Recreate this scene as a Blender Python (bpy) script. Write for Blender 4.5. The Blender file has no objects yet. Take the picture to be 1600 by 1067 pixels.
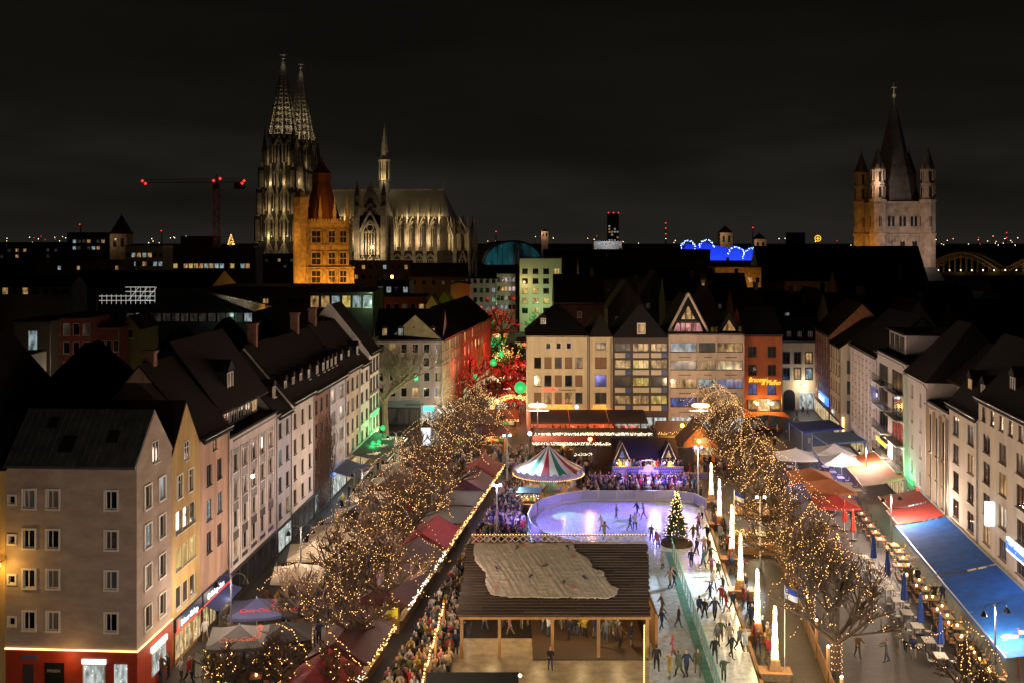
import bpy, bmesh, math, random
from mathutils import Vector, Matrix, Quaternion
rnd = random.Random(7)
sc = bpy.context.scene
COL = sc.collection
R = math.radians
# ------------------------------------------------------------------ camera, world, exposure
F, HZ, CH = 1650.0, 375.0, 30.0            # focal length and horizon in photograph pixels, camera height in metres
cam = bpy.data.cameras.new('camera'); cam.lens = 36 * F / 1600; cam.sensor_width = 36
cam.shift_y = -158.5 / 1600; cam.clip_start = 1; cam.clip_end = 9000
camo = bpy.data.objects.new('camera', cam); COL.objects.link(camo)
camo.location = (0, 0, CH); camo.rotation_euler = (R(90), 0, 0); sc.camera = camo
W = bpy.data.worlds.new('World'); sc.world = W; W.use_nodes = True
nt = W.node_tree; bg = nt.nodes['Background']
tc = nt.nodes.new('ShaderNodeTexCoord'); sp = nt.nodes.new('ShaderNodeSeparateXYZ'); nt.links.new(tc.outputs['Generated'], sp.inputs[0])
ra = nt.nodes.new('ShaderNodeValToRGB'); e = ra.color_ramp.elements
e[0].position = 0.0; e[0].color = (.0165, .0148, .0122, 1); e[1].position = 1; e[1].color = (.0028, .0023, .0018, 1)
k = ra.color_ramp.elements.new(.10); k.color = (.0072, .0063, .0050, 1)
k = ra.color_ramp.elements.new(.25); k.color = (.0042, .0036, .0029, 1)
no = nt.nodes.new('ShaderNodeTexNoise'); no.inputs['Scale'].default_value = 3.1; no.inputs['Detail'].default_value = 4
mp = nt.nodes.new('ShaderNodeMapping'); mp.inputs['Scale'].default_value = (1, 1, 5)
nt.links.new(tc.outputs['Generated'], mp.inputs[0]); nt.links.new(mp.outputs[0], no.inputs['Vector'])
ad = nt.nodes.new('ShaderNodeMath'); ad.operation = 'MULTIPLY_ADD'; ad.inputs[1].default_value = .30
nt.links.new(no.outputs[0], ad.inputs[0]); nt.links.new(sp.outputs['Z'], ad.inputs[2])
sb_ = nt.nodes.new('ShaderNodeMath'); sb_.operation = 'SUBTRACT'; sb_.inputs[1].default_value = .15
nt.links.new(ad.outputs[0], sb_.inputs[0]); nt.links.new(sb_.outputs[0], ra.inputs[0]); nt.links.new(ra.outputs[0], bg.inputs[0])
bg.inputs[1].default_value = 1.0
sc.view_settings.view_transform = 'Standard'; sc.view_settings.look = 'None'
sc.view_settings.exposure = 0.0; sc.view_settings.gamma = 1
cy = sc.cycles
cy.use_denoising = True; cy.sample_clamp_indirect = 1.5; cy.sample_clamp_direct = 0
cy.max_bounces = 4; cy.diffuse_bounces = 2; cy.glossy_bounces = 2; cy.transmission_bounces = 4; cy.transparent_max_bounces = 6
cy.caustics_reflective = False; cy.caustics_refractive = False
try: cy.use_light_tree = True
except Exception: pass

# ------------------------------------------------------------------ materials
MATS = {}
def mat(name, col=(.5, .5, .5), rough=.8, noise=None, bump=None, em=None, es=0, metal=0, streak=0, alpha=1, nc=None, trans=0):
    if name in MATS: return MATS[name]
    m = bpy.data.materials.new(name); m.use_nodes = True; n = m.node_tree; b = n.nodes['Principled BSDF']
    b.inputs['Base Color'].default_value = (*col, 1); b.inputs['Roughness'].default_value = rough; b.inputs['Metallic'].default_value = metal
    if alpha < 1: b.inputs['Alpha'].default_value = alpha
    if trans: b.inputs['Transmission Weight'].default_value = trans
    src = None
    if noise or bump or streak:
        t = n.nodes.new('ShaderNodeTexCoord'); src = t.outputs['Object']
    if noise:
        s, a = noise; c2 = nc or tuple(min(1, x * (1 + a * .5)) for x in col); c1 = tuple(x * (1 - a) for x in col)
        x = n.nodes.new('ShaderNodeTexNoise'); x.inputs['Scale'].default_value = s; x.inputs['Detail'].default_value = 6; x.inputs['Roughness'].default_value = .65
        v = src
        if streak:
            q = n.nodes.new('ShaderNodeMapping'); q.inputs['Scale'].default_value = (1, 1, streak); n.links.new(src, q.inputs[0]); v = q.outputs[0]
        n.links.new(v, x.inputs['Vector'])
        r_ = n.nodes.new('ShaderNodeValToRGB'); r_.color_ramp.elements[0].position = .33; r_.color_ramp.elements[1].position = .66
        r_.color_ramp.elements[0].color = (*c1, 1); r_.color_ramp.elements[1].color = (*c2, 1)
        n.links.new(x.outputs[0], r_.inputs[0]); n.links.new(r_.outputs[0], b.inputs['Base Color'])
    if bump:
        s, d = bump; x = n.nodes.new('ShaderNodeTexNoise'); x.inputs['Scale'].default_value = s; x.inputs['Detail'].default_value = 4
        n.links.new(src, x.inputs['Vector']); u = n.nodes.new('ShaderNodeBump'); u.inputs['Strength'].default_value = d; u.inputs['Distance'].default_value = .05
        n.links.new(x.outputs[0], u.inputs['Height']); n.links.new(u.outputs[0], b.inputs['Normal'])
    if em:
        b.inputs['Emission Color'].default_value = (*em, 1); b.inputs['Emission Strength'].default_value = es
    MATS[name] = m
    return m
def mat_em(name, em, es, sample=False, base=(.02, .02, .02)):
    m = mat(name, base, .6, em=em, es=es)
    if not sample:
        try: m.cycles.emission_sampling = 'NONE'
        except Exception: pass
    return m
def mat_room(name, c1, c2, es, scale=2.5):
    """a lit room behind a pane: uneven curtains and furniture, plus the pane's own gloss"""
    if name in MATS: return MATS[name]
    m = mat(name, (.03, .03, .03), .12); n = m.node_tree; b = n.nodes['Principled BSDF']
    t = n.nodes.new('ShaderNodeTexCoord'); g = n.nodes.new('ShaderNodeMapping'); g.inputs['Scale'].default_value = (1.6, 1.6, .7)
    oi = n.nodes.new('ShaderNodeObjectInfo'); ml = n.nodes.new('ShaderNodeVectorMath'); ml.operation = 'MULTIPLY_ADD'
    ml.inputs[1].default_value = (1, 1, 1); cb = n.nodes.new('ShaderNodeCombineXYZ')
    for i in range(3): 
        k_ = n.nodes.new('ShaderNodeMath'); k_.operation = 'MULTIPLY'; k_.inputs[1].default_value = 37.0 + 11 * i
        n.links.new(oi.outputs['Random'], k_.inputs[0]); n.links.new(k_.outputs[0], cb.inputs[i])
    n.links.new(t.outputs['Object'], ml.inputs[0]); n.links.new(cb.outputs[0], ml.inputs[2]); n.links.new(ml.outputs[0], g.inputs[0])
    x = n.nodes.new('ShaderNodeTexNoise'); x.inputs['Scale'].default_value = scale * .32; x.inputs['Detail'].default_value = 1
    n.links.new(g.outputs[0], x.inputs['Vector'])
    r_ = n.nodes.new('ShaderNodeValToRGB'); r_.color_ramp.elements[0].position = .30; r_.color_ramp.elements[1].position = .72
    r_.color_ramp.elements[0].color = (*[u * .55 for u in c1], 1); r_.color_ramp.elements[1].color = (*c2, 1)
    vo = n.nodes.new('ShaderNodeTexVoronoi'); vo.inputs['Scale'].default_value = scale * .75; n.links.new(ml.outputs[0], vo.inputs['Vector'])
    mr = n.nodes.new('ShaderNodeMapRange'); mr.inputs[1].default_value = .10; mr.inputs[2].default_value = .22; mr.inputs[3].default_value = 2.2; mr.inputs[4].default_value = .75
    n.links.new(vo.outputs['Distance'], mr.inputs[0]); mu = n.nodes.new('ShaderNodeMath'); mu.operation = 'MULTIPLY'; mu.inputs[1].default_value = es
    n.links.new(mr.outputs[0], mu.inputs[0]); n.links.new(mu.outputs[0], b.inputs['Emission Strength'])
    n.links.new(x.outputs[0], r_.inputs[0]); n.links.new(r_.outputs[0], b.inputs['Emission Color'])
    m.cycles.emission_sampling = 'NONE'
    return m
def stucco(name, col, amt=.28): return mat(name, col, .9, noise=(.8, amt * 1.35), bump=(14, .25), streak=.16)

def wave_mat(name, col, scale, axis='Z', amt=.35, rough=.8, bstr=.6, rough_noise=9, spec=.5):
    """boards, courses or seams: bands along an axis as fine relief and tone"""
    if name in MATS: return MATS[name]
    m = mat(name, col, rough); n = m.node_tree; b = n.nodes['Principled BSDF']; b.inputs['Specular IOR Level'].default_value = spec
    t = n.nodes.new('ShaderNodeTexCoord'); w = n.nodes.new('ShaderNodeTexWave'); w.bands_direction = axis; w.wave_profile = 'SAW'
    w.inputs['Scale'].default_value = scale; w.inputs['Distortion'].default_value = .25; w.inputs['Detail'].default_value = 1
    n.links.new(t.outputs['Object'], w.inputs['Vector'])
    x = n.nodes.new('ShaderNodeTexNoise'); x.inputs['Scale'].default_value = rough_noise; x.inputs['Detail'].default_value = 5; n.links.new(t.outputs['Object'], x.inputs['Vector'])
    r_ = n.nodes.new('ShaderNodeValToRGB'); r_.color_ramp.elements[0].color = (*[c * (1 - amt) for c in col], 1); r_.color_ramp.elements[1].color = (*[min(1, c * (1 + amt)) for c in col], 1)
    r_.color_ramp.elements[0].position = .3; r_.color_ramp.elements[1].position = .7
    n.links.new(x.outputs[0], r_.inputs[0]); n.links.new(r_.outputs[0], b.inputs['Base Color'])
    u = n.nodes.new('ShaderNodeBump'); u.inputs['Strength'].default_value = bstr; u.inputs['Distance'].default_value = .05
    n.links.new(w.outputs[0], u.inputs['Height']); n.links.new(u.outputs[0], b.inputs['Normal'])
    return m

slate = wave_mat('slate', (.0125, .0115, .012), 1.6, 'Z', .4, .8, .9, spec=.12)
slate_brown = wave_mat('brown tiles', (.017, .012, .0105), 1.5, 'Z', .45, .8, .9, spec=.12)
zinc = mat('standing seam zinc', (.085, .09, .095), .5, noise=(1.2, .4), metal=.3)
glass_dark = mat('dark glass', (.012, .013, .016), .06, noise=(1.5, .6))
glass_dim = mat_room('dim room glass', (.010, .009, .009), (.05, .04, .028), 1.0, 2)
glass_warm = mat_room('warm lit room', (.16, .08, .02), (1.0, .58, .22), .75, 3)
glass_yel = mat_room('yellow lit room', (.55, .36, .06), (1.0, .74, .22), .95, 3)
glass_cool = mat_room('cool lit room', (.12, .16, .18), (.62, .8, .85), .7, 3)
glass_blue = mat_room('blue screen room', (.02, .03, .12), (.25, .35, 1.0), .45, 4)
glass_red = mat_room('red lit room', (.10, .01, .01), (1.0, .12, .06), .6, 4)
glass_shop = mat_room('shop interior', (.25, .16, .07), (1.0, .74, .36), 1.15, 5)
glass_shopw = mat_room('white shop interior', (.25, .27, .27), (.85, .95, .9), 1.1, 5)
blind = mat('brown roller blind', (.26, .15, .075), .7, noise=(3, .2))
white_frame = mat('white window frame', (.72, .69, .64), .5)
dark_frame = mat('dark window frame', (.03, .028, .027), .5)
brown_frame = mat('brown window frame', (.14, .075, .04), .55)
grey_metal = mat('grey metal', (.22, .22, .23), .4, metal=.8, noise=(5, .2))
black_metal = mat('black metal', (.02, .02, .02), .45, metal=.4)
wood = wave_mat('wood boards', (.33, .18, .075), 3.2, 'Z', .35, .7, .7)
wood_dark = wave_mat('dark wood boards', (.05, .03, .021), 2.2, 'Y', .4, .65, 1.0)
wood_post = mat('timber post', (.36, .19, .07), .7, noise=(4, .35), streak=.2)
stone_trim = mat('pale stone trim', (.5, .46, .41), .85, noise=(2, .25))
bulb_warm = mat_em('warm bulb', (1.0, .54, .18), 4.6)
bulb_gold = mat_em('gold bulb', (1.0, .50, .13), 4.5)
bulb_white = mat_em('white bulb', (1.0, .86, .62), 4.5)
bulb_red = mat_em('red bulb', (1.0, .03, .02), 2.6)
bulb_green = mat_em('green bulb', (.03, 1.0, .22), 1.6)
bulb_blue = mat_em('blue bulb', (.10, .18, 1.0), 7)

# ------------------------------------------------------------------ mesh builder and object helpers
class MB:
    def __init__(s): s.v, s.f, s.m = [], [], []
    def add(s, vs, fs, mi=0, M=None):
        o = len(s.v)
        s.v.extend([tuple(M @ Vector(p)) for p in vs] if M else vs)
        for q in fs: s.f.append(tuple(i + o for i in q)); s.m.append(mi)
        return s
    def box(s, x0, x1, y0, y1, z0, z1, mi=0, M=None):
        return s.add([(x0, y0, z0), (x1, y0, z0), (x1, y1, z0), (x0, y1, z0), (x0, y0, z1), (x1, y0, z1), (x1, y1, z1), (x0, y1, z1)],
                     [(0, 3, 2, 1), (4, 5, 6, 7), (0, 1, 5, 4), (1, 2, 6, 5), (2, 3, 7, 6), (3, 0, 4, 7)], mi, M)
    def quad(s, a, b, c, d, mi=0, M=None): return s.add([a, b, c, d], [(0, 1, 2, 3)], mi, M)
    def tri(s, a, b, c, mi=0, M=None): return s.add([a, b, c], [(0, 1, 2)], mi, M)
    def prism(s, poly, y0, y1, mi=0, M=None):          # polygon in x,z (counter-clockwise seen from -y) extruded along y
        n = len(poly)
        vs = [(x, y0, z) for x, z in poly] + [(x, y1, z) for x, z in poly]
        fs = [tuple(range(n)), tuple(range(2 * n - 1, n - 1, -1))] + [(i, i + n, (i + 1) % n + n, (i + 1) % n) for i in range(n)]
        return s.add(vs, fs, mi, M)
    def slab(s, poly, z0, z1, mi=0, M=None):           # polygon in x,y (counter-clockwise from above) extruded along z
        n = len(poly)
        vs = [(x, y, z0) for x, y in poly] + [(x, y, z1) for x, y in poly]
        fs = [tuple(range(n - 1, -1, -1)), tuple(range(n, 2 * n))] + [(i, (i + 1) % n, (i + 1) % n + n, i + n) for i in range(n)]
        return s.add(vs, fs, mi, M)
    def tube(s, pts, rads, n=6, mi=0, cap=True, M=None):
        pts = [Vector(p) for p in pts]
        if not hasattr(rads, '__len__'): rads = [rads] * len(pts)
        vs, fs = [], []; up = Vector((0, 0, 1)); pu = None
        for i, p in enumerate(pts):
            d = (pts[min(i + 1, len(pts) - 1)] - pts[max(i - 1, 0)])
            if d.length < 1e-9: d = up.copy()
            d.normalize()
            if pu is None:
                a = Vector((1, 0, 0)) if abs(d.x) < .8 else Vector((0, 1, 0)); u = d.cross(a).normalized()
            else:
                u = pu - d * pu.dot(d)
                u = u.normalized() if u.length > 1e-6 else d.cross(Vector((1, 0, 0))).normalized()
            pu = u; w = d.cross(u)
            for k in range(n):
                t = 2 * math.pi * k / n; vs.append(tuple(p + (u * math.cos(t) + w * math.sin(t)) * rads[i]))
        for i in range(len(pts) - 1):
            for k in range(n):
                a = i * n + k; b = i * n + (k + 1) % n; fs.append((a, b, b + n, a + n))
        if cap: fs.append(tuple(range(n - 1, -1, -1))); fs.append(tuple(range((len(pts) - 1) * n, len(pts) * n)))
        return s.add(vs, fs, mi, M)
    def lathe(s, prof, n=12, c=(0, 0, 0), mi=0, M=None, ph=0):
        vs, fs = [], []
        for r, z in prof:
            for k in range(n):
                t = 2 * math.pi * k / n + ph; vs.append((c[0] + r * math.cos(t), c[1] + r * math.sin(t), c[2] + z))
        for i in range(len(prof) - 1):
            for k in range(n):
                a = i * n + k; b = i * n + (k + 1) % n; fs.append((a, b, b + n, a + n))
        return s.add(vs, fs, mi, M)
    def octa(s, c, r, mi=0):
        x, y, z = c
        return s.add([(x + r, y, z), (x - r, y, z), (x, y + r, z), (x, y - r, z), (x, y, z + r), (x, y, z - r)],
                     [(0, 2, 4), (2, 1, 4), (1, 3, 4), (3, 0, 4), (2, 0, 5), (1, 2, 5), (3, 1, 5), (0, 3, 5)], mi)
    def ball(s, c, r, n=8, mi=0):
        return s.lathe([(r * math.sin(math.pi * i / n) + .0001, -r * math.cos(math.pi * i / n)) for i in range(n + 1)], n + 2, c, mi)
    def bar(s, a, b, w, t, mi=0, M=None):              # square bar between two points
        return s.tube([a, b], [max(w, t) * .7] * 2, 4, mi, True, M)
    def mesh(s, name, mats, smooth=False):
        me = bpy.data.meshes.new(name); me.from_pydata(s.v, [], s.f)
        for m in (mats if isinstance(mats, (list, tuple)) else [mats]): me.materials.append(m)
        if any(s.m): me.polygons.foreach_set('material_index', s.m)
        if smooth: me.polygons.foreach_set('use_smooth', [True] * len(s.f))
        me.update(); return me
    def build(s, name, mats, parent=None, loc=None, rz=0, smooth=False, fix=False):
        me = s.mesh(name, mats, smooth)
        if fix:
            bm = bmesh.new(); bm.from_mesh(me); bmesh.ops.recalc_face_normals(bm, faces=bm.faces); bm.to_mesh(me); bm.free()
        return link(name, me, parent, loc, rz)
def link(name, me, parent=None, loc=None, rz=0):
    o = bpy.data.objects.new(name, me); COL.objects.link(o)
    if parent: o.parent = parent
    if loc is not None: o.location = loc
    if rz: o.rotation_euler = (0, 0, rz)
    return o
def tag(o, label, cat, group=None, kind=None):
    if label: o['label'] = label
    if cat: o['category'] = cat
    if group: o['group'] = group
    if kind: o['kind'] = kind
    return o
def thing(name, label, cat, loc=(0, 0, 0), rz=0, group=None):
    o = link(name, None, None, loc, rz); return tag(o, label, cat, group)
def struct(o): o['kind'] = 'structure'; return o
def copy_tree(o, parent=None):
    c = o.copy(); COL.objects.link(c); c.parent = parent
    for ch in list(o.children): copy_tree(ch, c)
    return c
def G(px, d): return (px - 800) / F * d                 # world x of a photograph column at depth d
def Z(py, d): return CH - (py - HZ) / F * d             # world z of a photograph row at depth d
def gp(px, py, z=0):                                    # ground point (at height z) under a photograph pixel
    d = (CH - z) * F / (py - HZ); return (G(px, d), d, z)
def lamp(name, kind, loc, power, col, parent=None, size=.3, aim=None, spot=60, blend=.5):
    l = bpy.data.lights.new(name, kind); l.energy = power; l.color = col
    if kind in ('POINT', 'SPOT'): l.shadow_soft_size = size
    if kind == 'SPOT': l.spot_size = R(spot); l.spot_blend = blend
    o = bpy.data.objects.new(name, l); COL.objects.link(o); o.location = loc
    if parent: o.parent = parent
    if aim is not None:
        o.rotation_euler = (Vector(aim) - Vector(loc)).to_track_quat('-Z', 'Y').to_euler()
    return o
TEXTS = []
def text(body, size, material, parent, loc, rot=(R(90), 0, 0), depth=.04, name='lettering', shear=0, align='LEFT', width=None):
    c = bpy.data.curves.new(name, 'FONT'); c.body = body; c.size = size; c.extrude = depth; c.align_x = align; c.shear = shear
    c.resolution_u = 2; c.materials.append(material)
    o = bpy.data.objects.new(name, c); COL.objects.link(o); o.parent = parent; o.location = loc; o.rotation_euler = rot
    if width: o.scale.x = width
    TEXTS.append(o)
    return o
WARM = (1.0, .70, .40); GOLD = (1.0, .58, .22)

# ------------------------------------------------------------------ windows and facades
_wc = {}
def win_meshes(w, h, style, fm, pm, sur):
    key = (round(w, 2), round(h, 2), style, fm.name, pm.name, sur)
    if key in _wc: return _wc[key]
    b = MB(); t = .06 if w > .7 else .045; y0, y1 = .06, .14
    b.box(0, w, y0, y1, 0, t); b.box(0, w, y0, y1, h - t, h); b.box(0, t, y0, y1, t, h - t); b.box(w - t, w, y0, y1, t, h - t)
    if style in ('two', 'cross', 'grid'): b.box(w / 2 - .035, w / 2 + .035, y0 + .005, y1 - .01, t, h - t)
    if style == 'three':
        for q in (w / 3, 2 * w / 3): b.box(q - .035, q + .035, y0 + .005, y1 - .01, t, h - t)
    if style == 'cross': b.box(t, w - t, y0 + .01, y1 - .02, h * .68 - .03, h * .68 + .03)
    if style == 'grid':
        for q in (h / 3, 2 * h / 3): b.box(t, w - t, y0 + .01, y1 - .02, q - .02, q + .02)
    if style == 'side': b.box(w * .38, w * .38 + .06, y0 + .005, y1 - .01, t, h - t)
    if sur:
        a = .11; p = -.04 - sur * .1
        b.box(-a, w + a, p, -.004, h, h + a); b.box(-a, w + a, p - .03, -.004, -a, 0); b.box(-a, 0, p, -.004, 0, h); b.box(w, w + a, p, -.004, 0, h)
    else:
        b.box(-.06, w + .06, -.10, -.004, -.07, -.004)
    f = b.mesh('window', fm)
    p = MB(); p.quad((t, .11, t), (w - t, .11, t), (w - t, .11, h - t), (t, .11, h - t))
    pm_ = p.mesh('pane', pm)
    _wc[key] = (f, pm_); return _wc[key]
def window(root, M, x, z, w, h, style='two', fm=white_frame, pm=glass_dark, sur=0, proud=False, name='window'):
    a, b = win_meshes(w, h, style, fm, pm, sur)
    o = link(name, a, root); o.matrix_local = M @ Matrix.Translation((x, -.12 if proud else 0, z))
    link('pane', b, o)
    return o
def wall_holes(mb, M, Wd, z0, z1, holes, mi=0, rev=.18, x0=0):
    hs = [h for h in holes if h[1] < z1 and h[1] + h[3] > z0]
    xs = sorted({x0, Wd} | {round(v, 4) for h in hs for v in (h[0], h[0] + h[2])}); zs = sorted({z0, z1} | {round(v, 4) for h in hs for v in (h[1], h[1] + h[3])})
    for j in range(len(zs) - 1):
        run = None
        for i in range(len(xs)):
            solid = False
            if i < len(xs) - 1:
                cx, cz = (xs[i] + xs[i + 1]) / 2, (zs[j] + zs[j + 1]) / 2
                solid = not any(h[0] < cx < h[0] + h[2] and h[1] < cz < h[1] + h[3] for h in hs)
            if solid and run is None: run = xs[i]
            if not solid and run is not None:
                mb.quad((run, 0, zs[j]), (xs[i], 0, zs[j]), (xs[i], 0, zs[j + 1]), (run, 0, zs[j + 1]), mi, M); run = None
    for x, z, w, h in [q[:4] for q in hs]:
        mb.quad((x, 0, z), (x, rev, z), (x, rev, z + h), (x, 0, z + h), mi, M); mb.quad((x + w, rev, z), (x + w, 0, z), (x + w, 0, z + h), (x + w, rev, z + h), mi, M)
        mb.quad((x, 0, z), (x + w, 0, z), (x + w, rev, z), (x, rev, z), mi, M); mb.quad((x, rev, z + h), (x + w, rev, z + h), (x + w, 0, z + h), (x, 0, z + h), mi, M)
        mb.quad((x, rev, z), (x + w, rev, z), (x + w, rev, z + h), (x, rev, z + h), mi, M)
def pick(ws):
    t = rnd.random() * sum(w for _, w in ws)
    for m_, w in ws:
        t -= w
        if t <= 0: return m_
    return ws[-1][0]
curtain = mat('pale curtain behind glass', (.20, .18, .15), .5, noise=(3, .4), streak=.1); half_b = mat('grey blind behind glass', (.10, .085, .07), .4, noise=(.7, .8), streak=3)
DK = [(glass_dark, 6), (glass_dim, 3), (curtain, 1.6), (half_b, 1.6)]
MIX = [(glass_dark, 5), (glass_dim, 3), (glass_warm, 1.1), (glass_yel, .5), (glass_cool, .3)]
def grid(xs, zs, w, h, style='two', fm=white_frame, panes=DK, sur=0): return [(x, z, w, h, style, fm, pick(panes), sur) for z in zs for x in xs]
I4 = Matrix.Identity(4)
def face(root, mb, M, Wd, H, wins, z0=0, mi=0):
    wall_holes(mb, M, Wd, z0, H, [w for w in wins if not (len(w) > 8 and w[8])], mi)
    for w in wins: window(root, M, *w[:8], proud=(len(w) > 8 and w[8]))
def roof_gx(W_, D, H, rise, ov=.35, t=.16, hip=0, y0=0):        # ridge parallel to the facade
    b = MB(); m = D / 2
    if hip:
        lo = [(-ov, -ov + y0, H), (W_ + ov, -ov + y0, H), (W_ + ov, D + ov, H), (-ov, D + ov, H)]; r0, r1 = (hip, m, H + rise), (W_ - hip, m, H + rise)
        b.add(lo + [r0, r1], [(0, 1, 5, 4), (1, 2, 5), (2, 3, 4, 5), (3, 0, 4), (3, 2, 1, 0)])
    else:
        e = rise * ov / m
        b.prism([(-ov + y0, H - e), (-ov + y0, H - e - t), (m, H + rise - t), (D + ov, H - e - t), (D + ov, H - e), (m, H + rise)], 0, 0, 0)
        b = MB(); P_ = [(-ov, H - e), (m, H + rise), (D + ov, H - e), (D + ov, H - e - t), (m, H + rise - t), (-ov, H - e - t)]
        vs = [(-.06, y, z) for y, z in P_] + [(W_ + .06, y, z) for y, z in P_]; n = 6
        b.add(vs, [(0, 1, 4, 5), (1, 2, 3, 4), (11, 10, 7, 6), (10, 9, 8, 7), (0, 6, 7, 1), (1, 7, 8, 2), (2, 8, 9, 3), (3, 9, 10, 4), (4, 10, 11, 5), (5, 11, 6, 0)])
    return b
def roof_gy(W_, D, H, rise, ov=.25, t=.16, y0=.0):               # ridge perpendicular to the facade (gable on the street)
    b = MB(); m = W_ / 2; e = rise * ov / m
    P_ = [(-ov, H - e), (m, H + rise), (W_ + ov, H - e), (W_ + ov, H - e + t), (m, H + rise + t * 1.3), (-ov, H - e + t)]
    vs = [(x, y0, z) for x, z in P_] + [(x, D, z) for x, z in P_]
    b.add(vs, [(5, 4, 1, 0), (4, 3, 2, 1), (6, 7, 10, 11), (7, 8, 9, 10), (4, 5, 11, 10), (3, 4, 10, 9), (0, 1, 7, 6), (1, 2, 8, 7), (5, 0, 6, 11), (2, 3, 9, 8)])
    return b
def flatbox(root, name, M, x0, x1, z0, z1, y0, y1, m): b = MB(); b.box(x0, x1, y0, y1, z0, z1, 0, M); return b.build(name, m, root)
def frame2(A, B):
    a, b = Vector((A[0], A[1], 0)), Vector((B[0], B[1], 0)); d = b - a; return d.length, math.atan2(d.y, d.x)
def building(name, label, A, B, H, D, wallm, wins, roof=('gx', 4), roofm=slate, cat='building', group=None, left=True, z_base=0, gm=None):
    """front from A (left as seen from the street) to B; returns root, front matrix, width"""
    Wd, rz = frame2(A, B); root = thing(name, label, cat, (A[0], A[1], 0), rz, group)
    mb = MB(); face(root, mb, I4, Wd, H, wins, z_base)
    if left: mb.quad((0, D, 0), (0, 0, 0), (0, 0, H), (0, D, H))
    mb.quad((Wd, 0, 0), (Wd, D, 0), (Wd, D, H), (Wd, 0, H)); mb.quad((Wd, D, 0), (0, D, 0), (0, D, H), (Wd, D, H))
    k, rise = roof[0], roof[1]
    if k == 'gx':
        for x, o in ((0, (0, 1, 2)), (Wd, (2, 1, 0))):
            t = [(x, 0, H), (x, D / 2, H + rise), (x, D, H)]; mb.tri(t[o[0]], t[o[1]], t[o[2]])
        roof_gx(Wd, D, H + .05, rise).build('roof', roofm, root)
    elif k == 'hip': roof_gx(Wd, D, H + .05, rise, hip=roof[2]).build('roof', roofm, root)
    elif k == 'gy':
        gb = MB() if gm else mb; gb.tri((0, 0, H), (Wd, 0, H), (Wd / 2, 0, H + rise))
        if gm: gb.build('gable', gm, root)
        mb.tri((Wd, D, H), (0, D, H), (Wd / 2, D, H + rise))
        roof_gy(Wd, D, H, rise, y0=.02).build('roof', roofm, root)
    elif k == 'flat':
        r_ = MB(); r_.box(-.12, Wd + .12, -.12, D, H + .01, H + .22); r_.build('roof', roofm, root)
    if k != 'gy' and H > 11:
        g_ = MB(); g_.tube([(0, -.42, H - .12), (Wd, -.42, H - .12)], .075, 5); g_.build('gutter', grey_metal, root)
        g_ = MB(); g_.tube([(Wd - .14, -.40, H - .15), (Wd - .14, -.09, H - .6), (Wd - .14, -.09, .2)], .055, 5); g_.build('downpipe', grey_metal, root)
    mb.build('wall', wallm, root)
    return root, Wd
def dormer(root, x, y, z, w, h, d, fm=white_frame, pm=glass_dark, roofm=slate, face_m=None):
    """a gabled dormer standing out of a roof, its front at local y"""
    b = MB(); b.box(x, x + w, y, y + d, z, z + h)
    o = b.build('dormer', face_m or roofm, root)
    r_ = MB(); P_ = [(x - .15, z + h), (x + w + .15, z + h), (x + w / 2, z + h + w * .55)]; r_.prism(P_, y - .15, y + d); r_.build('dormer_roof', roofm, o)
    window(root, Matrix.Translation((0, y, 0)), x + .15, z + .15, w - .3, h - .25, 'two', fm, pm, 0, True)
    return o
# ================================================================== SETTING: ground, square paving, lanes
ground_m = mat('dark city ground', (.03, .028, .027), .9, noise=(.05, .5))
b = MB(); b.quad((-4000, -200, -.05), (4000, -200, -.05), (4000, 8000, -.05), (-4000, 8000, -.05)); struct(b.build('ground', ground_m))
pave = mat('square paving', (.17, .15, .135), .55, noise=(.6, .4), bump=(6, .35))
n_ = pave.node_tree; bk = n_.nodes.new('ShaderNodeTexBrick'); bk.inputs['Scale'].default_value = 1.0; bk.inputs['Brick Width'].default_value = .9; bk.inputs['Row Height'].default_value = .45
bk.inputs['Mortar Size'].default_value = .02; bk.inputs['Color1'].default_value = (.17, .15, .135, 1); bk.inputs['Color2'].default_value = (.13, .115, .105, 1); bk.inputs['Mortar'].default_value = (.05, .045, .04, 1)
tcx = n_.nodes.new('ShaderNodeTexCoord'); n_.links.new(tcx.outputs['Object'], bk.inputs['Vector'])
mxx = n_.nodes.new('ShaderNodeMix'); mxx.data_type = 'RGBA'; mxx.blend_type = 'MULTIPLY'; mxx.inputs[0].default_value = .75
pb = n_.nodes['Principled BSDF']; old = pb.inputs['Base Color'].links[0].from_socket
n_.links.new(bk.outputs[0], mxx.inputs[6]); n_.links.new(old, mxx.inputs[7])
gm_ = n_.nodes.new('ShaderNodeGamma'); gm_.inputs[1].default_value = 1.15; n_.links.new(mxx.outputs[2], gm_.inputs[0]); n_.links.new(gm_.outputs[0], pb.inputs['Base Color'])
b = MB(); b.slab([(-60, 20), (60, 20), (75, 240), (-60, 240)], -.04, 0); struct(b.build('pavement', pave))
def XL(d): return -28.66 + .063 * d                     # left house line
def XR(d): return 28.03 + .139 * d                      # right house line
def LB(d0, d1): return (XL(d0), d0), (XL(d1), d1)
def RB(d0, d1): return (XR(d1), d1), (XR(d0), d0)       # left end seen from the square is the far one

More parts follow.
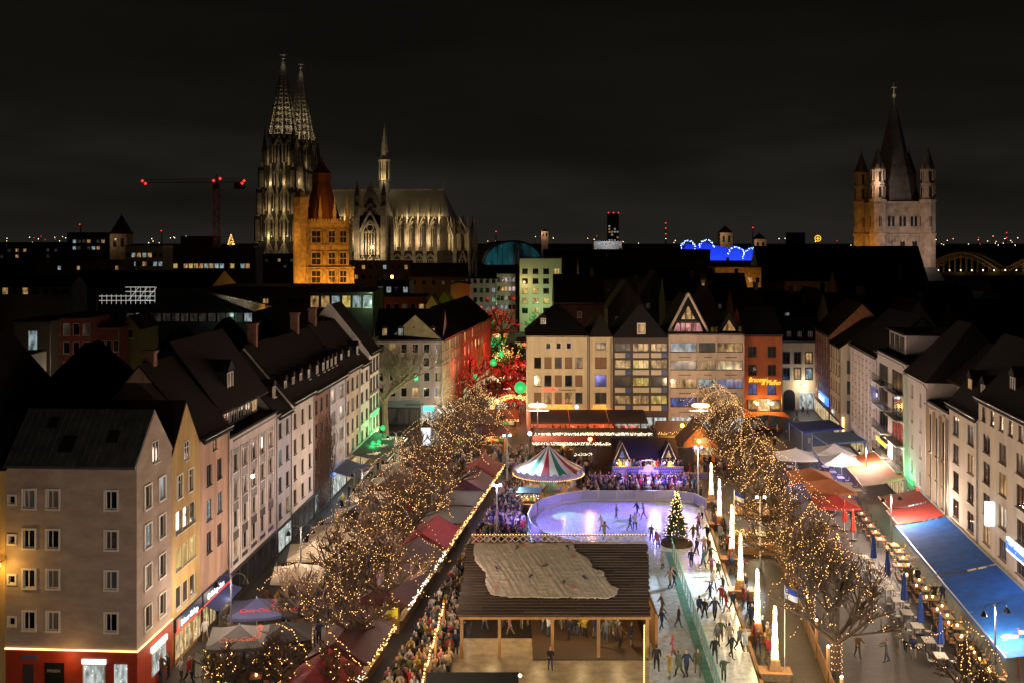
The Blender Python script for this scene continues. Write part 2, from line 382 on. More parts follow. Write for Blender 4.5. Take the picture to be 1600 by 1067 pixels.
# ================================================================== LEFT ROW
m_grey = mat('grey brown render', (.42, .335, .28), .9, noise=(.5, .24), bump=(14, .15), streak=2.2); m_yel = stucco('yellow render', (.55, .38, .15), .25); m_pink = stucco('pink render', (.56, .36, .27), .3)
m_white = stucco('white render', (.62, .55, .54), .16); m_blue = stucco('pale blue render', (.50, .50, .55), .18); m_wh2 = stucco('off white render', (.64, .58, .53), .16)
m_brick = mat('red brown brick', (.22, .11, .08), .85, noise=(3, .4), bump=(20, .4)); m_beige = stucco('beige render', (.52, .42, .32), .2); m_cream = stucco('cream render', (.72, .58, .37), .14)
m_red = mat('red painted shopfront', (.42, .05, .02), .5, noise=(1, .25))
led = mat_em('warm strip light', (1.0, .60, .24), 3.2); led_w = mat_em('white sign light', (.82, .92, 1.0), 1.7); led_red = mat_em('red neon', (1.0, .06, .03), 2)
led_y = mat_em('yellow neon', (1.0, .56, .04), 1.7); led_b = mat_em('blue sign light', (.06, .25, 1.0), 1.6); led_g = mat_em('green neon', (.05, 1.0, .22), 1.4); led_o = mat_em('orange neon', (1.0, .30, .04), 3.2)
# grey corner house
A, B = LB(68.5, 74.4)
zr = [4.2, 6.9, 9.6, 12.2]
root, Wd = building('corner_house', 'grey brown corner house with white framed windows above a red shopfront', A, B, 15.4, 8.8, m_grey,
    [(x, z, 1.05, 1.5, 'side', white_frame, pick([(glass_dark, 3), (glass_cool, .8), (curtain, 1.5), (half_b, 1)]), .5) for z in zr for x in (1.2, 3.6)] + [(2.35, 15.0, 1.1, 1.45, 'two', white_frame, glass_dark, 0, True)], ('gy', 2.95), zinc, 'house', z_base=3.35, left=False)
mb = MB(); MS = Matrix.Translation((0, 8.8, 0)) @ Matrix.Rotation(R(-90), 4, 'Z')
sw = [(x + .08, z + .08, .78, 1.18, 'side', white_frame, pick([(glass_dark, 4), (curtain, 2), (half_b, 2), (glass_dim, 2)]), .5) for z in (4.5, 7.25, 9.85, 12.45) for x in (1.15, 2.75, 6.65)] + [(.25, z + .35, .42, .5, 'one', white_frame, glass_dark, .3) for z in (4.5, 7.25, 9.85, 12.45)]
MSo = Matrix.Translation((-.012, 8.8, 0)) @ Matrix.Rotation(R(-90), 4, 'Z')
face(root, mb, MSo, 8.8, 15.38, sw, 3.35); mb.build('side_wall', m_grey, root)
b = MB(); b.box(-.04, Wd, -.05, -.006, 0, 3.34); b.box(-.05, -.014, -.05, 8.8, 0, 3.34); b.build('shopfront', m_red, root)
b = MB(); b.box(-.10, Wd, -.10, -.055, 3.3, 3.40); b.box(-.10, -.055, -.055, 8.8, 3.3, 3.40); b.build('strip_light', led, root)
lamp('strip_glow', 'POINT', (-.9, 4.4, 3.0), 60, (1, .55, .2), root, .8); lamp('strip_glow', 'POINT', (3.0, -.9, 3.0), 60, (1, .55, .2), root, .8)
MG = MSo
o = flatbox(root, 'shop_window', MG, 5.25, 6.75, .4, 2.45, -.12, -.05, white_frame); p = MB(); p.quad((5.33, -.13, .9), (6.67, -.13, .9), (6.67, -.13, 2.38), (5.33, -.13, 2.38), 0, MG); p.build('pane', glass_shopw, o)
flatbox(root, 'sign', MG, 5.2, 6.8, 2.5, 2.8, -.16, -.05, led_w)
flatbox(root, 'menu_board', MG, 2.7, 4.0, .3, 2.5, -.1, -.05, black_metal); text('SPEISEN', .26, mat('chalk', (.4, .38, .34), .9), root, (MG @ Vector((2.85, -.11, 1.9)))[:], (R(90), 0, R(-90)), .005)
flatbox(root, 'door', MG, 1.25, 1.95, 0, 2.35, -.1, -.05, mat('dark door', (.06, .045, .04), .5))
flatbox(root, 'street_sign', MG, 1.1, 2.2, 2.72, 2.95, -.12, -.05, mat('street sign blue', (.10, .12, .25), .5)); 
flatbox(root, 'door', MG, 7.35, 8.2, 0, 2.5, -.1, -.05, glass_shopw); 
o = flatbox(root, 'shop_window', I4, 2.2, 4.6, .7, 2.3, -.12, -.055, white_frame); p = MB(); p.quad((2.3, -.13, .8), (4.5, -.13, .8), (4.5, -.13, 2.2), (2.3, -.13, 2.2)); p.build('pane', glass_shopw, o)
flatbox(root, 'sign', I4, 2.1, 4.7, 2.4, 2.75, -.2, -.055, led_w)
b = MB()
for i in range(17):
    y = i * .55; b.box(-.0, .05, y, y + .03, 0, .07)
b = MB(); sl = math.hypot(Wd / 2, 2.95)
for side in (0, 1):
    for i in range(20):
        y = .1 + i * .455; x0, x1 = (-.2, Wd / 2) if side == 0 else (Wd + .2, Wd / 2); z0 = 15.4 - .2 * 2.95 / (Wd / 2) + .17; z1 = 15.4 + 2.95 + .21
        b.tube([(x0, y, z0), (x1, y, z1)], .025, 4)
b.build('roof_seam', zinc, root)
sk = MB()
for y, f, s in ((1.8, .45, .9), (4.6, .30, 1.2), (6.3, .7, .8)):
    x = Wd / 2 * f; z = 15.4 + 2.95 * f + .28; n = Vector((-2.95, 0, Wd / 2)).normalized(); u = Vector((Wd / 2, 0, 2.95)).normalized()
    q = MB(); c = Vector((x, y, z)); a_ = u * s * .5
    q.add([tuple(c - a_), tuple(c - a_ + Vector((0, s * .8, 0))), tuple(c + a_ + Vector((0, s * .8, 0))), tuple(c + a_)] + [tuple(v_ - n * .15) for v_ in (c - a_, c - a_ + Vector((0, s * .8, 0)), c + a_ + Vector((0, s * .8, 0)), c + a_)], [(0, 1, 2, 3), (0, 4, 5, 1), (1, 5, 6, 2), (2, 6, 7, 3), (3, 7, 4, 0)])
    q.build('skylight', glass_dark, root, fix=True)
# sliver of the next house to the west, lit by a wall lamp
b = MB(); root = thing('side_street_house', 'yellow lit wall of the house at the left edge', 'house', (-41, 69.0, 0)); b.box(0, 7.9, 0, 8, 0, 15); b.build('wall', m_yel, root)
b = MB(); b.add([(-.2, -.3, 15), (8.0, -.3, 15), (8.0, 8.2, 15), (-.2, 8.2, 15), (-.2, 4, 18), (8.0, 4, 18)], [(0, 1, 5, 4), (2, 3, 4, 5), (1, 2, 5), (3, 0, 4), (3, 2, 1, 0)]); b.build('roof', slate, root)
for z in (4.5, 7.25, 9.85, 12.45): window(root, I4, 5.2, z, 1, 1.4, 'two', white_frame, glass_dark, .4, True)
w_ = thing('wall_lamp', 'glowing orange wall lamp at the left edge of the grey house', 'lamp', (-33.25, 68.3, 9.0)); b = MB(); b.tube([(0, .6, .1), (0, 0, .1)], .03); b.build('bracket', black_metal, w_); b = MB(); b.ball((0, 0, 0), .16); b.build('globe', mat_em('sodium globe', (1, .5, .05), 25), w_)
lamp('wall_lamp_light', 'POINT', (0, -.35, -.1), 170, (1, .52, .10), w_, .15)
# yellow gabled house
A, B = LB(74.42, 79.98)
wy = [(2.2, 14.0, 1.0, 1.35, 'cross', white_frame, glass_dark, 0, True)] + [(x, 11.5, 1.0, 1.6, 'cross', white_frame, glass_dark, .2) for x in (.9, 3.1)]
for z, pm in ((9.0, glass_dark), (6.4, glass_yel), (3.6, glass_dim)): wy += [(.75 + i * 1.35, z, 1.15, 1.6, 'one', white_frame, pm, 0) for i in range(3)]
root, Wd = building('gabled_house', 'narrow yellow gabled house with a row of lit yellow windows', A, B, 14.6, 9, m_yel, wy, ('gy', 3.5), slate_brown, 'house')
# pink house
A, B = LB(80.0, 86.45)
wp = [(x, z, 1.05, 1.6, 'two', dark_frame, (glass_cool if z == 8.3 else glass_dark), 0) for z in (3.9, 5.7 + .1, 8.3, 11.0) for x in (1.4, 3.8) if z != 3.9] + [(2.8, 13.5, .9, 1.1, 'grid', dark_frame, glass_warm, 0)]
root3, Wd3 = building('row_house', 'pink weathered row house with dark windows beside the yellow gable', A, B, 15.0, 9.5, m_pink, wp, ('gx', 5.5), slate_brown, 'house')
def shop(root, Wd, x0, x1, pm, sign=None, sm=None, h=2.6, band=None, bandm=None, n=3, frame=dark_frame):
    o = flatbox(root, 'shopfront', I4, x0, x1, 0, h, -.10, -.006, frame)
    step = (x1 - x0) / n
    for i in range(n):
        p = MB(); p.quad((x0 + i * step + .12, -.11, .25), (x0 + (i + 1) * step - .12, -.11, .25), (x0 + (i + 1) * step - .12, -.11, h - .25), (x0 + i * step + .12, -.11, h - .25)); p.build('pane', pm, o)
    if band: flatbox(root, 'fascia', I4, x0, x1, h + .02, h + band, -.2, -.006, bandm or black_metal)
navy = mat('navy fascia', (.015, .03, .10), .4)
root2 = [o for o in bpy.data.objects if o.name == 'gabled_house'][0]
shop(root2, 5.6, .3, 5.4, glass_shop, h=2.2, band=.95, bandm=navy, n=3, frame=wood_post); shop(root3, 6.4, .2, 6.2, glass_shop, h=2.2, band=.95, bandm=navy, n=4, frame=mat('bronze frame', (.1, .06, .03), .4))
text('Döner Kebap', .62, led_w, root2, (1.1, -.24, 2.42), depth=.03); text('Kebap Haus', .62, led_w, root3, (1.7, -.24, 2.42), depth=.03)
b = MB(); b.lathe([(.001, 0), (.26, 0), (.26, .05), (.001, .05)], 12, M=Matrix.Translation((1.2, -.22, 2.65)) @ Matrix.Rotation(R(90), 4, 'X')); b.build('round_sign', led_w, root3)
for r_, w_ in ((root2, 5.4), (root3, 6.2)): flatbox(r_, 'neon_line', I4, .2, w_, 2.2, 2.25, -.26, -.21, led_red)
flatbox(root2, 'doner_sign', I4, .45, .75, 2.35, 3.05, -.25, -.205, led_red)
lamp('shop_glow', 'POINT', (2.8, -1.2, 1.9), 90, (1, .78, .45), root2, .6); lamp('shop_glow', 'POINT', (3.2, -1.3, 1.9), 90, (1, .78, .5), root3, .6)
b = MB(); b.add([(.5, -.2, 2.15), (6.0, -.2, 2.15), (6.0, -1.3, 1.75), (.5, -1.3, 1.75), (.5, -.2, 2.11), (6.0, -.2, 2.11), (6.0, -1.3, 1.71), (.5, -1.3, 1.71)], [(3, 2, 1, 0), (4, 5, 6, 7), (2, 3, 7, 6)])
b.build('awning', mat('navy awning', (.03, .05, .20), .8), root3)
# white house with dark window strips
A, B = LB(86.5, 100.15); Wd = frame2(A, B)[0]
strips = [.75 + i * 2.52 for i in range(5)]; dk = mat('dark spandrel', (.035, .028, .032), .5)
ws = [(x + (.15 if True else 0), z, 1.55, 1.5, 'side', white_frame, pick([(glass_dark, 5), (glass_dim, 2), (glass_warm, .7)]), 0) for x in strips for z in (3.5, 5.9, 8.3, 10.7)]
root4, Wd = building('strip_window_house', 'wide white house with dark vertical window strips', A, B, 13.7, 10, m_white, ws, ('flat', 0), slate, 'house', z_base=0)
for x in strips:
    for z0, z1 in ((3.0, 3.45), (5.02, 5.86), (7.42, 8.26), (9.82, 10.66), (12.22, 12.6)): flatbox(root4, 'spandrel', I4, x + .1, x + 1.75, z0, z1, -.03, -.006, dk)
for x in [strips[0] - .25] + [s_ + 2.05 for s_ in strips]:
    b = MB(); b.box(x + .08, x + .28, -.12, -.004, 3.0, 12.7); b.build('pilaster', m_white, root4)
shop(root4, Wd, .4, Wd - .4, glass_dark, h=2.6, n=6)
b = MB(); b.box(.8, Wd - .5, 1.6, 8.5, 13.9, 16.2); b.build('penthouse', mat('penthouse wall', (.25, .22, .2), .8), root4)
for i in range(6): window(root4, Matrix.Translation((0, 1.6, 0)), 1.4 + i * 1.95, 14.1, 1.5, 1.8, 'two', white_frame, pick([(glass_dim, 3), (glass_warm, 1.4), (glass_dark, 2)]), 0, True)
b = roof_gx(Wd - .8, 8.2, 16.2, 5.4); b.build('upper_roof', slate_brown, root4, (.4, 1.0, 0))
dormer(root4, 4.8, 1.8, 16.6, 1.8, 2.0, 3.5, white_frame, glass_dim, slate)
# light blue, white, brick, blue, beige, light houses
def plain(name, label, d0, d1, H, wm, cols, zs, w, h, style='two', fm=dark_frame, panes=MIX, roof=('gx', 5.5), rm=slate_brown, D=9.5, sur=0, side='L'):
    A, B = LB(d0, d1) if side == 'L' else RB(d0, d1)
    Wd = frame2(A, B)[0]; xs = [Wd * (i + .5) / cols - w / 2 for i in range(cols)]
    return building(name, label, A, B, H, D, wm, grid(xs, zs, w, h, style, fm, panes, sur), roof, rm, 'house')
ZS = [3.3, 5.8, 8.4, 11.0]
r5, w5 = plain('row_house', 'slim pale blue row house beside the strip window house', 100.2, 105.25, 13.4, m_blue, 2, ZS, 1.05, 1.45)
r6, w6 = plain('row_house', 'tall white row house with one lit window', 105.3, 114.15, 13.9, m_wh2, 3, ZS, 1.0, 1.5, panes=[(glass_dark, 9), (glass_yel, 1)])
r7, w7 = plain('row_house', 'brown brick row house overgrown with bare climbing vine', 114.2, 121.55, 13.7, m_brick, 3, ZS, 1.0, 1.5, panes=DK)
r8, w8 = plain('row_house', 'pale blue house with bright wide windows next to the vine', 121.6, 129.85, 13.7, m_blue, 2, ZS, 2.3, 1.6, 'three', white_frame, [(glass_dark, 3), (glass_warm, 2), (glass_dim, 2)])
r9, w9 = plain('row_house', 'beige row house with three columns of dark windows', 129.9, 138.25, 13.9, m_beige, 3, ZS, 1.3, 1.6, panes=DK)
r10, w10 = plain('row_house', 'light yellow lit narrow house beside the green neon pub', 138.3, 144.55, 13.6, m_wh2, 2, ZS, 1.6, 1.5, 'three', dark_frame, DK)
shop(r5, w5, .2, w5 - .2, glass_shopw, h=2.5, n=2); shop(r6, w6, .2, w6 - .2, glass_dim, h=2.6, n=4); shop(r7, w7, .2, w7 - .2, glass_cool, h=2.6, n=3)
shop(r8, w8, .2, w8 - .2, glass_shopw, h=2.6, n=3, band=.7, bandm=led_b); shop(r9, w9, .2, w9 - .2, glass_shop, h=2.6, n=3); shop(r10, w10, .2, w10 - .2, glass_shop, h=2.6, n=3, band=.5, bandm=led_g)
lamp('shop_glow', 'POINT', (3.5, -1.6, 2.2), 160, (.6, .85, 1.0), r7, .6); lamp('shop_glow', 'POINT', (4, -1.6, 2.2), 160, (.8, .9, 1), r8, .6)
for r_, w_, k_ in ((r5, w5, 1), (r6, w6, 3), (r7, w7, 2), (r8, w8, 4), (r9, w9, 2), (r10, w10, 1)):
    for i in range(k_): dormer(r_, w_ * (i + .5) / k_ - .6, 1.0, 14.6, 1.1, 1.3, 2.5, white_frame, pick([(glass_dark, 2), (glass_dim, 3), (glass_cool, 1)]), slate_brown)
for r_, w_ in ((root3, 6.4), (r6, w6), (r8, w8), (r9, w9)):
    b = MB(); b.box(w_ * .3, w_ * .3 + .7, 4.4, 5.3, 18, 21.2); b.box(w_ * .3 - .08, w_ * .3 + .78, 4.3, 5.4, 21.2, 21.4); b.build('chimney', m_brick, r_)
# tall street gables and hipped roofs rising behind the left row
for x, y, w_, d_, h_, r_, lab in ((-38, 78, 8, 14, 15, 8.0, 'tall dark steep roof behind the yellow gable'), (-37, 93, 10, 12, 14.5, 6.5, 'dark pyramid roof behind the strip window house'), (-34, 108, 9, 14, 14, 7.0, 'dark hipped roof behind the white row house'), (-33, 122, 9, 12, 14, 7.0, 'dark pointed roof behind the vine house'), (-31, 135, 8, 12, 14, 6.5, 'dark roof behind the beige row house')):
    root = thing('back_house', lab, 'house', (x, y, 0)); b = MB(); b.box(-w_ / 2, w_ / 2, -d_ / 2, d_ / 2, 0, h_); b.build('wall', m_beige, root)
    b = MB(); b.add([(-w_ / 2 - .3, -d_ / 2 - .3, h_), (w_ / 2 + .3, -d_ / 2 - .3, h_), (w_ / 2 + .3, d_ / 2 + .3, h_), (-w_ / 2 - .3, d_ / 2 + .3, h_), (0, -d_ * .15, h_ + r_), (0, d_ * .15, h_ + r_)], [(0, 1, 4), (1, 2, 5, 4), (2, 3, 5), (3, 0, 4, 5), (3, 2, 1, 0)]); b.build('roof', slate_brown, root)
    window(root, Matrix.Translation((0, -d_ / 2, 0)), -.6, h_ - 3, 1.1, 1.4, 'two', white_frame, glass_dim, 0, True)
# pub house at the end with green neon
A, B = LB(144.6, 151.5)
r11, w11 = building('pub_house', 'tall white pub house at the row end with green neon lines and gold lights', A, B, 14.6, 11, m_wh2, grid([.5, 2.7, 4.9], [3.6, 6.3, 9.0, 11.6], 1.7, 2.0, 'two', dark_frame, DK), ('gx', 6.5), slate, 'house')
for z in (3.4, 6.0, 8.75): flatbox(r11, 'neon_line', I4, .2, 6.6, z - .12, z, -.18, -.006, led_g if z < 6.5 else stone_trim)
flatbox(r11, 'neon_sign', I4, 2.2, 4.8, 5.45, 5.85, -.25, -.006, led_g); lamp('neon_glow', 'POINT', (3, -1.5, 4.4), 500, (.1, 1, .3), r11, .5); lamp('pub_glow', 'POINT', (5.5, -1.4, 3.0), 350, GOLD, r11, .5)
b = MB(); b.prism([(0, 14.6), (11, 14.6), (5.5, 21.4)], -.26, -.02, M=Matrix.Translation((0, 0, 0)) @ Matrix(((0, 1, 0, 0), (1, 0, 0, 0), (0, 0, 1, 0), (0, 0, 0, 1)))); b.build('gable_wall', m_wh2, r11, fix=True)
shop(r11, w11, .2, w11 - .2, glass_shop, h=2.8, n=3)
# bare vine on the brick house
vm = mat('vine stems', (.10, .06, .04), .9); vine = MB()
for i in range(70):
    x = w7 * rnd.random(); z = .3; p = [(x, -.12, z)]
    while z < 13.3 * (.45 + .55 * rnd.random()):
        x += rnd.uniform(-.45, .5); z += rnd.uniform(.4, 1.0); p.append((min(max(x, -.3), w7 + 2.2), -.12 - rnd.random() * .35, min(z, 13.6)))
        if rnd.random() < .6:
            q = p[-1]; vine.tube([q, (q[0] + rnd.uniform(-.5, .5), q[1] - rnd.random() * .5, q[2] - rnd.random() * .9)], [.02, .008], 3, cap=False)
    if len(p) > 1: vine.tube(p, [.045] + [.03] * (len(p) - 2) + [.012], 3, cap=False)
v_ = vine.build('vine', vm); v_.location = r7.location; v_.rotation_euler = r7.rotation_euler; tag(v_, 'bare brown climbing vine covering the brick row house', 'vine')

# ================================================================== RIGHT ROW
m_rw = stucco('warm white render', (.60, .53, .46), .14); m_lav = stucco('lavender white render', (.60, .55, .58), .12); m_brick2 = mat('orange brown brick', (.34, .15, .08), .85, noise=(3, .35), bump=(20, .4))
A, B = RB(70, 92.55); W1 = frame2(A, B)[0]
wr = []
for i in range(5):
    x = 1.3 + i * 4.25
    for z, h in ((4.0, 1.6), (6.5, 1.8), (9.2, 1.8), (11.8, 1.6)): wr.append((x, z, 1.9, h, 'two', brown_frame, pick([(glass_dark, 4), (glass_dim, 4), (glass_warm, 1)]), 0))
for i in range(9): wr.append((.9 + i * 2.35, 14.4, 1.05, 1.25, 'one', brown_frame, pick([(glass_dim, 4), (glass_dark, 4), (glass_warm, 1)]), 0))
r1, _ = building('inn', 'long cream inn at the right edge above the blue awnings', A, B, 16.4, 11, m_rw, wr, ('gx', 6), slate, 'building')
shop(r1, W1, .3, W1 - .3, glass_shop, h=2.5, n=8)
text('Hausbrauerei im Hof', .95, mat_em('blue letters', (.02, .10, .8), 2.5), r1, (8.3, -.28, 6.02 - .55), depth=.04, width=.82)
flatbox(r1, 'light_board', I4, 8.0, 17.5, 5.2, 6.3, -.2, -.006, led_w).scale.z = 1
flatbox(r1, 'box_sign', I4, 4.4, 4.75, 6.2, 8.2, -.8, -.1, led_w)
lamp('sign_glow', 'POINT', (12, -1.2, 6.2), 120, (.8, .9, 1), r1, .5)
for x in (4.5, 9.5, 15): dormer(r1, x, 1.2, 17.2, 1.5, 1.6, 3, white_frame, glass_dim, slate)
r2, w2 = plain('row_house', 'white house with paired windows between the inn and the glass front', 92.6, 101.95, 14.5, m_rw, 2, [3.8, 6.4, 9.0, 11.6], 1.9, 1.75, 'two', brown_frame, [(glass_dark, 4), (glass_dim, 4), (glass_warm, 1)], ('gx', 6.5), slate, 10, 0, 'R')
dormer(r2, 2.0, 1.2, 15.4, 1.4, 1.7, 3, white_frame, glass_warm, slate); dormer(r2, 6.0, 1.2, 15.4, 1.4, 1.7, 3, white_frame, glass_dim, slate)
A, B = RB(102, 109.95); w3 = frame2(A, B)[0]
wins = [(.55 + i * 2.45, z, 1.75, h, 'one', dark_frame, pm, 0) for i in range(3) for z, h, pm in ((3.0, 2.6, glass_cool), (5.75, 2.3, glass_dim), (8.2, 3.9, glass_dark))]
r3, _ = building('glass_front_house', 'modern house with three tall glass strips between slim piers', A, B, 13.2, 10, m_rw, wins, ('flat', 0), slate, 'house')
for i in range(4): b = MB(); b.box(.1 + i * 2.45, .42 + i * 2.45, -.3, -.004, 0, 12.6); b.build('pier', mat('bronze pier', (.42, .33, .25), .5), r3)
shop(r3, w3, .5, w3 - .4, glass_shopw, h=2.7, n=3)
b = MB(); b.box(1.5, w3 - 1, 2.5, 9, 13.4, 16); b.build('penthouse', mat('grey cladding', (.3, .27, .26), .7), r3)
b = roof_gx(w3 - 1, 7.5, 16, 3.5); b.build('upper_roof', slate, r3, (.8, 2, 0))
A, B = RB(110, 119.45); w4 = frame2(A, B)[0]
wins = [(x, z + dz, 1.0, 1.5, 'two', white_frame, pick([(glass_dark, 3), (glass_dim, 3), (glass_warm, 1.4)]), 0) for x, dz in ((2.1, .25), (5.9, -.2)) for z in (4.0, 6.8, 9.6, 12.3)]
r4, _ = building('row_house', 'lavender white house above the green neon pharmacy', A, B, 15.1, 10, m_lav, wins, ('hip', 6, 2.2), slate, 'house')
shop(r4, w4, .8, w4 - .6, glass_shopw, h=2.4, n=3, band=.7, bandm=mat('green canopy', (.02, .30, .10), .4))
text('Apotheke', .7, led_g, r4, (1.6, -.3, 3.25), depth=.04); flatbox(r4, 'red_sign', I4, 6.6, 7.3, 2.9, 3.5, -.5, -.21, led_red); flatbox(r4, 'box_sign', I4, 6.0, 7.5, 1.5, 2.7, -1.2, -.9, led_w)
b = MB(); b.box(.1, .5, -.35, -.004, 0, 15.0); b.build('pilaster', mat('pale green pilaster', (.42, .52, .42), .7), r4)
lamp('pharmacy_glow', 'POINT', (1.8, -1.3, 4.2), 260, (.1, 1, .4), r4, .4); lamp('shop_glow', 'POINT', (6.5, -1.8, 2.6), 220, (.8, 1, .95), r4, .5)
# balcony house
A, B = RB(119.5, 135.35); w5_ = frame2(A, B)[0]
wins = [(1.0, z, 5.2, 2.2, 'three', dark_frame, pick([(glass_dim, 3), (glass_dark, 2)]), 0) for z in (3.6, 6.5, 9.4, 12.3)] + [(8.6, z, 5.6, 2.3, 'three', dark_frame, pm, 0) for z, pm in ((3.6, glass_dim), (6.5, glass_red), (9.4, glass_dim), (12.3, glass_dim))]
r5_, _ = building('balcony_house', 'white house with stacked balconies and a stepped back top floor', A, B, 15.9, 11, m_lav, wins, ('flat', 0), slate, 'house')
for x0, x1 in ((.7, 6.6), (8.2, 14.6)):
    for z in (3.5, 6.4, 9.3, 12.2):
        b = MB(); b.box(x0, x1, -.9, -.006, z - .16, z); o = b.build('balcony', stone_trim, r5_)
        q = MB()
        for i in range(int((x1 - x0) / .3)): q.box(x0 + .05 + i * .3, x0 + .08 + i * .3, -.87, -.84, z, z + .95)
        q.box(x0, x1, -.88, -.83, z + .95, z + 1.0); q.build('railing', black_metal, o)
b = MB(); b.box(.5, 9.5, 1.4, 9, 16.15, 18.6); b.build('penthouse', m_lav, r5_); flatbox(r5_, 'penthouse_roof', I4, .2, 9.8, 18.6, 18.85, 1.0, 9.3, slate)
for i in range(3): window(r5_, Matrix.Translation((0, 1.4, 0)), 1.1 + i * 2.7, 16.3, 2.2, 2.0, 'two', dark_frame, glass_dim, 0, True)
text('PIZZERIA MARCO', .8, led_y, r5_, (4.2, -1.0, 5.4 - .15), depth=.04, width=.95); b = MB()
q = flatbox(r5_, 'screen_sign', I4, 1.2, 5.0, 10.2, 11.6, -1.05, -.93, glass_blue); lamp('sign_glow', 'POINT', (3, -1.8, 10.6), 200, (.8, .8, 1), r5_, .4)
shop(r5_, w5_, .6, w5_ - .6, glass_shop, h=2.7, n=5)
# ribbed blank facade
A, B = RB(135.4, 154.3); w6_ = frame2(A, B)[0]
r6_, _ = building('ribbed_house', 'blank white facade with vertical ribs and rows of small studs', A, B, 15.1, 11, m_lav, [(w6_ - 5, .8, 2.6, 2.2, 'two', dark_frame, glass_shop, 0)], ('gx', 5), slate, 'house')
for i in range(8): b = MB(); b.box(.6 + i * 2.55, .85 + i * 2.55, -.14, -.004, 3.2, 14.7); b.build('rib', m_lav, r6_)
b = MB()
for i in range(7):
    for j in range(11): b.box(1.5 + i * 2.55, 2.2 + i * 2.55, -.10, -.004, 3.9 + j * .98, 4.0 + j * .98)
b.build('stud', mat('stud metal', (.2, .17, .2), .5), r6_)
shop(r6_, w6_, 1, 11, glass_shop, h=2.5, n=5)
# white slim house across the alley, with its south wall
def XR2(d): return 27.4 + .139 * d
A, B = (XR2(169), 169), (XR2(159), 159)
r7_, w7_ = building('alley_house', 'white house with slim windows on the alley corner', A, B, 13.9, 10, m_rw, grid([1.0, 3.3, 5.6, 7.9], [3.9, 6.6, 9.3, 11.6], .9, 1.7, 'one', dark_frame, DK), ('gx', 3.5), slate, 'house')
for z in (4.0, 6.9, 10.0): window(r7_, Matrix.Translation((w7_, 0, 0)) @ Matrix.Rotation(R(90), 4, 'Z'), .9, z, 1.7, 1.9, 'two', dark_frame, pick([(glass_warm, 1), (glass_dim, 2)]), 0, True)
shop(r7_, w7_, .5, w7_ - .5, glass_shop, h=2.6, n=3); text('Café', .7, led_w, r7_, (3, -.2, 3.0), depth=.03); flatbox(r7_, 'light_tube', Matrix.Translation((w7_, 0, 0)) @ Matrix.Rotation(R(90), 4, 'Z'), .2, .45, 1, 3.4, -.3, -.1, led)
A, B = (XR2(185), 185), (XR2(169.05), 169.05)
r8_, w8_ = building('brick_house', 'orange brown brick house with a blue lit sign', A, B, 14.8, 10, m_brick2, grid([.9 + i * 2.8 for i in range(5)], [4.2, 7.2, 10.2, 12.6], .95, 1.8, 'one', white_frame, DK), ('gx', 5), slate_brown, 'house')
text('BRAUHAUS', 1.1, led_w, r8_, (6.3, -.3, 3.4), depth=.05); flatbox(r8_, 'sign', I4, 5.6, 15, 3.2, 4.5, -.22, -.006, led_b); lamp('sign_glow', 'POINT', (9, -1.5, 4), 260, (.15, .3, 1), r8_, .5); shop(r8_, w8_, .6, w8_ - .6, glass_shop, h=2.6, n=5)
# roofs and houses behind the right row
for x, y, w_, d_, h_, r_, lab in ((58, 82, 12, 16, 16, 8, 'dark roof behind the long cream inn'), (58, 98, 11, 10, 15, 8.5, 'steep dark gable behind the paired window house'), (59, 114, 12, 12, 15, 7, 'dark hipped roof behind the lavender house'), (64, 131, 13, 14, 15, 6, 'dark roof behind the balcony house'), (66, 150, 13, 14, 14, 6.5, 'dark roof behind the ribbed facade'), (75, 95, 14, 20, 15, 7, 'dark roof far behind the cream inn'), (82, 125, 16, 20, 15, 7, 'dark long roof at the right behind the balcony house')):
    root = thing('back_house', lab, 'house', (x, y, 0)); b = MB(); b.box(-w_ / 2, w_ / 2, -d_ / 2, d_ / 2, 0, h_); b.build('wall', m_beige, root)
    b = MB(); b.add([(-w_ / 2 - .3, -d_ / 2 - .3, h_), (w_ / 2 + .3, -d_ / 2 - .3, h_), (w_ / 2 + .3, d_ / 2 + .3, h_), (-w_ / 2 - .3, d_ / 2 + .3, h_), (0, -d_ * .2, h_ + r_), (0, d_ * .2, h_ + r_)], [(0, 1, 4), (1, 2, 5, 4), (2, 3, 5), (3, 0, 4, 5), (3, 2, 1, 0)]); b.build('roof', slate, root)
    dormer(root, -.9, -d_ / 2 + .6, h_ + .4, 1.4, 1.5, 2.5, white_frame, glass_dim, slate)

# ================================================================== CENTRE ROW (faces the camera)
def CB(p0, p1, d=165): return (G(p0, d), d), (G(p1, d), d)
A, B = CB(824, 919.6)
xs = [1.05 + i * 1.61 for i in range(5)]; bl = [(blind, 4), (glass_dim, 2), (glass_warm, 1.2), (glass_dark, 1.5)]
wins = [(x, z, 1.12, 1.72, 'one', brown_frame, pick(bl), 0) for z in (4.5, 7.2, 10.0) for x in xs] + [(2.9 + i * 1.6, 13.0, .75, .95, 'one', white_frame, glass_dark, .3) for i in range(3)]
c1, wc1 = building('hotel', 'cream hotel with brown roller blinds facing the market', A, B, 15.0, 12, m_cream, wins, ('hip', 4.4, 4.2), slate, 'hotel')
text('XII APOSTEL', .78, led_o, c1, (2.8, -.25, 3.78), depth=.06, width=1.0); text('GEG', .66, led_red, c1, (2.3, -.15, 6.42), depth=.04, width=1.2)
b = MB(); b.prism([(3.75, 6.4), (4.6, 6.72), (3.75, 7.05), (3.95, 6.72)], -.14, -.01); b.build('logo', led_red, c1)
text('Immobilien AG', .42, mat('dark letters', (.03, .03, .03), .5), c1, (5.0, -.1, 6.5), depth=.03)
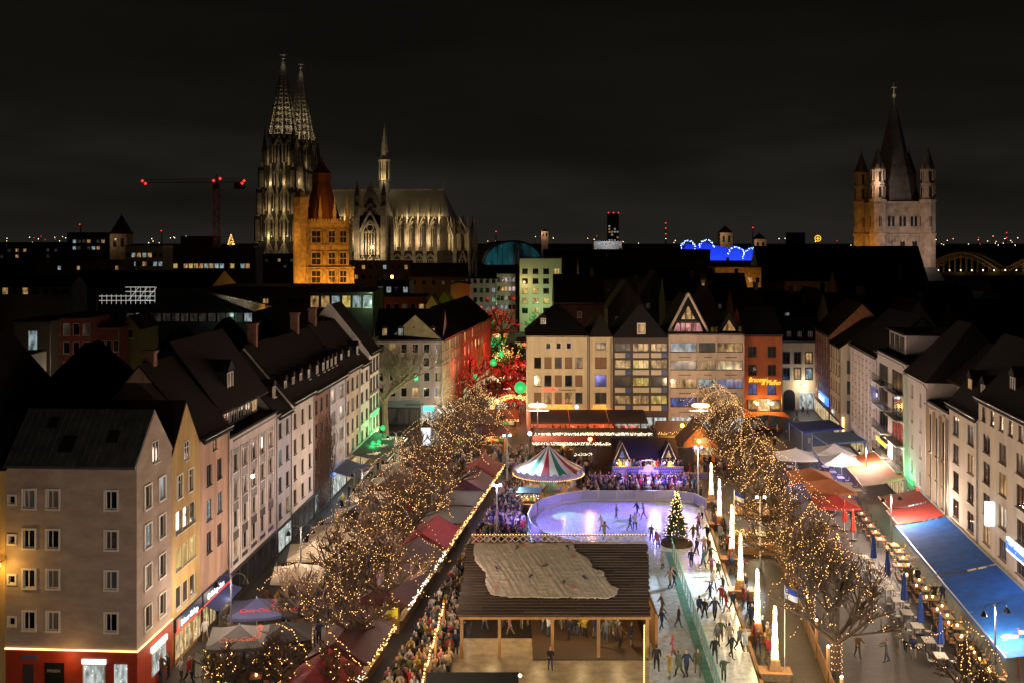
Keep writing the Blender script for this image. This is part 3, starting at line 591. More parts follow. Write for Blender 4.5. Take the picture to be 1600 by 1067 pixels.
b = MB(); b.lathe([(.12, 0), (.32, 0), (.32, .08), (.12, .08), (.12, 0)], 16, M=Matrix.Translation((7.7, -.05, 4.0)) @ Matrix.Rotation(R(90), 4, 'X')); b.build('round_sign', led_w, c1)
dormer(c1, 2.0, 2.0, 16.6, 1.1, 1.1, 2, white_frame, glass_dim, slate)
A, B = CB(919.8, 957)
c1b, _ = building('hotel_annex', 'narrow cream hotel annex under a dark pointed roof', A, B, 14.8, 12, m_cream, [(1.0, z, 1.8, 1.72, 'two', brown_frame, pm, 0) for z, pm in ((4.5, glass_dim), (7.2, glass_blue), (10.0, blind))] + [(1.1, 12.9, 1.6, 1.1, 'two', brown_frame, glass_dark, 0)], ('gy', 3.4), slate, 'hotel', gm=slate)
text('HOTEL', .75, led_o, c1b, (.7, -.25, 3.78), depth=.05, width=.9)
for x in (.12, 3.5): b = MB(); b.tube([(x, -.1, 3.6), (x, -.1, 14.7)], .06); b.build('downpipe', brown_frame, c1b)
# blue panelled house
A, B = CB(957.3, 1043.8)
m_frame = mat('dark brown facade frame', (.07, .05, .045), .6, noise=(2, .3)); m_bluep = mat('blue panel', (.04, .09, .26), .5); m_pan = mat('cream panel', (.6, .52, .4), .6)
wins = []
for z in (4.3, 7.1, 9.85, 12.5):
    for i in range(3): wins.append((.35 + i * 2.82, z + .1, 2.5, 1.35 if z < 12 else 1.25, 'three', m_frame, pick([(glass_warm, 3), (glass_dim, 1), (glass_yel, 1.4), (glass_blue, .3), (curtain, 1)]), 0))
c2, wc2 = building('panelled_house', 'house with dark frame, cream and blue panels and wide windows', A, B, 14.7, 11, m_frame, wins, ('gy', 5.2), slate, 'house', gm=slate)
for z in (3.55, 6.35, 9.1, 11.75):
    for i in range(3):
        x = .35 + i * 2.82; blu = i != 1
        flatbox(c2, 'panel', I4, x, x + (1.6 if blu else 2.5), z - .15, z + .62, -.05, -.006, m_pan)
        if blu: flatbox(c2, 'panel', I4, x + 1.65, x + 2.5, z - .15, z + .62, -.06, -.006, m_bluep)
    flatbox(c2, 'floor_band', I4, 0, wc2, z - .3, z - .17, -.18, -.006, m_frame)
window(c2, I4, 3.9, 15.4, 1.1, 1.5, 'two', white_frame, glass_warm, .3, True)
shop(c2, wc2, .2, wc2 - .2, glass_shopw, h=2.6, n=4)
# balcony block with timber gable
A, B = CB(1044.2, 1162.8)
m_rose = stucco('rosy beige render', (.58, .46, .39), .15); wins = []
for z in (4.0, 6.9, 9.75, 12.5):
    for x, w_ in ((.35, 4.1), (4.75, 2.6), (7.7, 3.9)): wins.append((x, z, w_, 1.45, 'three', dark_frame, pick([(glass_dim, 1.5), (glass_warm, 2.4), (glass_blue, .3), (glass_cool, .4), (curtain, 1.5)]), 0))
c3, wc3 = building('balcony_block', 'rosy apartment block with long loggias and a lit timber gable', A, B, 15.3, 12, m_rose, wins, ('flat', 0), slate, 'building')
for z in (3.4, 6.3, 9.15, 11.9):
    for x, w_ in ((.3, 4.2), (4.7, 2.7), (7.65, 4.0)):
        o = flatbox(c3, 'parapet', I4, x, x + w_, z - .35, z + .58, -.35, -.006, m_rose); flatbox(c3, 'slot', I4, x + w_ * .3, x + w_ * .75, z - .2, z - .08, -.38, -.352, dark_frame)
for x in (.05, 4.5, 7.42, 11.62): flatbox(c3, 'pier', I4, x, x + .2, 2.8, 15.2, -.3, -.006, m_rose)
q = MB(); q.prism([(.3, 15.55), (6.3, 15.55), (3.3, 21.4)], 1.2, 11, 0); q.build('gable_roof', slate, c3)
q = MB()
for a, c in (((.2, 15.6), (3.3, 21.6)), ((6.4, 15.6), (3.3, 21.6))): q.tube([(a[0], 1.0, a[1]), (c[0], 1.0, c[1])], .2, 4)
q.build('bargeboard', m_rose, c3)
q = MB(); q.quad((1.0, 1.17, 15.6), (5.6, 1.17, 15.6), (5.1, 1.17, 16.9), (1.5, 1.17, 16.9)); o = q.build('gable_window', mat_room('gable room', (.25, .03, .05), (1, .45, .4), .9, 3), c3)
q = MB(); q.tri((2.2, 1.16, 17.5), (4.4, 1.16, 17.5), (3.3, 1.16, 19.6)); q.build('gable_pane', glass_warm, c3)
q = MB()
for x0, z0, x1, z1 in ((2.9, 15.6, 2.9, 18.8), (3.8, 15.6, 3.8, 18.8), (1.0, 17.2, 5.6, 17.2), (2.1, 15.6, 2.1, 17.2), (4.5, 15.6, 4.5, 17.2)): q.tube([(x0, 1.1, z0), (x1, 1.1, z1)], .07, 4)
q.build('gable_beam', m_frame, c3)
q = MB(); q.prism([(7.9, 15.55), (11.6, 15.55), (9.75, 18.6)], 1.2, 9, 0); q.build('gable_roof', slate, c3)
q = MB(); q.tri((8.7, 1.17, 15.7), (10.8, 1.17, 15.7), (9.75, 1.17, 17.4)); q.build('gable_pane', glass_warm, c3)
gm = mat('terrace greenery', (.16, .15, .03), .9, noise=(6, .5))
for x in (.5, 6.9, 7.6, 11.3):
    q = MB()
    for i in range(40): a = rnd.random() * 6.3; r_ = rnd.random() * .45; z = 15.6 + rnd.random() * .9; q.tube([(x + r_ * math.cos(a) * .3, .4 + r_ * math.sin(a) * .3, 15.5), (x + r_ * math.cos(a), .4 + r_ * math.sin(a), z)], [.03, .01], 3)
    q.build('terrace_plant', gm, c3)
shop(c3, wc3, .3, wc3 - .3, glass_shopw, h=2.6, n=5, frame=stone_trim)
lamp('terrace_glow', 'POINT', (3.3, .2, 16.4), 60, (1, .6, .4), c3, .4)
# orange neon tavern
A, B = CB(1163.2, 1222.5, 168)
m_or = mat('red orange render', (.42, .12, .05), .85, noise=(.8, .25), bump=(16, .3), streak=.5)
c4, wc4 = building('neon_tavern', 'red orange tavern with yellow script neon and a glowing doorway', A, B, 15.0, 11, m_or, [(x, z, 1.35, 1.7, 'two', dark_frame, pm, 0) for z, pm in ((11.4, glass_dark), (8.5, glass_dark), (5.5, glass_blue)) for x in (.6, 3.7)], ('gx', 4), slate, 'house')
text('Brauerei', 1.15, led_y, c4, (.55, -.3, 7.5), depth=.05, shear=.35, width=.74); text('& Pfaffen', 1.15, led_y, c4, (2.6, -.3, 7.05), depth=.05, shear=.35, width=.74)
shop(c4, wc4, .3, wc4 - .3, glass_dim, h=3.8, n=3, frame=m_or)
for x, s in ((.5, 1), (4.1, 1)): o = flatbox(c4, 'leaded_window', I4, x, x + 1.5, 3.1, 4.6, -.16, -.006, dark_frame); p = MB(); p.quad((x + .1, -.17, 3.2), (x + 1.4, -.17, 3.2), (x + 1.4, -.17, 4.5), (x + .1, -.17, 4.5)); p.build('pane', glass_warm, o)
o = flatbox(c4, 'lit_sign', I4, 2.2, 4.0, 2.9, 4.8, -.16, -.006, mat_room('gold entrance', (.8, .45, .1), (1, .85, .45), 1.3, 5))
for x in (1.9, 4.2): b = MB(); b.ball((x, -.6, 4.1), .22); b.build('globe_lamp', mat_em('globe', (1, .75, .3), 18), c4); lamp('tavern_glow', 'POINT', (x, -1.0, 4.2), 260, (1, .50, .12), c4, .3)
b = MB(); b.add([(-.3, -.1, 2.75), (6.3, -.1, 2.75), (6.6, -3.0, 2.25), (-.6, -3.0, 2.25), (3, -3.0, 2.75)], [(3, 4, 0), (4, 1, 0), (4, 2, 1)]); b.build('awning', mat('orange canvas', (.6, .16, .03), .8, alpha=1), c4)
# white house in the lane with black sash windows
A, B = (G(1222, 187), 187), (G(1288, 187), 187)
c5, wc5 = building('lane_house', 'white house with black sash windows and an archway in the lane', A, B, 12.2, 10, m_cream, grid([.2 + i * 2.0 for i in range(4)], [5.4, 8.2], 1.1, 1.9, 'cross', dark_frame, [(glass_dark, 2), (glass_cool, 1.2), (glass_warm, 1)], .2), ('gx', 4), slate, 'house')
for i in range(3): dormer(c5, .9 + i * 1.9, .8, 12.6, 1.0, 1.2, 2.2, white_frame, glass_dim, slate)
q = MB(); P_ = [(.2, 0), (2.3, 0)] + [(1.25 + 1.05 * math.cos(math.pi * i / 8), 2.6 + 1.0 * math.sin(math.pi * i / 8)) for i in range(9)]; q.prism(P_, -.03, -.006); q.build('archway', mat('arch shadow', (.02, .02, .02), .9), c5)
shop(c5, wc5, 3.0, 6.8, glass_shopw, h=3.2, n=3, frame=white_frame)
q = MB(); q.tube([(3.6, -.05, 4.3), (3.6, -.8, 4.6)], .04); q.ball((3.6, -.8, 4.4), .25); q.build('lantern', mat_em('white lantern', (1, .95, .8), 10), c5); lamp('lane_light', 'POINT', (3.6, -1.6, 4.4), 330, (1, .92, .75), c5, .3)

# ================================================================== LEFT FAR BLOCK behind the big tree
A, B = (G(584, 172), 172), (G(691, 172), 172)
m_lg = stucco('grey office render', (.40, .35, .31), .2)
f1, wf1 = building('office_block', 'grey corner block behind the big bare tree', A, B, 13.8, 14, m_lg, grid([.7 + i * 1.85 for i in range(6)], [4.5, 7.0, 9.4, 11.6], 1.0, 1.5, 'one', white_frame, [(glass_dark, 3), (glass_blue, .5), (glass_warm, .7)]), ('gx', 4.5), slate, 'building', None)
for i in range(4): dormer(f1, 1.2 + i * 2.6, .7, 14.3, 1.0, 1.3, 2, white_frame, pick([(glass_warm, 1), (glass_cool, 1)]), slate)
shop(f1, wf1, .3, wf1 - 3.6, glass_dim, h=2.8, n=4, band=1.1, bandm=mat('teal fascia', (.16, .24, .26), .6)); shop(f1, wf1, wf1 - 3.4, wf1 - .8, glass_shopw, h=3.2, n=1, frame=white_frame)
text('SPARKASSE', .6, mat('sign letters', (.05, .08, .09), .5), f1, (5.2, -.25, 3.1), depth=.03); flatbox(f1, 'sign', I4, wf1 - 3.1, wf1 - 1.4, 2.2, 3.0, -.3, -.12, mat_em('teal sign', (.1, .8, .7), 1.5))
A2, B2 = (G(691, 172) + .02, 172), (G(691, 172) + 2.2, 190); f2, wf2 = building('side_block', 'olive lit flank of the grey block along the festive street', A2, B2, 13.8, 9, mat('olive lit render', (.36, .33, .18), .9, noise=(1, .3)), grid([1 + i * 2.7 for i in range(6)], [4.5, 7.0, 9.4, 11.6], 1.1, 1.5, 'one', white_frame, MIX), ('gx', 4), slate, 'building')  # olive wall colour paints the street's light on the grey flank
A3, B3 = (G(717, 190.1), 190.1), (G(766, 228), 228); f3, wf3 = building('street_block', 'orange lit tall house with dark roof on the festive street', A3, B3, 13.4, 10, mat('orange lit render', (.42, .24, .10), .9, noise=(1, .3)), grid([1.5 + i * 4.2 for i in range(8)], [3.2, 5.9, 8.5, 11.1], 1.6, 1.8, 'one', white_frame, MIX), ('gx', 4.5), slate, 'building')  # orange street light is put into the wall colour
shop(f3, wf3, .5, wf3 - .5, glass_shop, h=2.8, n=10)
# ================================================================== CATHEDRAL
stone = mat('weathered stone in lit tone', (.42, .36, .28), .9, noise=(.25, .55), bump=(1.5, .8)); stone_shade = mat('gothic stone in shade tone', (.045, .038, .030), .9, noise=(.3, .5), bump=(1.5, .8))  # pale and dark stone tones paint floodlit edges against shaded bodies
lead = wave_mat('lead roof', (.30, .28, .22), .35, 'X', .25, .6, .5, 2); cglass = mat('church glass', (.02, .02, .025), .2)
CA = -math.atan2(4.2, 38); cath = thing('cathedral', 'floodlit gothic cathedral with twin openwork spires', 'cathedral', (-154, 740, 3), CA)
_pin = {}
def pinnacle(parent, x, y, z, w, h, m=stone, name='pinnacle'):
    k = (round(w, 1), round(h, 1), m.name)
    if k not in _pin:
        b = MB(); b.box(-w / 2, w / 2, -w / 2, w / 2, 0, h * .38); b.box(-w * .62, w * .62, -w * .62, w * .62, h * .36, h * .41)
        b.lathe([(w * .62, h * .41), (w * .05, h * .97), (.001, h)], 4, ph=R(45))
        for i in range(1, 5):
            f = i / 5; zz = h * (.41 + .55 * f); rr = w * .62 * (1 - f) + .05
            for a in range(4): t = a * math.pi / 2 + R(45); b.octa((rr * math.cos(t), rr * math.sin(t), zz), w * .13)
        b.octa((0, 0, h), w * .2); _pin[k] = b.mesh(name, m)
    return link(name, _pin[k], parent, (x, y, z))
_gw = {}
def arch_pts(w, h, n=6):
    """pointed arch outline from left foot to right foot; total height h"""
    r = w; hs = h - w * .866; L = [(-w / 2, 0), (-w / 2, hs)]
    for i in range(1, n + 1): t = math.pi - i / n * math.pi / 3; L.append((w / 2 + r * math.cos(t), hs + r * math.sin(t)))
    return L + [(-x, z) for x, z in reversed(L[:-1])]
def gothic(parent, x, y, z, w, h, rz=0, gable=True, mull=3, name='window'):
    k = (round(w, 1), round(h, 1), gable, mull)
    if k not in _gw:
        P_ = arch_pts(w, h); b = MB(); b.prism(list(reversed(P_)), -.05, .06)
        g_ = b.mesh('tracery_glass', cglass); f = MB(); t = w * .07
        f.tube([(p[0] * 1.05, -.25, p[1]) for p in P_], t, 5); f.tube([(p[0] * 1.22, -.15, p[1] * 1.03) for p in P_], t, 5)
        hs = h - w * .866
        for i in range(1, mull + 1): xx = -w / 2 + w * i / (mull + 1); f.tube([(xx, -.2, 0), (xx, -.2, hs + w * .25)], t * .5, 4)
        for i in range(mull + 1):
            xx = -w / 2 + w * (i + .5) / (mull + 1); q = w / (mull + 1); f.tube([(xx - q / 2, -.2, hs), (xx, -.2, hs + q * .8), (xx + q / 2, -.2, hs)], t * .45, 4)
        f.tube([(w * .24 * math.cos(a * math.pi / 5), -.2, hs + w * .42 + w * .24 * math.sin(a * math.pi / 5)) for a in range(11)], t * .5, 4)
        if gable:
            for s in (-1, 1): f.tube([(s * w * .78, -.35, hs + w * .1), (0, -.35, h + w * .75)], t * 1.1, 5)
            for s in (-1, 1):
                for i in range(1, 6): q = i / 6; f.octa((s * w * .78 * (1 - q), -.4, hs + w * .1 + (h + w * .65 - hs) * q + t), t * 1.4)
            f.tube([(0, -.35, h + w * .7), (0, -.35, h + w * 1.1)], [t, t * .4], 5)
        _gw[k] = (f.mesh(name, stone), g_)
    o = link(name, _gw[k][0], parent, (x, y, z), rz); link('tracery_glass', _gw[k][1], o); return o
def tower(cx, cy):
    t = MB()                                                     # square storeys with corner buttresses, ledges and blind ribs
    for z0, z1, w in ((0, 26, 27), (26, 44, 25.4), (44, 62, 23.6), (62, 77, 21.5)):
        h = w / 2; t.box(cx - h, cx + h, cy - h, cy + h, z0, z1); t.box(cx - h - .5, cx + h + .5, cy - h - .5, cy + h + .5, z1 - .9, z1)
        for sx in (-1, 1):
            for sy in (-1, 1): t.box(cx + sx * h - 2.4, cx + sx * h + 2.4, cy + sy * h - 2.4, cy + sy * h + 2.4, z0, z1 - 1.2)
        for i in range(10):
            q = -h + 3 + i * (2 * h - 6) / 9
            t.box(cx + q - .22, cx + q + .22, cy - h - .45, cy - h, z0 + 1, z1 - 1); t.box(cx + h, cx + h + .45, cy + q - .22, cy + q + .22, z0 + 1, z1 - 1)
    t.lathe([(9.6, 77), (9.6, 97), (10.2, 97.2), (10.2, 98.5), (8.6, 98.6)], 8, (cx, cy, 0), ph=R(22.5))
    t.build('tower', stone_shade, cath)
    for z0_, z1_, w in ((0, 25, 27), (26, 43, 25.4), (44, 61, 23.6), (62, 76, 21.5)):
        h = w / 2
        for q in (-h, -h * .42, 0, h * .42, h):
            for sx, sy in ((q, -h - 1.0), (h + 1.0, q)):
                u = MB(); e_ = .8 if abs(q) < h else 1.5; u.box(cx + sx - e_, cx + sx + e_, cy + sy - e_, cy + sy + e_, z0_, z1_ - 3); u.lathe([(e_ * 1.4, z1_ - 3), (.05, z1_ + 3)], 4, (cx + sx, cy + sy, 0), ph=R(45)); u.build('buttress', stone, cath)
    tw = cath
    for z, w, h in ((4, 5, 17), (29, 4.6, 13), (46.5, 4.6, 13.5), (63.5, 4.2, 11)):
        hw = {4: 27, 29: 25.4, 46.5: 23.6, 63.5: 21.5}[z] / 2
        for q in ((-5, 5) if z < 60 else (0,)):
            gothic(tw, cx + q, cy - hw - .3, z, w, h, 0, True, 2); gothic(tw, cx + hw + .3, cy + q, z, w, h, R(90), True, 2)
    for a in range(8): t_ = a * math.pi / 4; gothic(tw, cx + 9.0 * math.sin(t_), cy - 9.0 * math.cos(t_), 79, 4.4, 15, t_, True, 1)
    for z, w, ph, pw in ((26, 13.6, 11, 2.2), (44, 12.6, 13, 2.2), (62, 11.6, 13, 2.2), (77, 9.6, 26, 3.0)):
        for sx in (-1, 1):
            for sy in (-1, 1): pinnacle(tw, cx + sx * w, cy + sy * w, z, pw, ph, stone_shade if z > 50 else stone)
        for q in (-.5, 0, .5): pinnacle(tw, cx + q * w * 1.5, cy - w, z, 1.3, ph * .55, stone); pinnacle(tw, cx + w, cy + q * w * 1.5, z, 1.3, ph * .55, stone)
    for a in range(8): t_ = a * math.pi / 4 + R(22.5); pinnacle(tw, cx + 9.6 * math.cos(t_), cy + 9.6 * math.sin(t_), 96, 1.4, 9, stone)
    s = MB(); z0, z1, r0 = 98.5, 149, 9.3                             # openwork spire
    rad = lambda z: r0 * (1 - (z - z0) / (z1 - z0)) + .5
    for a in range(8):
        t_ = a * math.pi / 4 + R(22.5); s.tube([((rad(z)) * math.cos(t_) + cx, rad(z) * math.sin(t_) + cy, z) for z in (z0, z1)], [.62, .35], 5)
        for i in range(1, 20):
            z = z0 + (z1 - z0) * i / 20; s.octa((cx + (rad(z) + .55) * math.cos(t_), cy + (rad(z) + .55) * math.sin(t_), z), .42)
    zz = [z0 + 1]; 
    while zz[-1] < z1 - 4: zz.append(zz[-1] + max(2.0, 5.2 * rad(zz[-1]) / r0))
    for j, z in enumerate(zz):
        pts = [(cx + rad(z) * math.cos(a * math.pi / 4 + R(22.5)), cy + rad(z) * math.sin(a * math.pi / 4 + R(22.5)), z) for a in range(9)]; s.tube(pts, .38, 4)
        if j + 1 < len(zz):
            z2 = zz[j + 1]
            for a in range(8):
                A_ = Vector(pts[a]); B_ = Vector(pts[a + 1]); C_ = Vector((cx + rad(z2) * math.cos(a * math.pi / 4 + R(22.5)), cy + rad(z2) * math.sin(a * math.pi / 4 + R(22.5)), z2)); D_ = Vector((cx + rad(z2) * math.cos((a + 1) * math.pi / 4 + R(22.5)), cy + rad(z2) * math.sin((a + 1) * math.pi / 4 + R(22.5)), z2))
                s.tube([tuple((A_ + B_) / 2), tuple((C_ + D_) / 2)], .22, 4)
                ce = (A_ + B_ + C_ + D_) / 4; e1 = (B_ - A_) * .36; e2 = (C_ + D_ - A_ - B_) * .18
                s.tube([tuple(ce + e1 * math.cos(q * math.pi / 3) + e2 * math.sin(q * math.pi / 3)) for q in range(7)], .2, 4)
    s.build('spire', mat('dark spire stone', (.17, .14, .105), .9), cath)  # spire stone in one even dark tone
    f = MB(); f.tube([(cx, cy, 148), (cx, cy, 157)], [.5, .2], 6)
    for z, r_ in ((150.5, 1.5), (153, 2.4), (155.5, 1.2)):
        f.lathe([(.3, -.5), (r_, 0), (.3, .5)], 8, (cx, cy, z))
    f.build('finial', mat('pale finial stone', (.55, .5, .42), .8), cath)
    lamp('spire_light', 'POINT', (cx, cy, 101), 7000, (1, .86, .55), cath, .6); lamp('spire_light', 'POINT', (cx, cy, 115), 2200, (1, .88, .6), cath, .4); lamp('finial_light', 'POINT', (cx + 1.5, cy - 4.5, 146), 260, (1, .9, .7), cath, .3)
tower(0, -19.5); tower(0, 19.5)
NZ, RZ = 43, 61.5
b = MB(); b.box(13, 108, -7.5, 7.5, 0, NZ); b.box(13, 112, -22, 22, 0, 19.5)
apse = [(108 + 7.5 * math.sin(a * math.pi / 6), -7.5 * math.cos(a * math.pi / 6)) for a in range(7)]; b.slab(apse, 0, NZ)
b.slab([(108 + 22 * math.sin(a * math.pi / 6), -22 * math.cos(a * math.pi / 6)) for a in range(7)], 0, 19.5); b.box(57, 75, -40, 40, 0, NZ)
b.box(13, 108, -7.9, 7.9, NZ - 1.2, NZ + .4); b.build('nave_wall', mat('gothic stone in recess shade tone', (.05, .04, .028), .9, noise=(.3, .55), bump=(1.5, .8)), cath)  # wall colour darkened so gaps between the piers read as shade
def gr(x0, x1, hip=0):
    r_ = MB(); r_.add([(x0, -8.2, NZ), (x1, -8.2, NZ), (x1, 8.2, NZ), (x0, 8.2, NZ), (x0, 0, RZ), (x1 - 1, 0, RZ)], [(0, 1, 5, 4), (1, 2, 5), (2, 3, 4, 5), (3, 0, 4)]); return r_
r_ = gr(11, 108.5)
ap = [(108.5 + 8.2 * math.sin(a * math.pi / 6), -8.2 * math.cos(a * math.pi / 6), NZ) for a in range(7)]
for a in range(6): r_.tri(ap[a], ap[a + 1], (107.4, 0, RZ))
rf = r_.build('roof', lead, cath)
q = MB(); q.add([(57.6, -40, NZ), (74.4, -40, NZ), (74.4, 40, NZ), (57.6, 40, NZ), (66, -40, RZ), (66, 40, RZ)], [(0, 4, 5, 3), (4, 1, 2, 5), (0, 1, 4), (2, 3, 5)]); q.build('transept_roof', lead, cath, fix=True)
q = MB()
for x in range(12, 108, 2): q.octa((x, 0, RZ + .5), .55)
q.tube([(11, 0, RZ), (107.5, 0, RZ)], .35, 4); q.build('ridge_crest', stone, cath)
q = MB(); q.tube([(107.4, 0, RZ), (107.4, 0, RZ + 8)], [.25, .1], 5); q.box(107.2, 107.6, -1.2, 1.2, RZ + 5.6, RZ + 6.0); q.build('ridge_cross', stone, cath)
# transept south front
q = MB(); q.prism([(57, NZ), (75, NZ), (66, RZ + 3)], -41, -39.6); q.box(55.5, 58.8, -42.5, -38, 0, NZ + 6); q.box(73.2, 76.5, -42.5, -38, 0, NZ + 6)
for s in (-1, 1):
    for i in range(12): f = i / 11; q.octa((66 + s * 9 * (1 - f), -40.5, NZ + (RZ + 3 - NZ) * f + .5), .6)
q.build('transept_front', stone, cath); gothic(cath, 66, -41.2, 17, 9.5, 22, 0, True, 4); gothic(cath, 66, -41.4, NZ + 1.5, 3.2, 6, 0, False, 1)
for x in (61, 66, 71): gothic(cath, x, -41.2, 4, 3.4, 10, 0, True, 1)
for x in (57.1, 74.9): pinnacle(cath, x, -40.3, NZ + 6, 3.4, 17)
for x in (63, 69): pinnacle(cath, x, -40.8, NZ + 1, 1.2, 9)
# clerestory windows, aisle windows, buttress piers, flyers, pinnacles
for x in (20, 28, 36, 44, 52, 80, 87.5, 95, 102.5):
    gothic(cath, x, -7.9, 22, 5.2, 17, 0, True, 3); gothic(cath, x, -22.3, 4, 5, 13, 0, False, 3)
piers = [16, 24, 32, 40, 48, 55, 76.5, 83.7, 91.2, 98.7, 106]
def flyer(x0, y0, dx, dy, reach):
    f = MB(); L_ = reach
    for z0, z1 in ((27, 35), (33, 41)):
        n = 5; lo = [(L_ * i / n, z0 + (z1 - z0) * (i / n) ** .7 - 1.1 * math.sin(math.pi * i / n)) for i in range(n + 1)]; up = [(L_ * i / n, z0 + 1.8 + (z1 - z0) * i / n) for i in range(n + 1)]
        for i in range(n): f.prism([lo[i], lo[i + 1], up[i + 1], up[i]], -.4, .4, 0)
    o = f.build('flying_buttress', stone, cath, (x0, y0, 0), math.atan2(dy, dx)); return o
_pm = MB(); _pm.box(-1.1, 1.1, -1.8, 1.8, 0, 31); _pm.box(-1.35, 1.35, -2.1, 2.1, 18.5, 19.6)
for z in (8, 14, 24, 28): _pm.box(-.3, .3, -2.15, -1.8, z - 4, z)
_pm = _pm.mesh('buttress_pier', stone)
for x in piers:
    for y in (-21, -14): link('buttress_pier', _pm, cath, (x, y, 0)); pinnacle(cath, x, y, 31, 1.9, 13 if y < -20 else 11)
    flyer(x, -19.5, 0, 1, 5.4); flyer(x, -12.5, 0, 1, 5); pinnacle(cath, x, -8.1, NZ - 2, 1.1, 9)
for i in range(5):
    a = R(-62 + i * 31); s, c = math.cos(a), math.sin(a)
    for r0 in (21, 14): o = link('buttress_pier', _pm, cath, (108 + r0 * s, r0 * c, 0), a + R(90)); pinnacle(cath, 108 + r0 * s, r0 * c, 31, 1.9, 12)
    flyer(108 + 19.5 * s, 19.5 * c, -s, -c, 5.4); flyer(108 + 12.5 * s, 12.5 * c, -s, -c, 5)
    a2 = a + R(15.5); gothic(cath, 108 + 22 * math.cos(a2), 22 * math.sin(a2), 4, 4.4, 12, a2 + R(90), True, 1); gothic(cath, 108 + 7.6 * math.cos(a2), 7.6 * math.sin(a2), 22, 3, 17, a2 + R(90), True, 1)
# crossing fleche
fl = MB(); fl.lathe([(3.6, NZ + 8), (3.6, 68)], 8, (66, 0, 0), ph=R(22.5)); fl.lathe([(4.2, 68), (4.2, 69)], 8, (66, 0, 0), ph=R(22.5))
for a in range(8): t = a * math.pi / 4 + R(22.5); fl.tube([(66 + 3.6 * math.cos(t), 3.6 * math.sin(t), 68), (66 + 3.6 * math.cos(t), 3.6 * math.sin(t), 82)], .45, 5)
fl.lathe([(2.2, 69), (2.2, 81)], 8, (66, 0, 0)); fl.lathe([(4.4, 81), (4.4, 82.5), (3.0, 83), (.25, 106), (.01, 109)], 8, (66, 0, 0), ph=R(22.5)); fl.box(65.8, 66.2, -.9, .9, 107, 107.5)
for a in range(8):
    t = a * math.pi / 4 + R(22.5)
    for i in range(1, 9): f = i / 9; fl.octa((66 + (3.1 * (1 - f) + .3) * math.cos(t), (3.1 * (1 - f) + .3) * math.sin(t), 83 + 23 * f), .3)
fl.build('crossing_spire', mat('pale lead spire', (.45, .41, .33), .7, noise=(.8, .3)), cath)
FW = (1.0, .74, .38)
for x in (24, 36, 48, 80, 87.5, 95, 103): lamp('clerestory_light', 'POINT', (x, -12.4, 25), 1300, FW, cath, .5); lamp('roof_light', 'POINT', (x + 3, -11.2, NZ - 1), 1100, FW, cath, .5)
for x in (18, 32, 46, 66, 84, 98, 112, 126): lamp('floodlight', 'SPOT', (x, -62, 4), 6500, FW, cath, .5, None, 75, .9).rotation_euler = (R(112), 0, 0)
for x in (20, 28, 36, 44, 52, 80, 87.5, 95, 102.5, 110): lamp('pier_light', 'POINT', (x, -17.5, 27), 1900, FW, cath, .4)
lamp('transept_light', 'POINT', (66, -47, 22), 9000, (1, .74, .40), cath, .5); lamp('fleche_light', 'POINT', (66, -6.5, 70), 1200, FW, cath, .4); lamp('fleche_light', 'SPOT', (66, -14, 62), 22000, FW, cath, .4, None, 40, .9).rotation_euler = (R(160), 0, 0)
for cx, cy in ((0, -19.5), (0, 19.5)):
    for z, e in ((5, 1800), (29, 1000), (47, 900), (65, 650), (80, 420)):
        lamp('tower_light', 'POINT', (cx - 5, cy - 17 if z < 60 else cy - 14, z), e, FW, cath, .4); lamp('tower_light', 'POINT', (cx + 6, cy - 17 if z < 60 else cy - 14, z), e, FW, cath, .4)
    lamp('tower_light', 'POINT', (17, cy + 4, 46), 1400, FW, cath, .4); lamp('tower_light', 'POINT', (15, cy - 4, 66), 1200, FW, cath, .4)

# ================================================================== TOWN HALL TOWER
sand = mat('sandstone', (.40, .31, .19), .9, noise=(.8, .5), bump=(3, .9)); rtile = wave_mat('red brown tiles', (.15, .05, .025), .9, 'Z', .35, .75, .7, 3)
th = thing('town_hall_tower', 'orange floodlit gothic town hall tower with steep red roof', 'tower', (G(507, 388), 392, 0), R(8)); d_ = 388
b = MB(); b.box(-9.0, 10.2, -7.5, 8, 0, 19.5); b.box(-8.2, 8.2, -6.8, 8, 19.5, 36.5)
for z in (13, 19.6, 27.8, 36.0): w_ = 9.3 if z < 20 else 8.5; b.box(-w_, w_ + (1.2 if z < 20 else 0), -w_ + 1.4, 8.2, z, z + .45)
b.build('wall', sand, th)
q = MB(); q.lathe([(2.6, 0), (2.6, 42), (2.9, 42), (2.9, 45.5), (2.5, 45.6), (1.2, 47.4), (.01, 48.6)], 8, (-9.0, -6.5, 0)); q.build('stair_turret', sand, th)
for z in (28.5, 20.6, 14.0):
    for x, w_ in ((-3.4, 3.2), (2.2, 2.3), (6.3, 2.3)):
        q = MB(); q.box(x - w_ / 2 - .35, x + w_ / 2 + .35, -7.15 if z > 19.6 else -7.85, -6.81 if z > 19.6 else -7.51, z, z + 5.2); o = q.build('window', sand, th)
        y = -7.17 if z > 19.6 else -7.87
        p = MB()
        for i in range(2):
            for j in range(2): p.quad((x - w_ / 2 + i * w_ / 2 + .08, y, z + .4 + j * 2.3), (x + i * w_ / 2 - .08, y, z + .4 + j * 2.3), (x + i * w_ / 2 - .08, y, z + 2.4 + j * 2.2), (x - w_ / 2 + i * w_ / 2 + .08, y, z + 2.4 + j * 2.2))
        p.build('pane', cglass, o)
    for x in (-6.6, -.6, 4.2, 8.0):
        q = MB(); q.box(x - .35, x + .35, -7.5 if z > 19.6 else -8.2, -6.81 if z > 19.6 else -7.51, z, z + 3.6); q.lathe([(.6, 3.6), (.01, 5.6)], 4, (x, -7.2 if z > 19.6 else -7.9, z), ph=R(45)); q.build('statue_niche', sand, th)
q = MB()
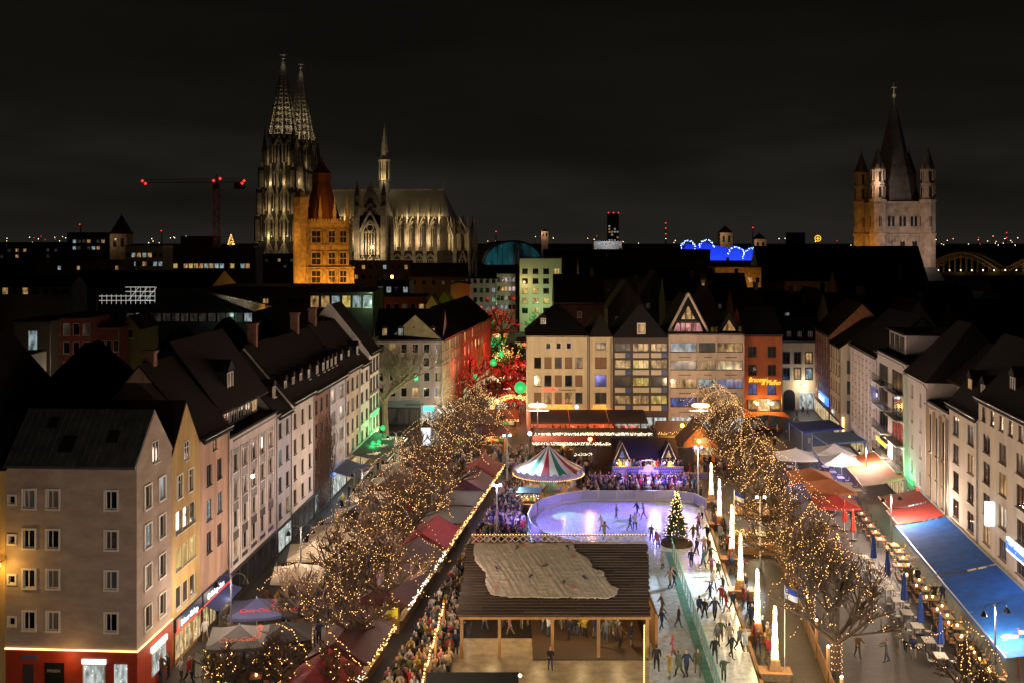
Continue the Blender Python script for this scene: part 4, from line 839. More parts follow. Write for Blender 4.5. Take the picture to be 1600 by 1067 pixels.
for i in range(17): q.box(-8.4 + i * 1.03, -7.8 + i * 1.03, -7.1, -6.6, 36.5, 37.6)
q.box(-8.4, 8.4, -7.0, -6.7, 36.45, 36.9); q.build('parapet', sand, th)
for x, y in ((-7.6, -6.3), (-2.0, -6.6), (3.2, -6.6), (7.7, -6.3), (7.7, 6)): pinnacle(th, x, y, 36.5, 1.2, 9.5, sand)
q = MB(); q.lathe([(7.4, 36.5), (3.1, 51.5), (3.5, 51.5), (3.5, 54.4), (3.8, 54.5), (1.6, 57), (.5, 59), (.01, 61)], 8, (-1.6, 0, 0), ph=R(22.5)); q.build('roof', rtile, th)
AM = (1.0, .40, .05)
for x, y, z, e in ((-14, -16, 12, 6500), (0, -17, 14, 6500), (12, -16, 13, 6500), (2, -14, 41, 1500), (-16, -10, 30, 900), (-14, -14, 32, 1300)): lamp('amber_floodlight', 'POINT', (x, y, z), e, AM, th, .4)

# ================================================================== GREAT ROMANESQUE CHURCH TOWER
gs = mat('pale tuff stone', (.36, .29, .24), .9, noise=(.4, .45), bump=(2, .6)); gm_t = thing('church_tower', 'romanesque church tower with four corner turrets and tall dark spire', 'church tower', (134.5, 372, 0))
b = MB(); b.box(-8.3, 8.3, -8.3, 8.3, 0, 43)
for z in (26, 31.5, 42.6): b.box(-8.8, 8.8, -8.8, 8.8, z, z + .6)
for i in range(15): b.box(-7.8 + i * 1.05, -7.3 + i * 1.05, -8.6, -8.3, 29.2, 31.2)
b.build('wall', gs, gm_t)
tur = MB(); tur.lathe([(2.7, 0), (2.7, 31.5), (3.0, 31.6), (3.0, 32.2), (2.7, 32.3), (2.7, 43), (3.0, 43.1), (3.0, 43.8), (2.25, 43.9), (2.25, 48.8), (2.5, 48.9), (2.5, 49.4), (2.1, 49.5), (2.1, 53.6), (2.5, 53.7), (2.5, 54.2)], 8)
for k_ in range(8):
    t = k_ * math.pi / 4 + R(22.5)
    for z in (45, 51): tur.lathe([(.22, 0), (.22, 4)], 5, (2.25 * math.cos(t), 2.25 * math.sin(t), z - .5))
tur = tur.mesh('turret', gs)
ts = MB(); ts.lathe([(2.6, 54.2), (.15, 61.5), (.01, 63.5)], 8); 
for k_ in range(8): t = k_ * math.pi / 4 + R(22.5); ts.add([(2.7 * math.cos(t - .35), 2.7 * math.sin(t - .35), 54.2), (2.7 * math.cos(t + .35), 2.7 * math.sin(t + .35), 54.2), (2.1 * math.cos(t), 2.1 * math.sin(t), 56.6)], [(0, 1, 2)])
ts.octa((0, 0, 63.7), .3); ts = ts.mesh('turret_spire', mat('grey spire slate', (.10, .09, .09), .8, noise=(.4, .4)))
ow = MB(); ow.box(-.4, .4, -.06, .06, 0, 3.4); ow.lathe([(.4, 0), (.4, .12)], 10, M=Matrix.Translation((0, .06, 3.4)) @ Matrix.Rotation(R(90), 4, 'X')); ow = ow.mesh('window', cglass)
for sx in (-1, 1):
    for sy in (-1, 1):
        o = link('turret', tur, gm_t, (sx * 8.6, sy * 8.6, 0)); link('turret_spire', ts, o)
        for z, r_ in ((44.6, 2.2), (49.8, 2.05), (34.5, 2.6)): link('turret_window', ow, o, (0, -r_, z)); link('turret_window', ow, o, (-r_, 0, z), R(90))
for x in (-4.6, -3.2, 0 - .7, .7, 3.2, 4.6): link('window', ow, gm_t, (x, -8.36, 34.6))
for x in (-4.2, 0, 4.2): q = MB(); q.box(x - .8, x + .8, -8.36, -8.31, 26.8, 29.6); q.build('window', cglass, gm_t)
q = MB(); q.lathe([(8.6, 43.6), (6.9, 52), (5.4, 57), (.4, 79), (.01, 80)], 8, ph=R(22.5)); q.build('spire', mat('grey spire slate', (.10, .09, .09), .8, noise=(.4, .4)), gm_t)
q = MB(); q.tube([(0, 0, 79), (0, 0, 85.5)], [.2, .1], 5); q.ball((0, 0, 80.6), .8, 6); q.box(-.9, .9, -.1, .1, 83.4, 83.8); q.build('cross', mat('gilt', (.6, .5, .25), .4, metal=.5), gm_t)
lamp('amber_floodlight', 'POINT', (-17, -14, 28), 2400, AM, gm_t, .4); lamp('amber_floodlight', 'POINT', (-16.5, 2, 24), 2600, AM, gm_t, .4); lamp('amber_floodlight', 'POINT', (-13.5, -13.5, 48), 420, AM, gm_t, .3)
lamp('amber_floodlight', 'POINT', (14.5, -13.5, 28), 480, (1, .6, .3), gm_t, .4); lamp('soft_floodlight', 'POINT', (0, -26, 26), 7500, (1, .75, .6), gm_t, .5); lamp('spire_light', 'POINT', (-10, -14, 50), 1500, (1, .75, .55), gm_t, .5); lamp('cross_light', 'POINT', (0, -3, 82), 120, (1, .9, .7), gm_t, .2)
# church nave roofs beside it
root = thing('church_nave', 'dark church body with long roof left of the turreted tower', 'church', (G(1190, 330), 330, 0)); b = MB(); b.box(0, 52, 0, 16, 0, 17); b.prism([(0, 17), (0, 17), (0, 17)], 0, 0)
b.build('wall', gs, root); b = MB(); b.add([(-.5, -.5, 17), (52, -.5, 17), (52, 16.5, 17), (-.5, 16.5, 17), (-.5, 8, 28), (52, 8, 28)], [(0, 1, 5, 4), (2, 3, 4, 5), (1, 2, 5), (3, 2, 1, 0)]); b.build('roof', slate, root)
b = MB(); b.add([(-.52, -.5, 17), (-.52, 16.5, 17), (-.52, 8, 28)], [(0, 2, 1)]); b.build('gable', sand, root)
for i in range(3): window(root, I4, 18 + i * 9, 9, 1.2, 3, 'two', white_frame, glass_warm if i == 1 else glass_dim, 0, True)
lamp('amber_floodlight', 'POINT', (-6, -3, 15), 2600, AM, root, .4)

# ================================================================== SKYLINE
dark_w = mat('dark masonry', (.055, .05, .045), .9, noise=(.3, .4)); far_w = mat('grey city wall', (.13, .12, .11), .9, noise=(.2, .3)); conc = mat('pale concrete', (.4, .39, .37), .8, noise=(.3, .2))
def block(name, label, px0, px1, ytop, d, dp=14, m=dark_w, roof='flat', rise=4, rows=(), cols=0, wm=white_frame, panes=MIX, zb=0, cat='building', ws=(1.3, 1.6)):
    x0, x1 = G(px0, d), G(px1, d); H = Z(ytop, d); Wd = x1 - x0
    wins = []
    if cols:
        for z in rows:
            for i in range(cols): wins.append((Wd * (i + .5) / cols - ws[0] / 2, z, min(ws[0], Wd / cols * .8), ws[1], 'one', wm, pick(panes), 0))
    if roof == 'gx': H -= rise
    if roof == 'gy': H -= rise
    return building(name, label, (x0, d), (x1, d), H, dp, m, wins, (roof, rise, 3), slate, cat)
LIT = [(glass_dark, 2), (glass_warm, 3), (glass_cool, 2), (glass_yel, 2)]; FEW = [(glass_dark, 8), (glass_dim, 4), (glass_warm, 1.8), (glass_cool, .9)]
m_rb = mat('dark red brick', (.20, .055, .04), .9, noise=(1, .3))
block('red_brick_house', 'dark red brick house with white window bands on the left', 81, 142, 497, 175, 12, m_rb, 'flat', 0, (8, 11.2, 14.2), 4, white_frame, DK, ws=(1.1, 1.9))
block('red_brick_house', 'low dark red brick wing with tall white windows on the left', 142, 187, 512, 178, 12, m_rb, 'flat', 0, (8.5, 11.2), 4, white_frame, [(glass_dark, 5), (glass_warm, 1)], ws=(1, 1.8))
block('dark_house', 'plain brown house with one bright tall window at the left', 22, 80, 503, 172, 12, mat('brown wall', (.10, .085, .06), .9), 'flat', 0, (12,), 1, white_frame, [(glass_cool, 1)], ws=(1.5, 3.2))
block('ochre_house', 'dim ochre house with a small window beside the red brick wing', 187, 217, 495, 182, 10, mat('dim ochre', (.16, .13, .04), .9), 'gy', 2, (13,), 1, white_frame, DK)
block('left_edge_house', 'low pale house at the far left edge', -20, 24, 560, 150, 10, conc, 'flat', 0, (), 0)
block('far_house', 'long dark house with a row of amber windows on the left', 0, 110, 432, 300, 12, dark_w, 'gx', 3, (14.5,), 7, dark_frame, [(glass_warm, 2), (glass_dark, 2)], ws=(1.6, 2.2))
block('far_house', 'dark house block in front of the pale sloping hall', 55, 190, 408, 420, 14, dark_w, 'flat', 0, (14, 18), 9, dark_frame, [(glass_dark, 5), (glass_cool, 1), (glass_warm, 1)])
block('far_block', 'pale blue lit office with white band on the skyline', 196, 255, 384, 480, 14, mat('pale blue wall', (.35, .42, .46), .8), 'flat', 0, (13, 18, 22), 7, white_frame, [(glass_cool, 2), (glass_warm, 1), (glass_dark, 2)], ws=(1.8, 2))
block('far_block', 'dark long office with a strip of bright windows left of the cathedral', 255, 400, 388, 500, 14, dark_w, 'flat', 0, (16.5,), 18, white_frame, LIT, ws=(2.6, 2.2))
block('far_block', 'dark box building behind the crane foot', 282, 334, 370, 560, 14, dark_w, 'flat', 0)
block('far_block', 'dark skyline block with red beacon at the left', 105, 172, 364, 640, 20, dark_w, 'flat', 0, (24, 28), 9, dark_frame, FEW, ws=(2, 2))
block('far_block', 'low dark roofs with scattered lamps at the far left', -40, 105, 379, 700, 20, dark_w, 'gx', 4, (18, 22), 12, dark_frame, FEW, ws=(2, 2))
block('museum_hall', 'large dark museum roof behind the left houses', 100, 330, 425, 330, 30, dark_w, 'gx', 5, (13,), 0)
block('flat_hall', 'long black flat roofed hall below the town hall tower', 330, 556, 450, 262, 20, dark_w, 'flat', 0, (14.2,), 12, dark_frame, [(glass_dark, 5), (glass_warm, 1)], ws=(1.4, 1.2)); block('dark_house', 'black house row hiding the foot of the twin spires', 392, 470, 397, 600, 16, dark_w, 'gx', 3, (14, 17.5), 8, dark_frame, FEW, ws=(1.6, 1.8)); block('dark_house', 'black roofs hiding the foot of the turreted church tower', 1378, 1476, 419, 335, 14, dark_w, 'gx', 4, (12,), 6, dark_frame, FEW)
r_, w_ = block('lit_office', 'modern block with a lit glass top floor and flat roof', 484, 583, 457, 200, 16, dark_w, 'flat', 0, (17.2,), 6, white_frame, [(glass_yel, 1), (glass_cool, 2), (glass_warm, 2)], ws=(1.75, 2.2)); lamp('office_glow', 'POINT', (11.5, -2, 18), 350, (.6, 1, .5), r_, .4)
block('far_house', 'dark terrace with tiny windows between tower and cathedral', 540, 640, 409, 430, 14, mat('dark plum wall', (.07, .055, .055), .9), 'flat', 0, (14, 18), 9, dark_frame, [(glass_dark, 6), (glass_cool, 1), (glass_warm, 1)], ws=(1.4, 1.7))
block('far_house', 'black roofs below the cathedral choir', 640, 730, 412, 400, 14, dark_w, 'gx', 5, (13,), 6, dark_frame, FEW)
block('brick_terrace', 'low orange brick house with three bright windows', 600, 665, 464, 270, 12, mat('orange brick', (.30, .09, .03), .9, noise=(1, .3)), 'flat', 0, (8, 12), 5, white_frame, FEW, ws=(1.3, 1.6))
block('dark_house', 'black flat roofed house with white lit windows left of the orange brick', 588, 640, 440, 290, 12, dark_w, 'flat', 0, (11, 15.5), 4, white_frame, [(glass_cool, 2), (glass_dark, 1)])
for i, (p0, p1, y, d, c, lab) in enumerate(((665, 684, 462, 262, (.50, .36, .12), 'cream stepped gable house on the festive street'), (684, 704, 455, 275, (.45, .16, .03), 'orange gable house on the festive street'), (704, 734, 442, 300, (.34, .06, .03), 'red house on the festive street beside the orange gable'))):
    r_, w_ = block('gable_house', lab, p0, p1, y, d, 10, mat('gable paint %s' % lab[:4], c, .9), 'gy', 2.5 if i < 2 else 0.5, (7, 10.5), 2, white_frame, FEW, ws=(.9, 1.5))
for i, (p0, p1, y, d, lab) in enumerate(((728, 776, 436, 340, 'pale row house with small windows at the square end'), (776, 806, 428, 350, 'grey white row house beside the pale apartment block'))):
    block('row_house', lab, p0, p1, y, d, 12, mat('cool white %d' % i, (.42, .40, .40), .85), 'flat', 0, (7, 10, 13, 16), 5, dark_frame, [(glass_dark, 4), (glass_cool, 1)], ws=(1.1, 1.5))
r_, w_ = block('apartment_block', 'pale green lit apartment block with balconies at the end of the street', 812, 878, 404, 345, 14, mat('pale green render', (.50, .50, .36), .85), 'flat', 0, (6, 9.2, 12.4, 15.6, 18.8), 4, dark_frame, [(glass_dark, 3), (glass_warm, 2), (glass_yel, 1)], ws=(1.9, 1.8)); lamp('lobby_light', 'POINT', (1.5, -3, 16), 500, (1, .7, .3), r_, .4); lamp('street_glow', 'POINT', (6, -9, 8), 2600, (.7, 1, .5), r_, .6)
# dark roofscape between the street and the church
spec = [(866, 945, 430, 230, 12, 'gx'), (905, 965, 402, 300, 14, 'gx'), (950, 1010, 440, 240, 11, 'gy'), (1000, 1050, 425, 270, 12, 'gy'), (1040, 1100, 432, 250, 13, 'gx'), (1085, 1130, 450, 215, 10, 'gy'), (1110, 1170, 428, 280, 12, 'gx'), (1150, 1200, 452, 205, 11, 'gx'), (1195, 1260, 458, 215, 12, 'gx'), (1245, 1310, 452, 225, 12, 'gy'), (1300, 1370, 460, 200, 12, 'gx'), (1360, 1440, 440, 240, 14, 'gx'), (1400, 1470, 470, 190, 12, 'gy'), (1430, 1530, 448, 250, 14, 'gx'), (1500, 1600, 470, 200, 14, 'gx'), (1560, 1660, 440, 280, 14, 'gx'), (960, 1200, 408, 390, 16, 'gx'), (1310, 1450, 425, 300, 15, 'gx')]
where = ['behind the hotel roof', 'tall and black behind the hotel', 'behind the panelled house', 'behind the timber gable', 'right of the timber gable', 'just behind the rosy block', 'behind the orange tavern', 'above the orange tavern', 'behind the lane house', 'above the lane house', 'above the brick house', 'below the turreted church tower', 'in front of the bridge', 'right of the church tower', 'above the balcony house', 'at the right edge below the bridge', 'long and low under the blue tent', 'under the church nave']
for (p0, p1, y, d, h, rf_), wh in zip(spec, where):
    r_, w_ = block('old_town_house', 'dark old town house ' + wh, p0, p1, y, d, 11, dark_w, rf_, 6, (Z(y, d) - 9.3,), max(2, int((p1 - p0) / 22)), white_frame, FEW, ws=(1.0, 1.3), cat='house')
    if rnd.random() < .5: dormer(r_, w_ * .5, 1.2, Z(y, d) - 5.4, 1.2, 1.4, 2, white_frame, pick([(glass_dark, 2), (glass_warm, 1), (glass_cool, 1)]), slate)
    b = MB(); hz_ = Z(y, d); b.box(w_ * .75, w_ * .75 + .8, 5, 6, hz_ - 4, hz_ + 1.2); b.build('chimney', dark_w, r_)
r_, w_ = block('lit_facade_house', 'amber lit house front beside the church nave', 1118, 1190, 418, 320, 12, sand, 'flat', 0, (10, 13.5, 17), 6, white_frame, [(glass_dark, 3), (glass_warm, 1)]); lamp('amber_floodlight', 'POINT', (8, -6, 14), 1300, AM, r_, .4)
r_, w_ = block('far_house', 'dim green grey long house with amber lamps left of the nave', 1020, 1118, 420, 315, 12, far_w, 'gx', 3, (12, 15.5), 8, white_frame, FEW); lamp('amber_floodlight', 'POINT', (18, -3, 19), 500, AM, r_, .4)
block('far_block', 'long black flat block on the skyline right of the station', 850, 1110, 391, 520, 20, dark_w, 'flat', 0, (20,), 0)
r_, w_ = block('far_block', 'white lit terrace building below the skyscraper', 928, 972, 377, 760, 14, conc, 'flat', 0, (22, 26), 8, white_frame, [(glass_cool, 1), (glass_warm, 1), (glass_dark, 1)], ws=(1.7, 2)); lamp('roof_light', 'POINT', (9, -10, 30), 4500, (.9, .9, 1), r_, .5)
block('far_block', 'low lit glass strip building right of the station arch', 866, 916, 389, 700, 14, far_w, 'flat', 0, (20,), 9, white_frame, [(glass_warm, 1), (glass_yel, 1)], ws=(2, 3))
block('far_block', 'grey tower block on the right skyline', 1234, 1258, 364, 1100, 16, far_w, 'flat', 0)
r_, w_ = block('skyscraper', 'distant skyscraper with lit windows and red beacons', 950, 967, 334, 1500, 16, mat('dark tower glass', (.05, .045, .045), .4), 'flat', 0, tuple(range(20, 64, 4)), 4, dark_frame, [(glass_dark, 4), (glass_warm, 2), (glass_cool, 1)], ws=(2.6, 2.4))
for x in (.6, w_ - .6, w_ * .5): b = MB(); b.octa((x, -1, Z(334, 1500) + 1.0), 1.0); b.build('beacon', bulb_red, r_)
# station hall arch
st = thing('station_hall', 'arched station hall with teal glowing glass front', 'station', (G(802, 690), 690, 0)); b = MB(); N = 18; Rr, Hh = 19, Z(377, 690)
P_ = [(-Rr * 1.02 * math.cos(math.pi * i / N), 14 + (Hh - 14) * math.sin(math.pi * i / N)) for i in range(N + 1)]
for i in range(N): b.add([(P_[i][0], 0, P_[i][1]), (P_[i + 1][0], 0, P_[i + 1][1]), (P_[i + 1][0] - 10, 120, P_[i + 1][1]), (P_[i][0] - 10, 120, P_[i][1])], [(0, 1, 2, 3)])
b.build('arched_roof', mat('station roof', (.07, .08, .08), .5), st); b = MB()
b.tube([(x, -.3, z) for x, z in P_], .7, 5); b.build('arch_rib', grey_metal, st); b = MB(); b.add([(x * .97, .2, z - .3) for x, z in P_], [tuple(range(N, -1, -1))]); b.build('glass_front', mat_room('teal station glass', (.002, .008, .01), (.012, .12, .14), .8, .25), st)
for i in range(9): x = -14 + i * 3.5; b = MB(); b.tube([(x, -.2, 13), (x, -.2, 14 + (Hh - 14) * math.sqrt(max(0, 1 - (x / 19.4) ** 2)))], .18, 4); b.build('mullion', grey_metal, st)
# blue lit tent theatre
tent = thing('theatre_tent', 'blue glowing tent theatre with lit arches on the skyline', 'theatre', (G(1128, 640), 640, 0)); bm_ = mat('blue lit membrane', (.05, .10, .55), .7)
b = MB()
prof = [(-26, 22), (-22, 28), (-16, 26.5), (-11, 29), (-6, 27), (4, 25), (8, 26.5), (14, 24), (18, 26), (24, 21)]
for (x0, z0), (x1, z1) in zip(prof[:-1], prof[1:]): b.quad((x0, -6, 12), (x1, -6, 12), (x1, 0, z1), (x0, 0, z0)); b.quad((x0, 0, z0), (x1, 0, z1), (x1, 20, z1 - 3), (x0, 20, z0 - 3))
b.build('membrane', bm_, tent)
for x, z, r_ in ((-21, 25, 4.4), (-10, 25.5, 4.4), (8, 21, 4.8), (18, 19, 6)):
    b = MB(); b.tube([(x + r_ * math.cos(math.pi * i / 10), -3, z + r_ * .95 * math.sin(math.pi * i / 10)) for i in range(11)], .2, 4); o = b.build('arch', grey_metal, tent); q = MB()
    for i in range(26): a = math.pi * i / 25; q.octa((x + r_ * math.cos(a) + rnd.uniform(-.5, .5), -3.3, z + r_ * .95 * math.sin(a) + rnd.uniform(-.5, .5)), .26)
    q.build('arch_bulb', mat_em('blue white bulb', (.35, .5, 1.0), 6), o)['kind'] = 'stuff'
for x in (-20, -6, 8, 20): lamp('blue_floodlight', 'POINT', (x, -16, 20), 9000, (.12, .25, 1.0), tent, .5)
# spires and towers on the skyline
def spirelet(name, label, px, ytop, ybody, d, w, m=dark_w, lit=None):
    r_ = thing(name, label, 'church tower', (G(px, d), d, 0)); zt, zb = Z(ytop, d), Z(ybody, d); b = MB(); b.box(-w / 2, w / 2, -w / 2, w / 2, 0, zb); b.build('tower_body', m, r_)
    for s in (-1, 1): q = MB(); q.box(s * w * .22 - w * .09, s * w * .22 + w * .09, -w / 2 - .12, -w / 2 - .02, zb - w * .75, zb - w * .25); q.build('opening', cglass, r_)
    q = MB(); q.lathe([(w * .74, zb), (.2, zt), (.01, zt + 2)], 4, ph=R(45)); q.build('roof', slate, r_)
    if lit: lamp('tower_light', 'POINT', (-w * .4, -w * 1.2, zb - w * .3), lit, (1, .62, .3), r_, .3)
spirelet('church_tower', 'small pointed church tower on the left skyline', 190, 336, 366, 560, 9, gs, 500); spirelet('church_tower', 'small church tower behind the blue tent', 1133, 353, 364, 760, 9, gs, 1500); spirelet('church_tower', 'squat twin towered roof right of the blue tent', 1186, 365, 374, 700, 8, gs, 900); spirelet('church_tower', 'slim round lit tower right of the station arch', 851, 358, 362, 760, 5, gs, 1200)
# crane
cr = thing('tower_crane', 'red lit tower crane left of the cathedral', 'crane', (G(338, 520), 520, 0)); cm = mat('red crane steel', (.13, .025, .018), .7); zt = Z(288, 520); b = MB()
for sx in (-1, 1):
    for sy in (-1, 1): b.tube([(sx * 1.3, sy * 1.3, 0), (sx * 1.3, sy * 1.3, zt)], .17, 4)
for i in range(20): z = zt * i / 20; s = 1 if i % 2 else -1; b.tube([(-1.3 * s, -1.3, z), (1.3 * s, -1.3, z + zt / 20)], .13, 4); b.tube([(-1.3 * s, 1.3, z), (1.3 * s, 1.3, z + zt / 20)], .13, 4)
b.build('mast', cm, cr); b = MB()
for y, z in ((-.8, 0), (.8, 0), (0, 1.6)): b.tube([(-37, y, zt + z + .5), (14, y, zt + z + 1.0)], .10, 4)
for i in range(26): x = -37 + i * 2; b.tube([(x, -.8, zt + .5), (x + 1, 0, zt + 2.3), (x + 2, -.8, zt + .5)], .08, 3)
b.build('jib', cm, cr); b = MB(); b.box(9, 14, -1, 1, zt - 2.5, zt + .6); b.build('counterweight', dark_w, cr); b = MB(); b.box(-1, 1.5, -2.6, -1, zt - 2.6, zt); b.build('cab', dark_w, cr)
b = MB(); b.tube([(0, 0, zt), (0, 0, zt + 5)], [.8, .2], 4); b.build('apex', cm, cr)
for x, z in ((-36, 1.5), (-34.5, .2), (14, 1.5), (-1, 1.6), (2.2, 2.6), (13, .3)): b = MB(); b.octa((x, -1.2, zt + z), .75); b.build('beacon', bulb_red, cr)
lamp('crane_light', 'POINT', (0, -6, zt - 8), 180, (1, .1, .05), cr, .3); lamp('crane_light', 'POINT', (0, -6, zt - 24), 260, (1, .15, .08), cr, .3)
def mast(label, px, ytop, d, pts):
    r_ = thing('radio_mast', label, 'mast', (G(px, d), d, 0)); z = Z(ytop, d); b = MB(); b.tube([(0, 0, 0), (0, 0, z)], [1.2, .3], 4); b.build('pole', dark_w, r_)
    for y in pts: b = MB(); b.octa((0, -1.5, Z(y, d)), d / 1500.); b.build('beacon', bulb_red, r_)
mast('thin mast with red dots right of the skyscraper', 1040, 347, 1600, (349, 357, 366)); mast('short beacon mast behind the blue tent', 1176, 352, 1600, (356,)); mast('red beacon mast on the left skyline', 126, 350, 800, (351,)); mast('red beacon mast left of the crane', 253, 360, 900, (361,)); mast('slim mast beside the cathedral choir', 775, 358, 1500, (362,)); mast('red beacon mast at the right edge', 1572, 362, 1500, (364, 372))
# ring sign on the skyline
rg = thing('ring_sign', 'glowing yellow ring sign with a cross of letters on the skyline', 'sign', (G(1278, 1500), 1500, Z(373, 1500))); b = MB(); b.tube([(4.1 * math.cos(math.pi * i / 12), 0, 4.1 * math.sin(math.pi * i / 12)) for i in range(25)], .5, 5); b.build('ring', led_y, rg)
b = MB(); b.box(-.45, .45, -.3, .3, -2.6, 2.6); b.box(-2.6, -.6, -.3, .3, -.45, .45); b.box(.6, 2.6, -.3, .3, -.45, .45); b.build('letters', led_y, rg); b = MB(); b.tube([(0, .5, -40), (0, .5, -4)], .4, 4); b.build('mast', dark_w, rg)
# golden christmas tree of light far left
gt = thing('light_tree', 'small golden tree of lights left of the cathedral', 'light tree', (G(361, 600), 600, Z(383, 600))); b = MB()
for i in range(130): f = rnd.random(); a = rnd.random() * 6.3; r_ = 1.9 * (1 - f); b.octa((r_ * math.cos(a), r_ * math.sin(a), 6 * f), .22)
b.build('bulb', bulb_gold, gt)['kind'] = 'stuff'; b = MB(); b.lathe([(1.9, 0), (.1, 6.2)], 10); b.build('cone', dark_w, gt); b = MB(); b.tube([(0, 0, -20), (0, 0, 0)], .4, 5); b.build('pole', dark_w, gt)
# steel arch bridge
br = thing('arch_bridge', 'amber lit steel arch railway bridge at the right edge', 'bridge', (G(1450, 620), 620, 0)); bmn = mat('bridge steel', (.35, .26, .14), .6); zd = Z(424, 620)
b = MB(); b.box(-6, 90, -4, 8, zd - 2.5, zd - .5); b.build('deck', dark_w, br)
for x0, L_, yy in ((-4, 46, 0), (43, 60, 0), (2, 48, 7), (50, 60, 7)):
    h_ = 11; b = MB(); P_ = [(x0 + L_ * i / 14, yy, zd + h_ * math.sin(math.pi * i / 14)) for i in range(15)]; b.tube(P_, .55, 4); b.tube([(p[0], p[1], max(zd, p[2] - 2.6)) for p in P_], .35, 4); o = b.build('arch', bmn, br)
    for i in range(1, 14): q = MB(); p = P_[i]; q.tube([(p[0], p[1], zd - .5), p], .22, 4); q.tube([(p[0], p[1], p[2]), (P_[i - 1][0], p[1], max(zd, P_[i - 1][2] - 2.6))], .18, 4); q.build('hanger', bmn, o)
for i in range(12):
    x = -2 + i * 6.5; b = MB(); b.octa((x, -4, zd + .6), .42); b.build('deck_lamp', bulb_white, br)
    if i % 3 == 0: lamp('bridge_light', 'POINT', (x, -7, zd + 2), 330, (1, .58, .18), br, .3)
# skyline lamps
lab = {'warm': (bulb_warm, 'warm'), 'white': (bulb_white, 'white'), 'red': (bulb_red, 'red')}
for i in range(80):
    px = rnd.choice([rnd.uniform(0, 330), rnd.uniform(760, 1330), rnd.uniform(1455, 1600)]); py = rnd.uniform(369, 384); d = rnd.uniform(900, 1900); k_ = rnd.choice(['warm', 'warm', 'warm', 'white', 'white', 'white', 'white', 'red'])
    o = thing('far_lamp', 'tiny %s street lamp on the far skyline %s' % (lab[k_][1], 'at the far left' if px < 110 else 'left of the crane' if px < 220 else 'under the crane' if px < 340 else 'above the station' if px < 920 else 'around the skyscraper' if px < 1060 else 'behind the blue tent' if px < 1200 else 'left of the turreted tower' if px < 1340 else 'above the arch bridge'), 'lamp', (G(px, d), d, 0), 0, 'lamps on the skyline'); z = max(4, Z(py, d)); b = MB(); b.octa((0, 0, z), d / 2600.); b.build('bulb', lab[k_][0], o); b = MB(); b.tube([(0, .6, 0), (0, .6, z)], .2, 3); b.build('pole', dark_w, o)
for px, d, z, e, c in ((120, 165, 9, 500, (1, .75, .5)), (170, 165, 9, 420, (1, .75, .5)), (50, 160, 8, 250, (1, .8, .55)), (60, 285, 9, 700, (1, .6, .25)), (395, 180, 12, 60, (.35, .25, 1)), (620, 255, 8, 700, (1, .45, .15)), (690, 245, 9, 900, (1, .55, .2)), (745, 325, 8, 1500, (1, .85, .7)), (930, 215, 8, 500, (1, .7, .4)), (1060, 235, 8, 650, (1, .65, .3)), (1230, 200, 9, 480, (1, .7, .4)), (1340, 190, 10, 480, (1, .7, .4)), (1480, 180, 11, 520, (1, .75, .5)), (230, 300, 10, 500, (.7, .85, 1)), (440, 360, 12, 900, (1, .45, .08))):  # lamps added to brighten the dark mid distance houses
    r_ = thing('added_alley_lamp', 'added lamp in a dark side street ' + {120: 'before the red brick house', 170: 'before the low red brick wing', 50: 'before the house with one tall window', 60: 'before the row of amber windows', 395: 'with violet light behind the left roofs', 620: 'by the low orange brick house', 690: 'by the gabled festive street houses', 745: 'at the pale row house', 930: 'behind the hotel', 1060: 'behind the rosy block', 1230: 'behind the lane house', 1340: 'behind the brick house', 1480: 'behind the balcony house', 230: 'with cool light by the scaffold', 440: 'with orange light before the town hall tower'}[px], 'lamp', (G(px, d), d, 0), 0, 'added side street lamps'); b = MB(); b.tube([(0, 0, 0), (0, 0, z)], .06, 5); b.build('post', black_metal, r_); b = MB(); b.octa((0, 0, z), .2); b.build('bulb', bulb_white, r_); lamp('alley_fill_light', 'POINT', (0, -.4, z - .2), e, c, r_, .2)
# glass pavilion roof and scaffold on the left
gl = thing('glass_pavilion', 'green glass pyramid roof above the left houses', 'pavilion', (G(315, 230), 230, 0)); z0, z1 = Z(483, 230), Z(452, 236); hw = 13.5
b = MB(); b.add([(-hw, -9, z0), (hw, -9, z0), (hw, 9, z0), (-hw, 9, z0), (0, 0, z1)], [(0, 1, 4), (1, 2, 4), (2, 3, 4), (3, 0, 4)]); b.build('glass_roof', mat('green roof glass', (.05, .09, .075), .15), gl)
for i in range(13): x = -hw + i * 2 * hw / 12; b = MB(); b.tube([(x, -9.05, z0 + .05), (x * .1, -.3, z1 + .05 - abs(x) * .02)], .07, 4); b.build('glazing_bar', mat('bar', (.1, .12, .11), .4), gl)
b = MB(); b.box(-hw, hw, -8.6, 8.6, 0, z0 - 2.2); b.build('wall', dark_w, gl)
for i in range(14): window(gl, Matrix.Translation((0, -8.6, 0)), -hw + .3 + i * 1.9, z0 - 2.1, 1.6, 1.8, 'one', grey_metal, pick([(glass_dim, 2), (glass_cool, .5)]), 0, True)
lamp('hall_light', 'POINT', (8, -12, z0 - 1), 120, (.6, 1, .8), gl, .4)
sf = thing('scaffold', 'white self glowing scaffold frame on the dark museum wall', 'scaffold', (G(150, 300), 300, 0)); wm = mat_em('self lit scaffold tube', (.8, .78, .7), .5, base=(.7, .7, .68)); z0, z1 = Z(470, 300), Z(449, 300); wd = G(242, 300) - G(150, 300)  # tubes emit faintly in place of light falling on them
for j in range(4): b = MB(); z = z0 + (z1 - z0) * j / 3; b.tube([(wd * (.05 if j < 2 else .5), 0, z), (wd, 0, z)], .09, 4); b.build('rail', wm, sf)
for i in range(12): b = MB(); x = wd * (.1 + .9 * i / 11); b.tube([(x, 0, z0 - 1), (x, 0, z0 + (z1 - z0) * (.45 if i < 6 else 1))], .07, 4); b.build('upright', wm, sf)
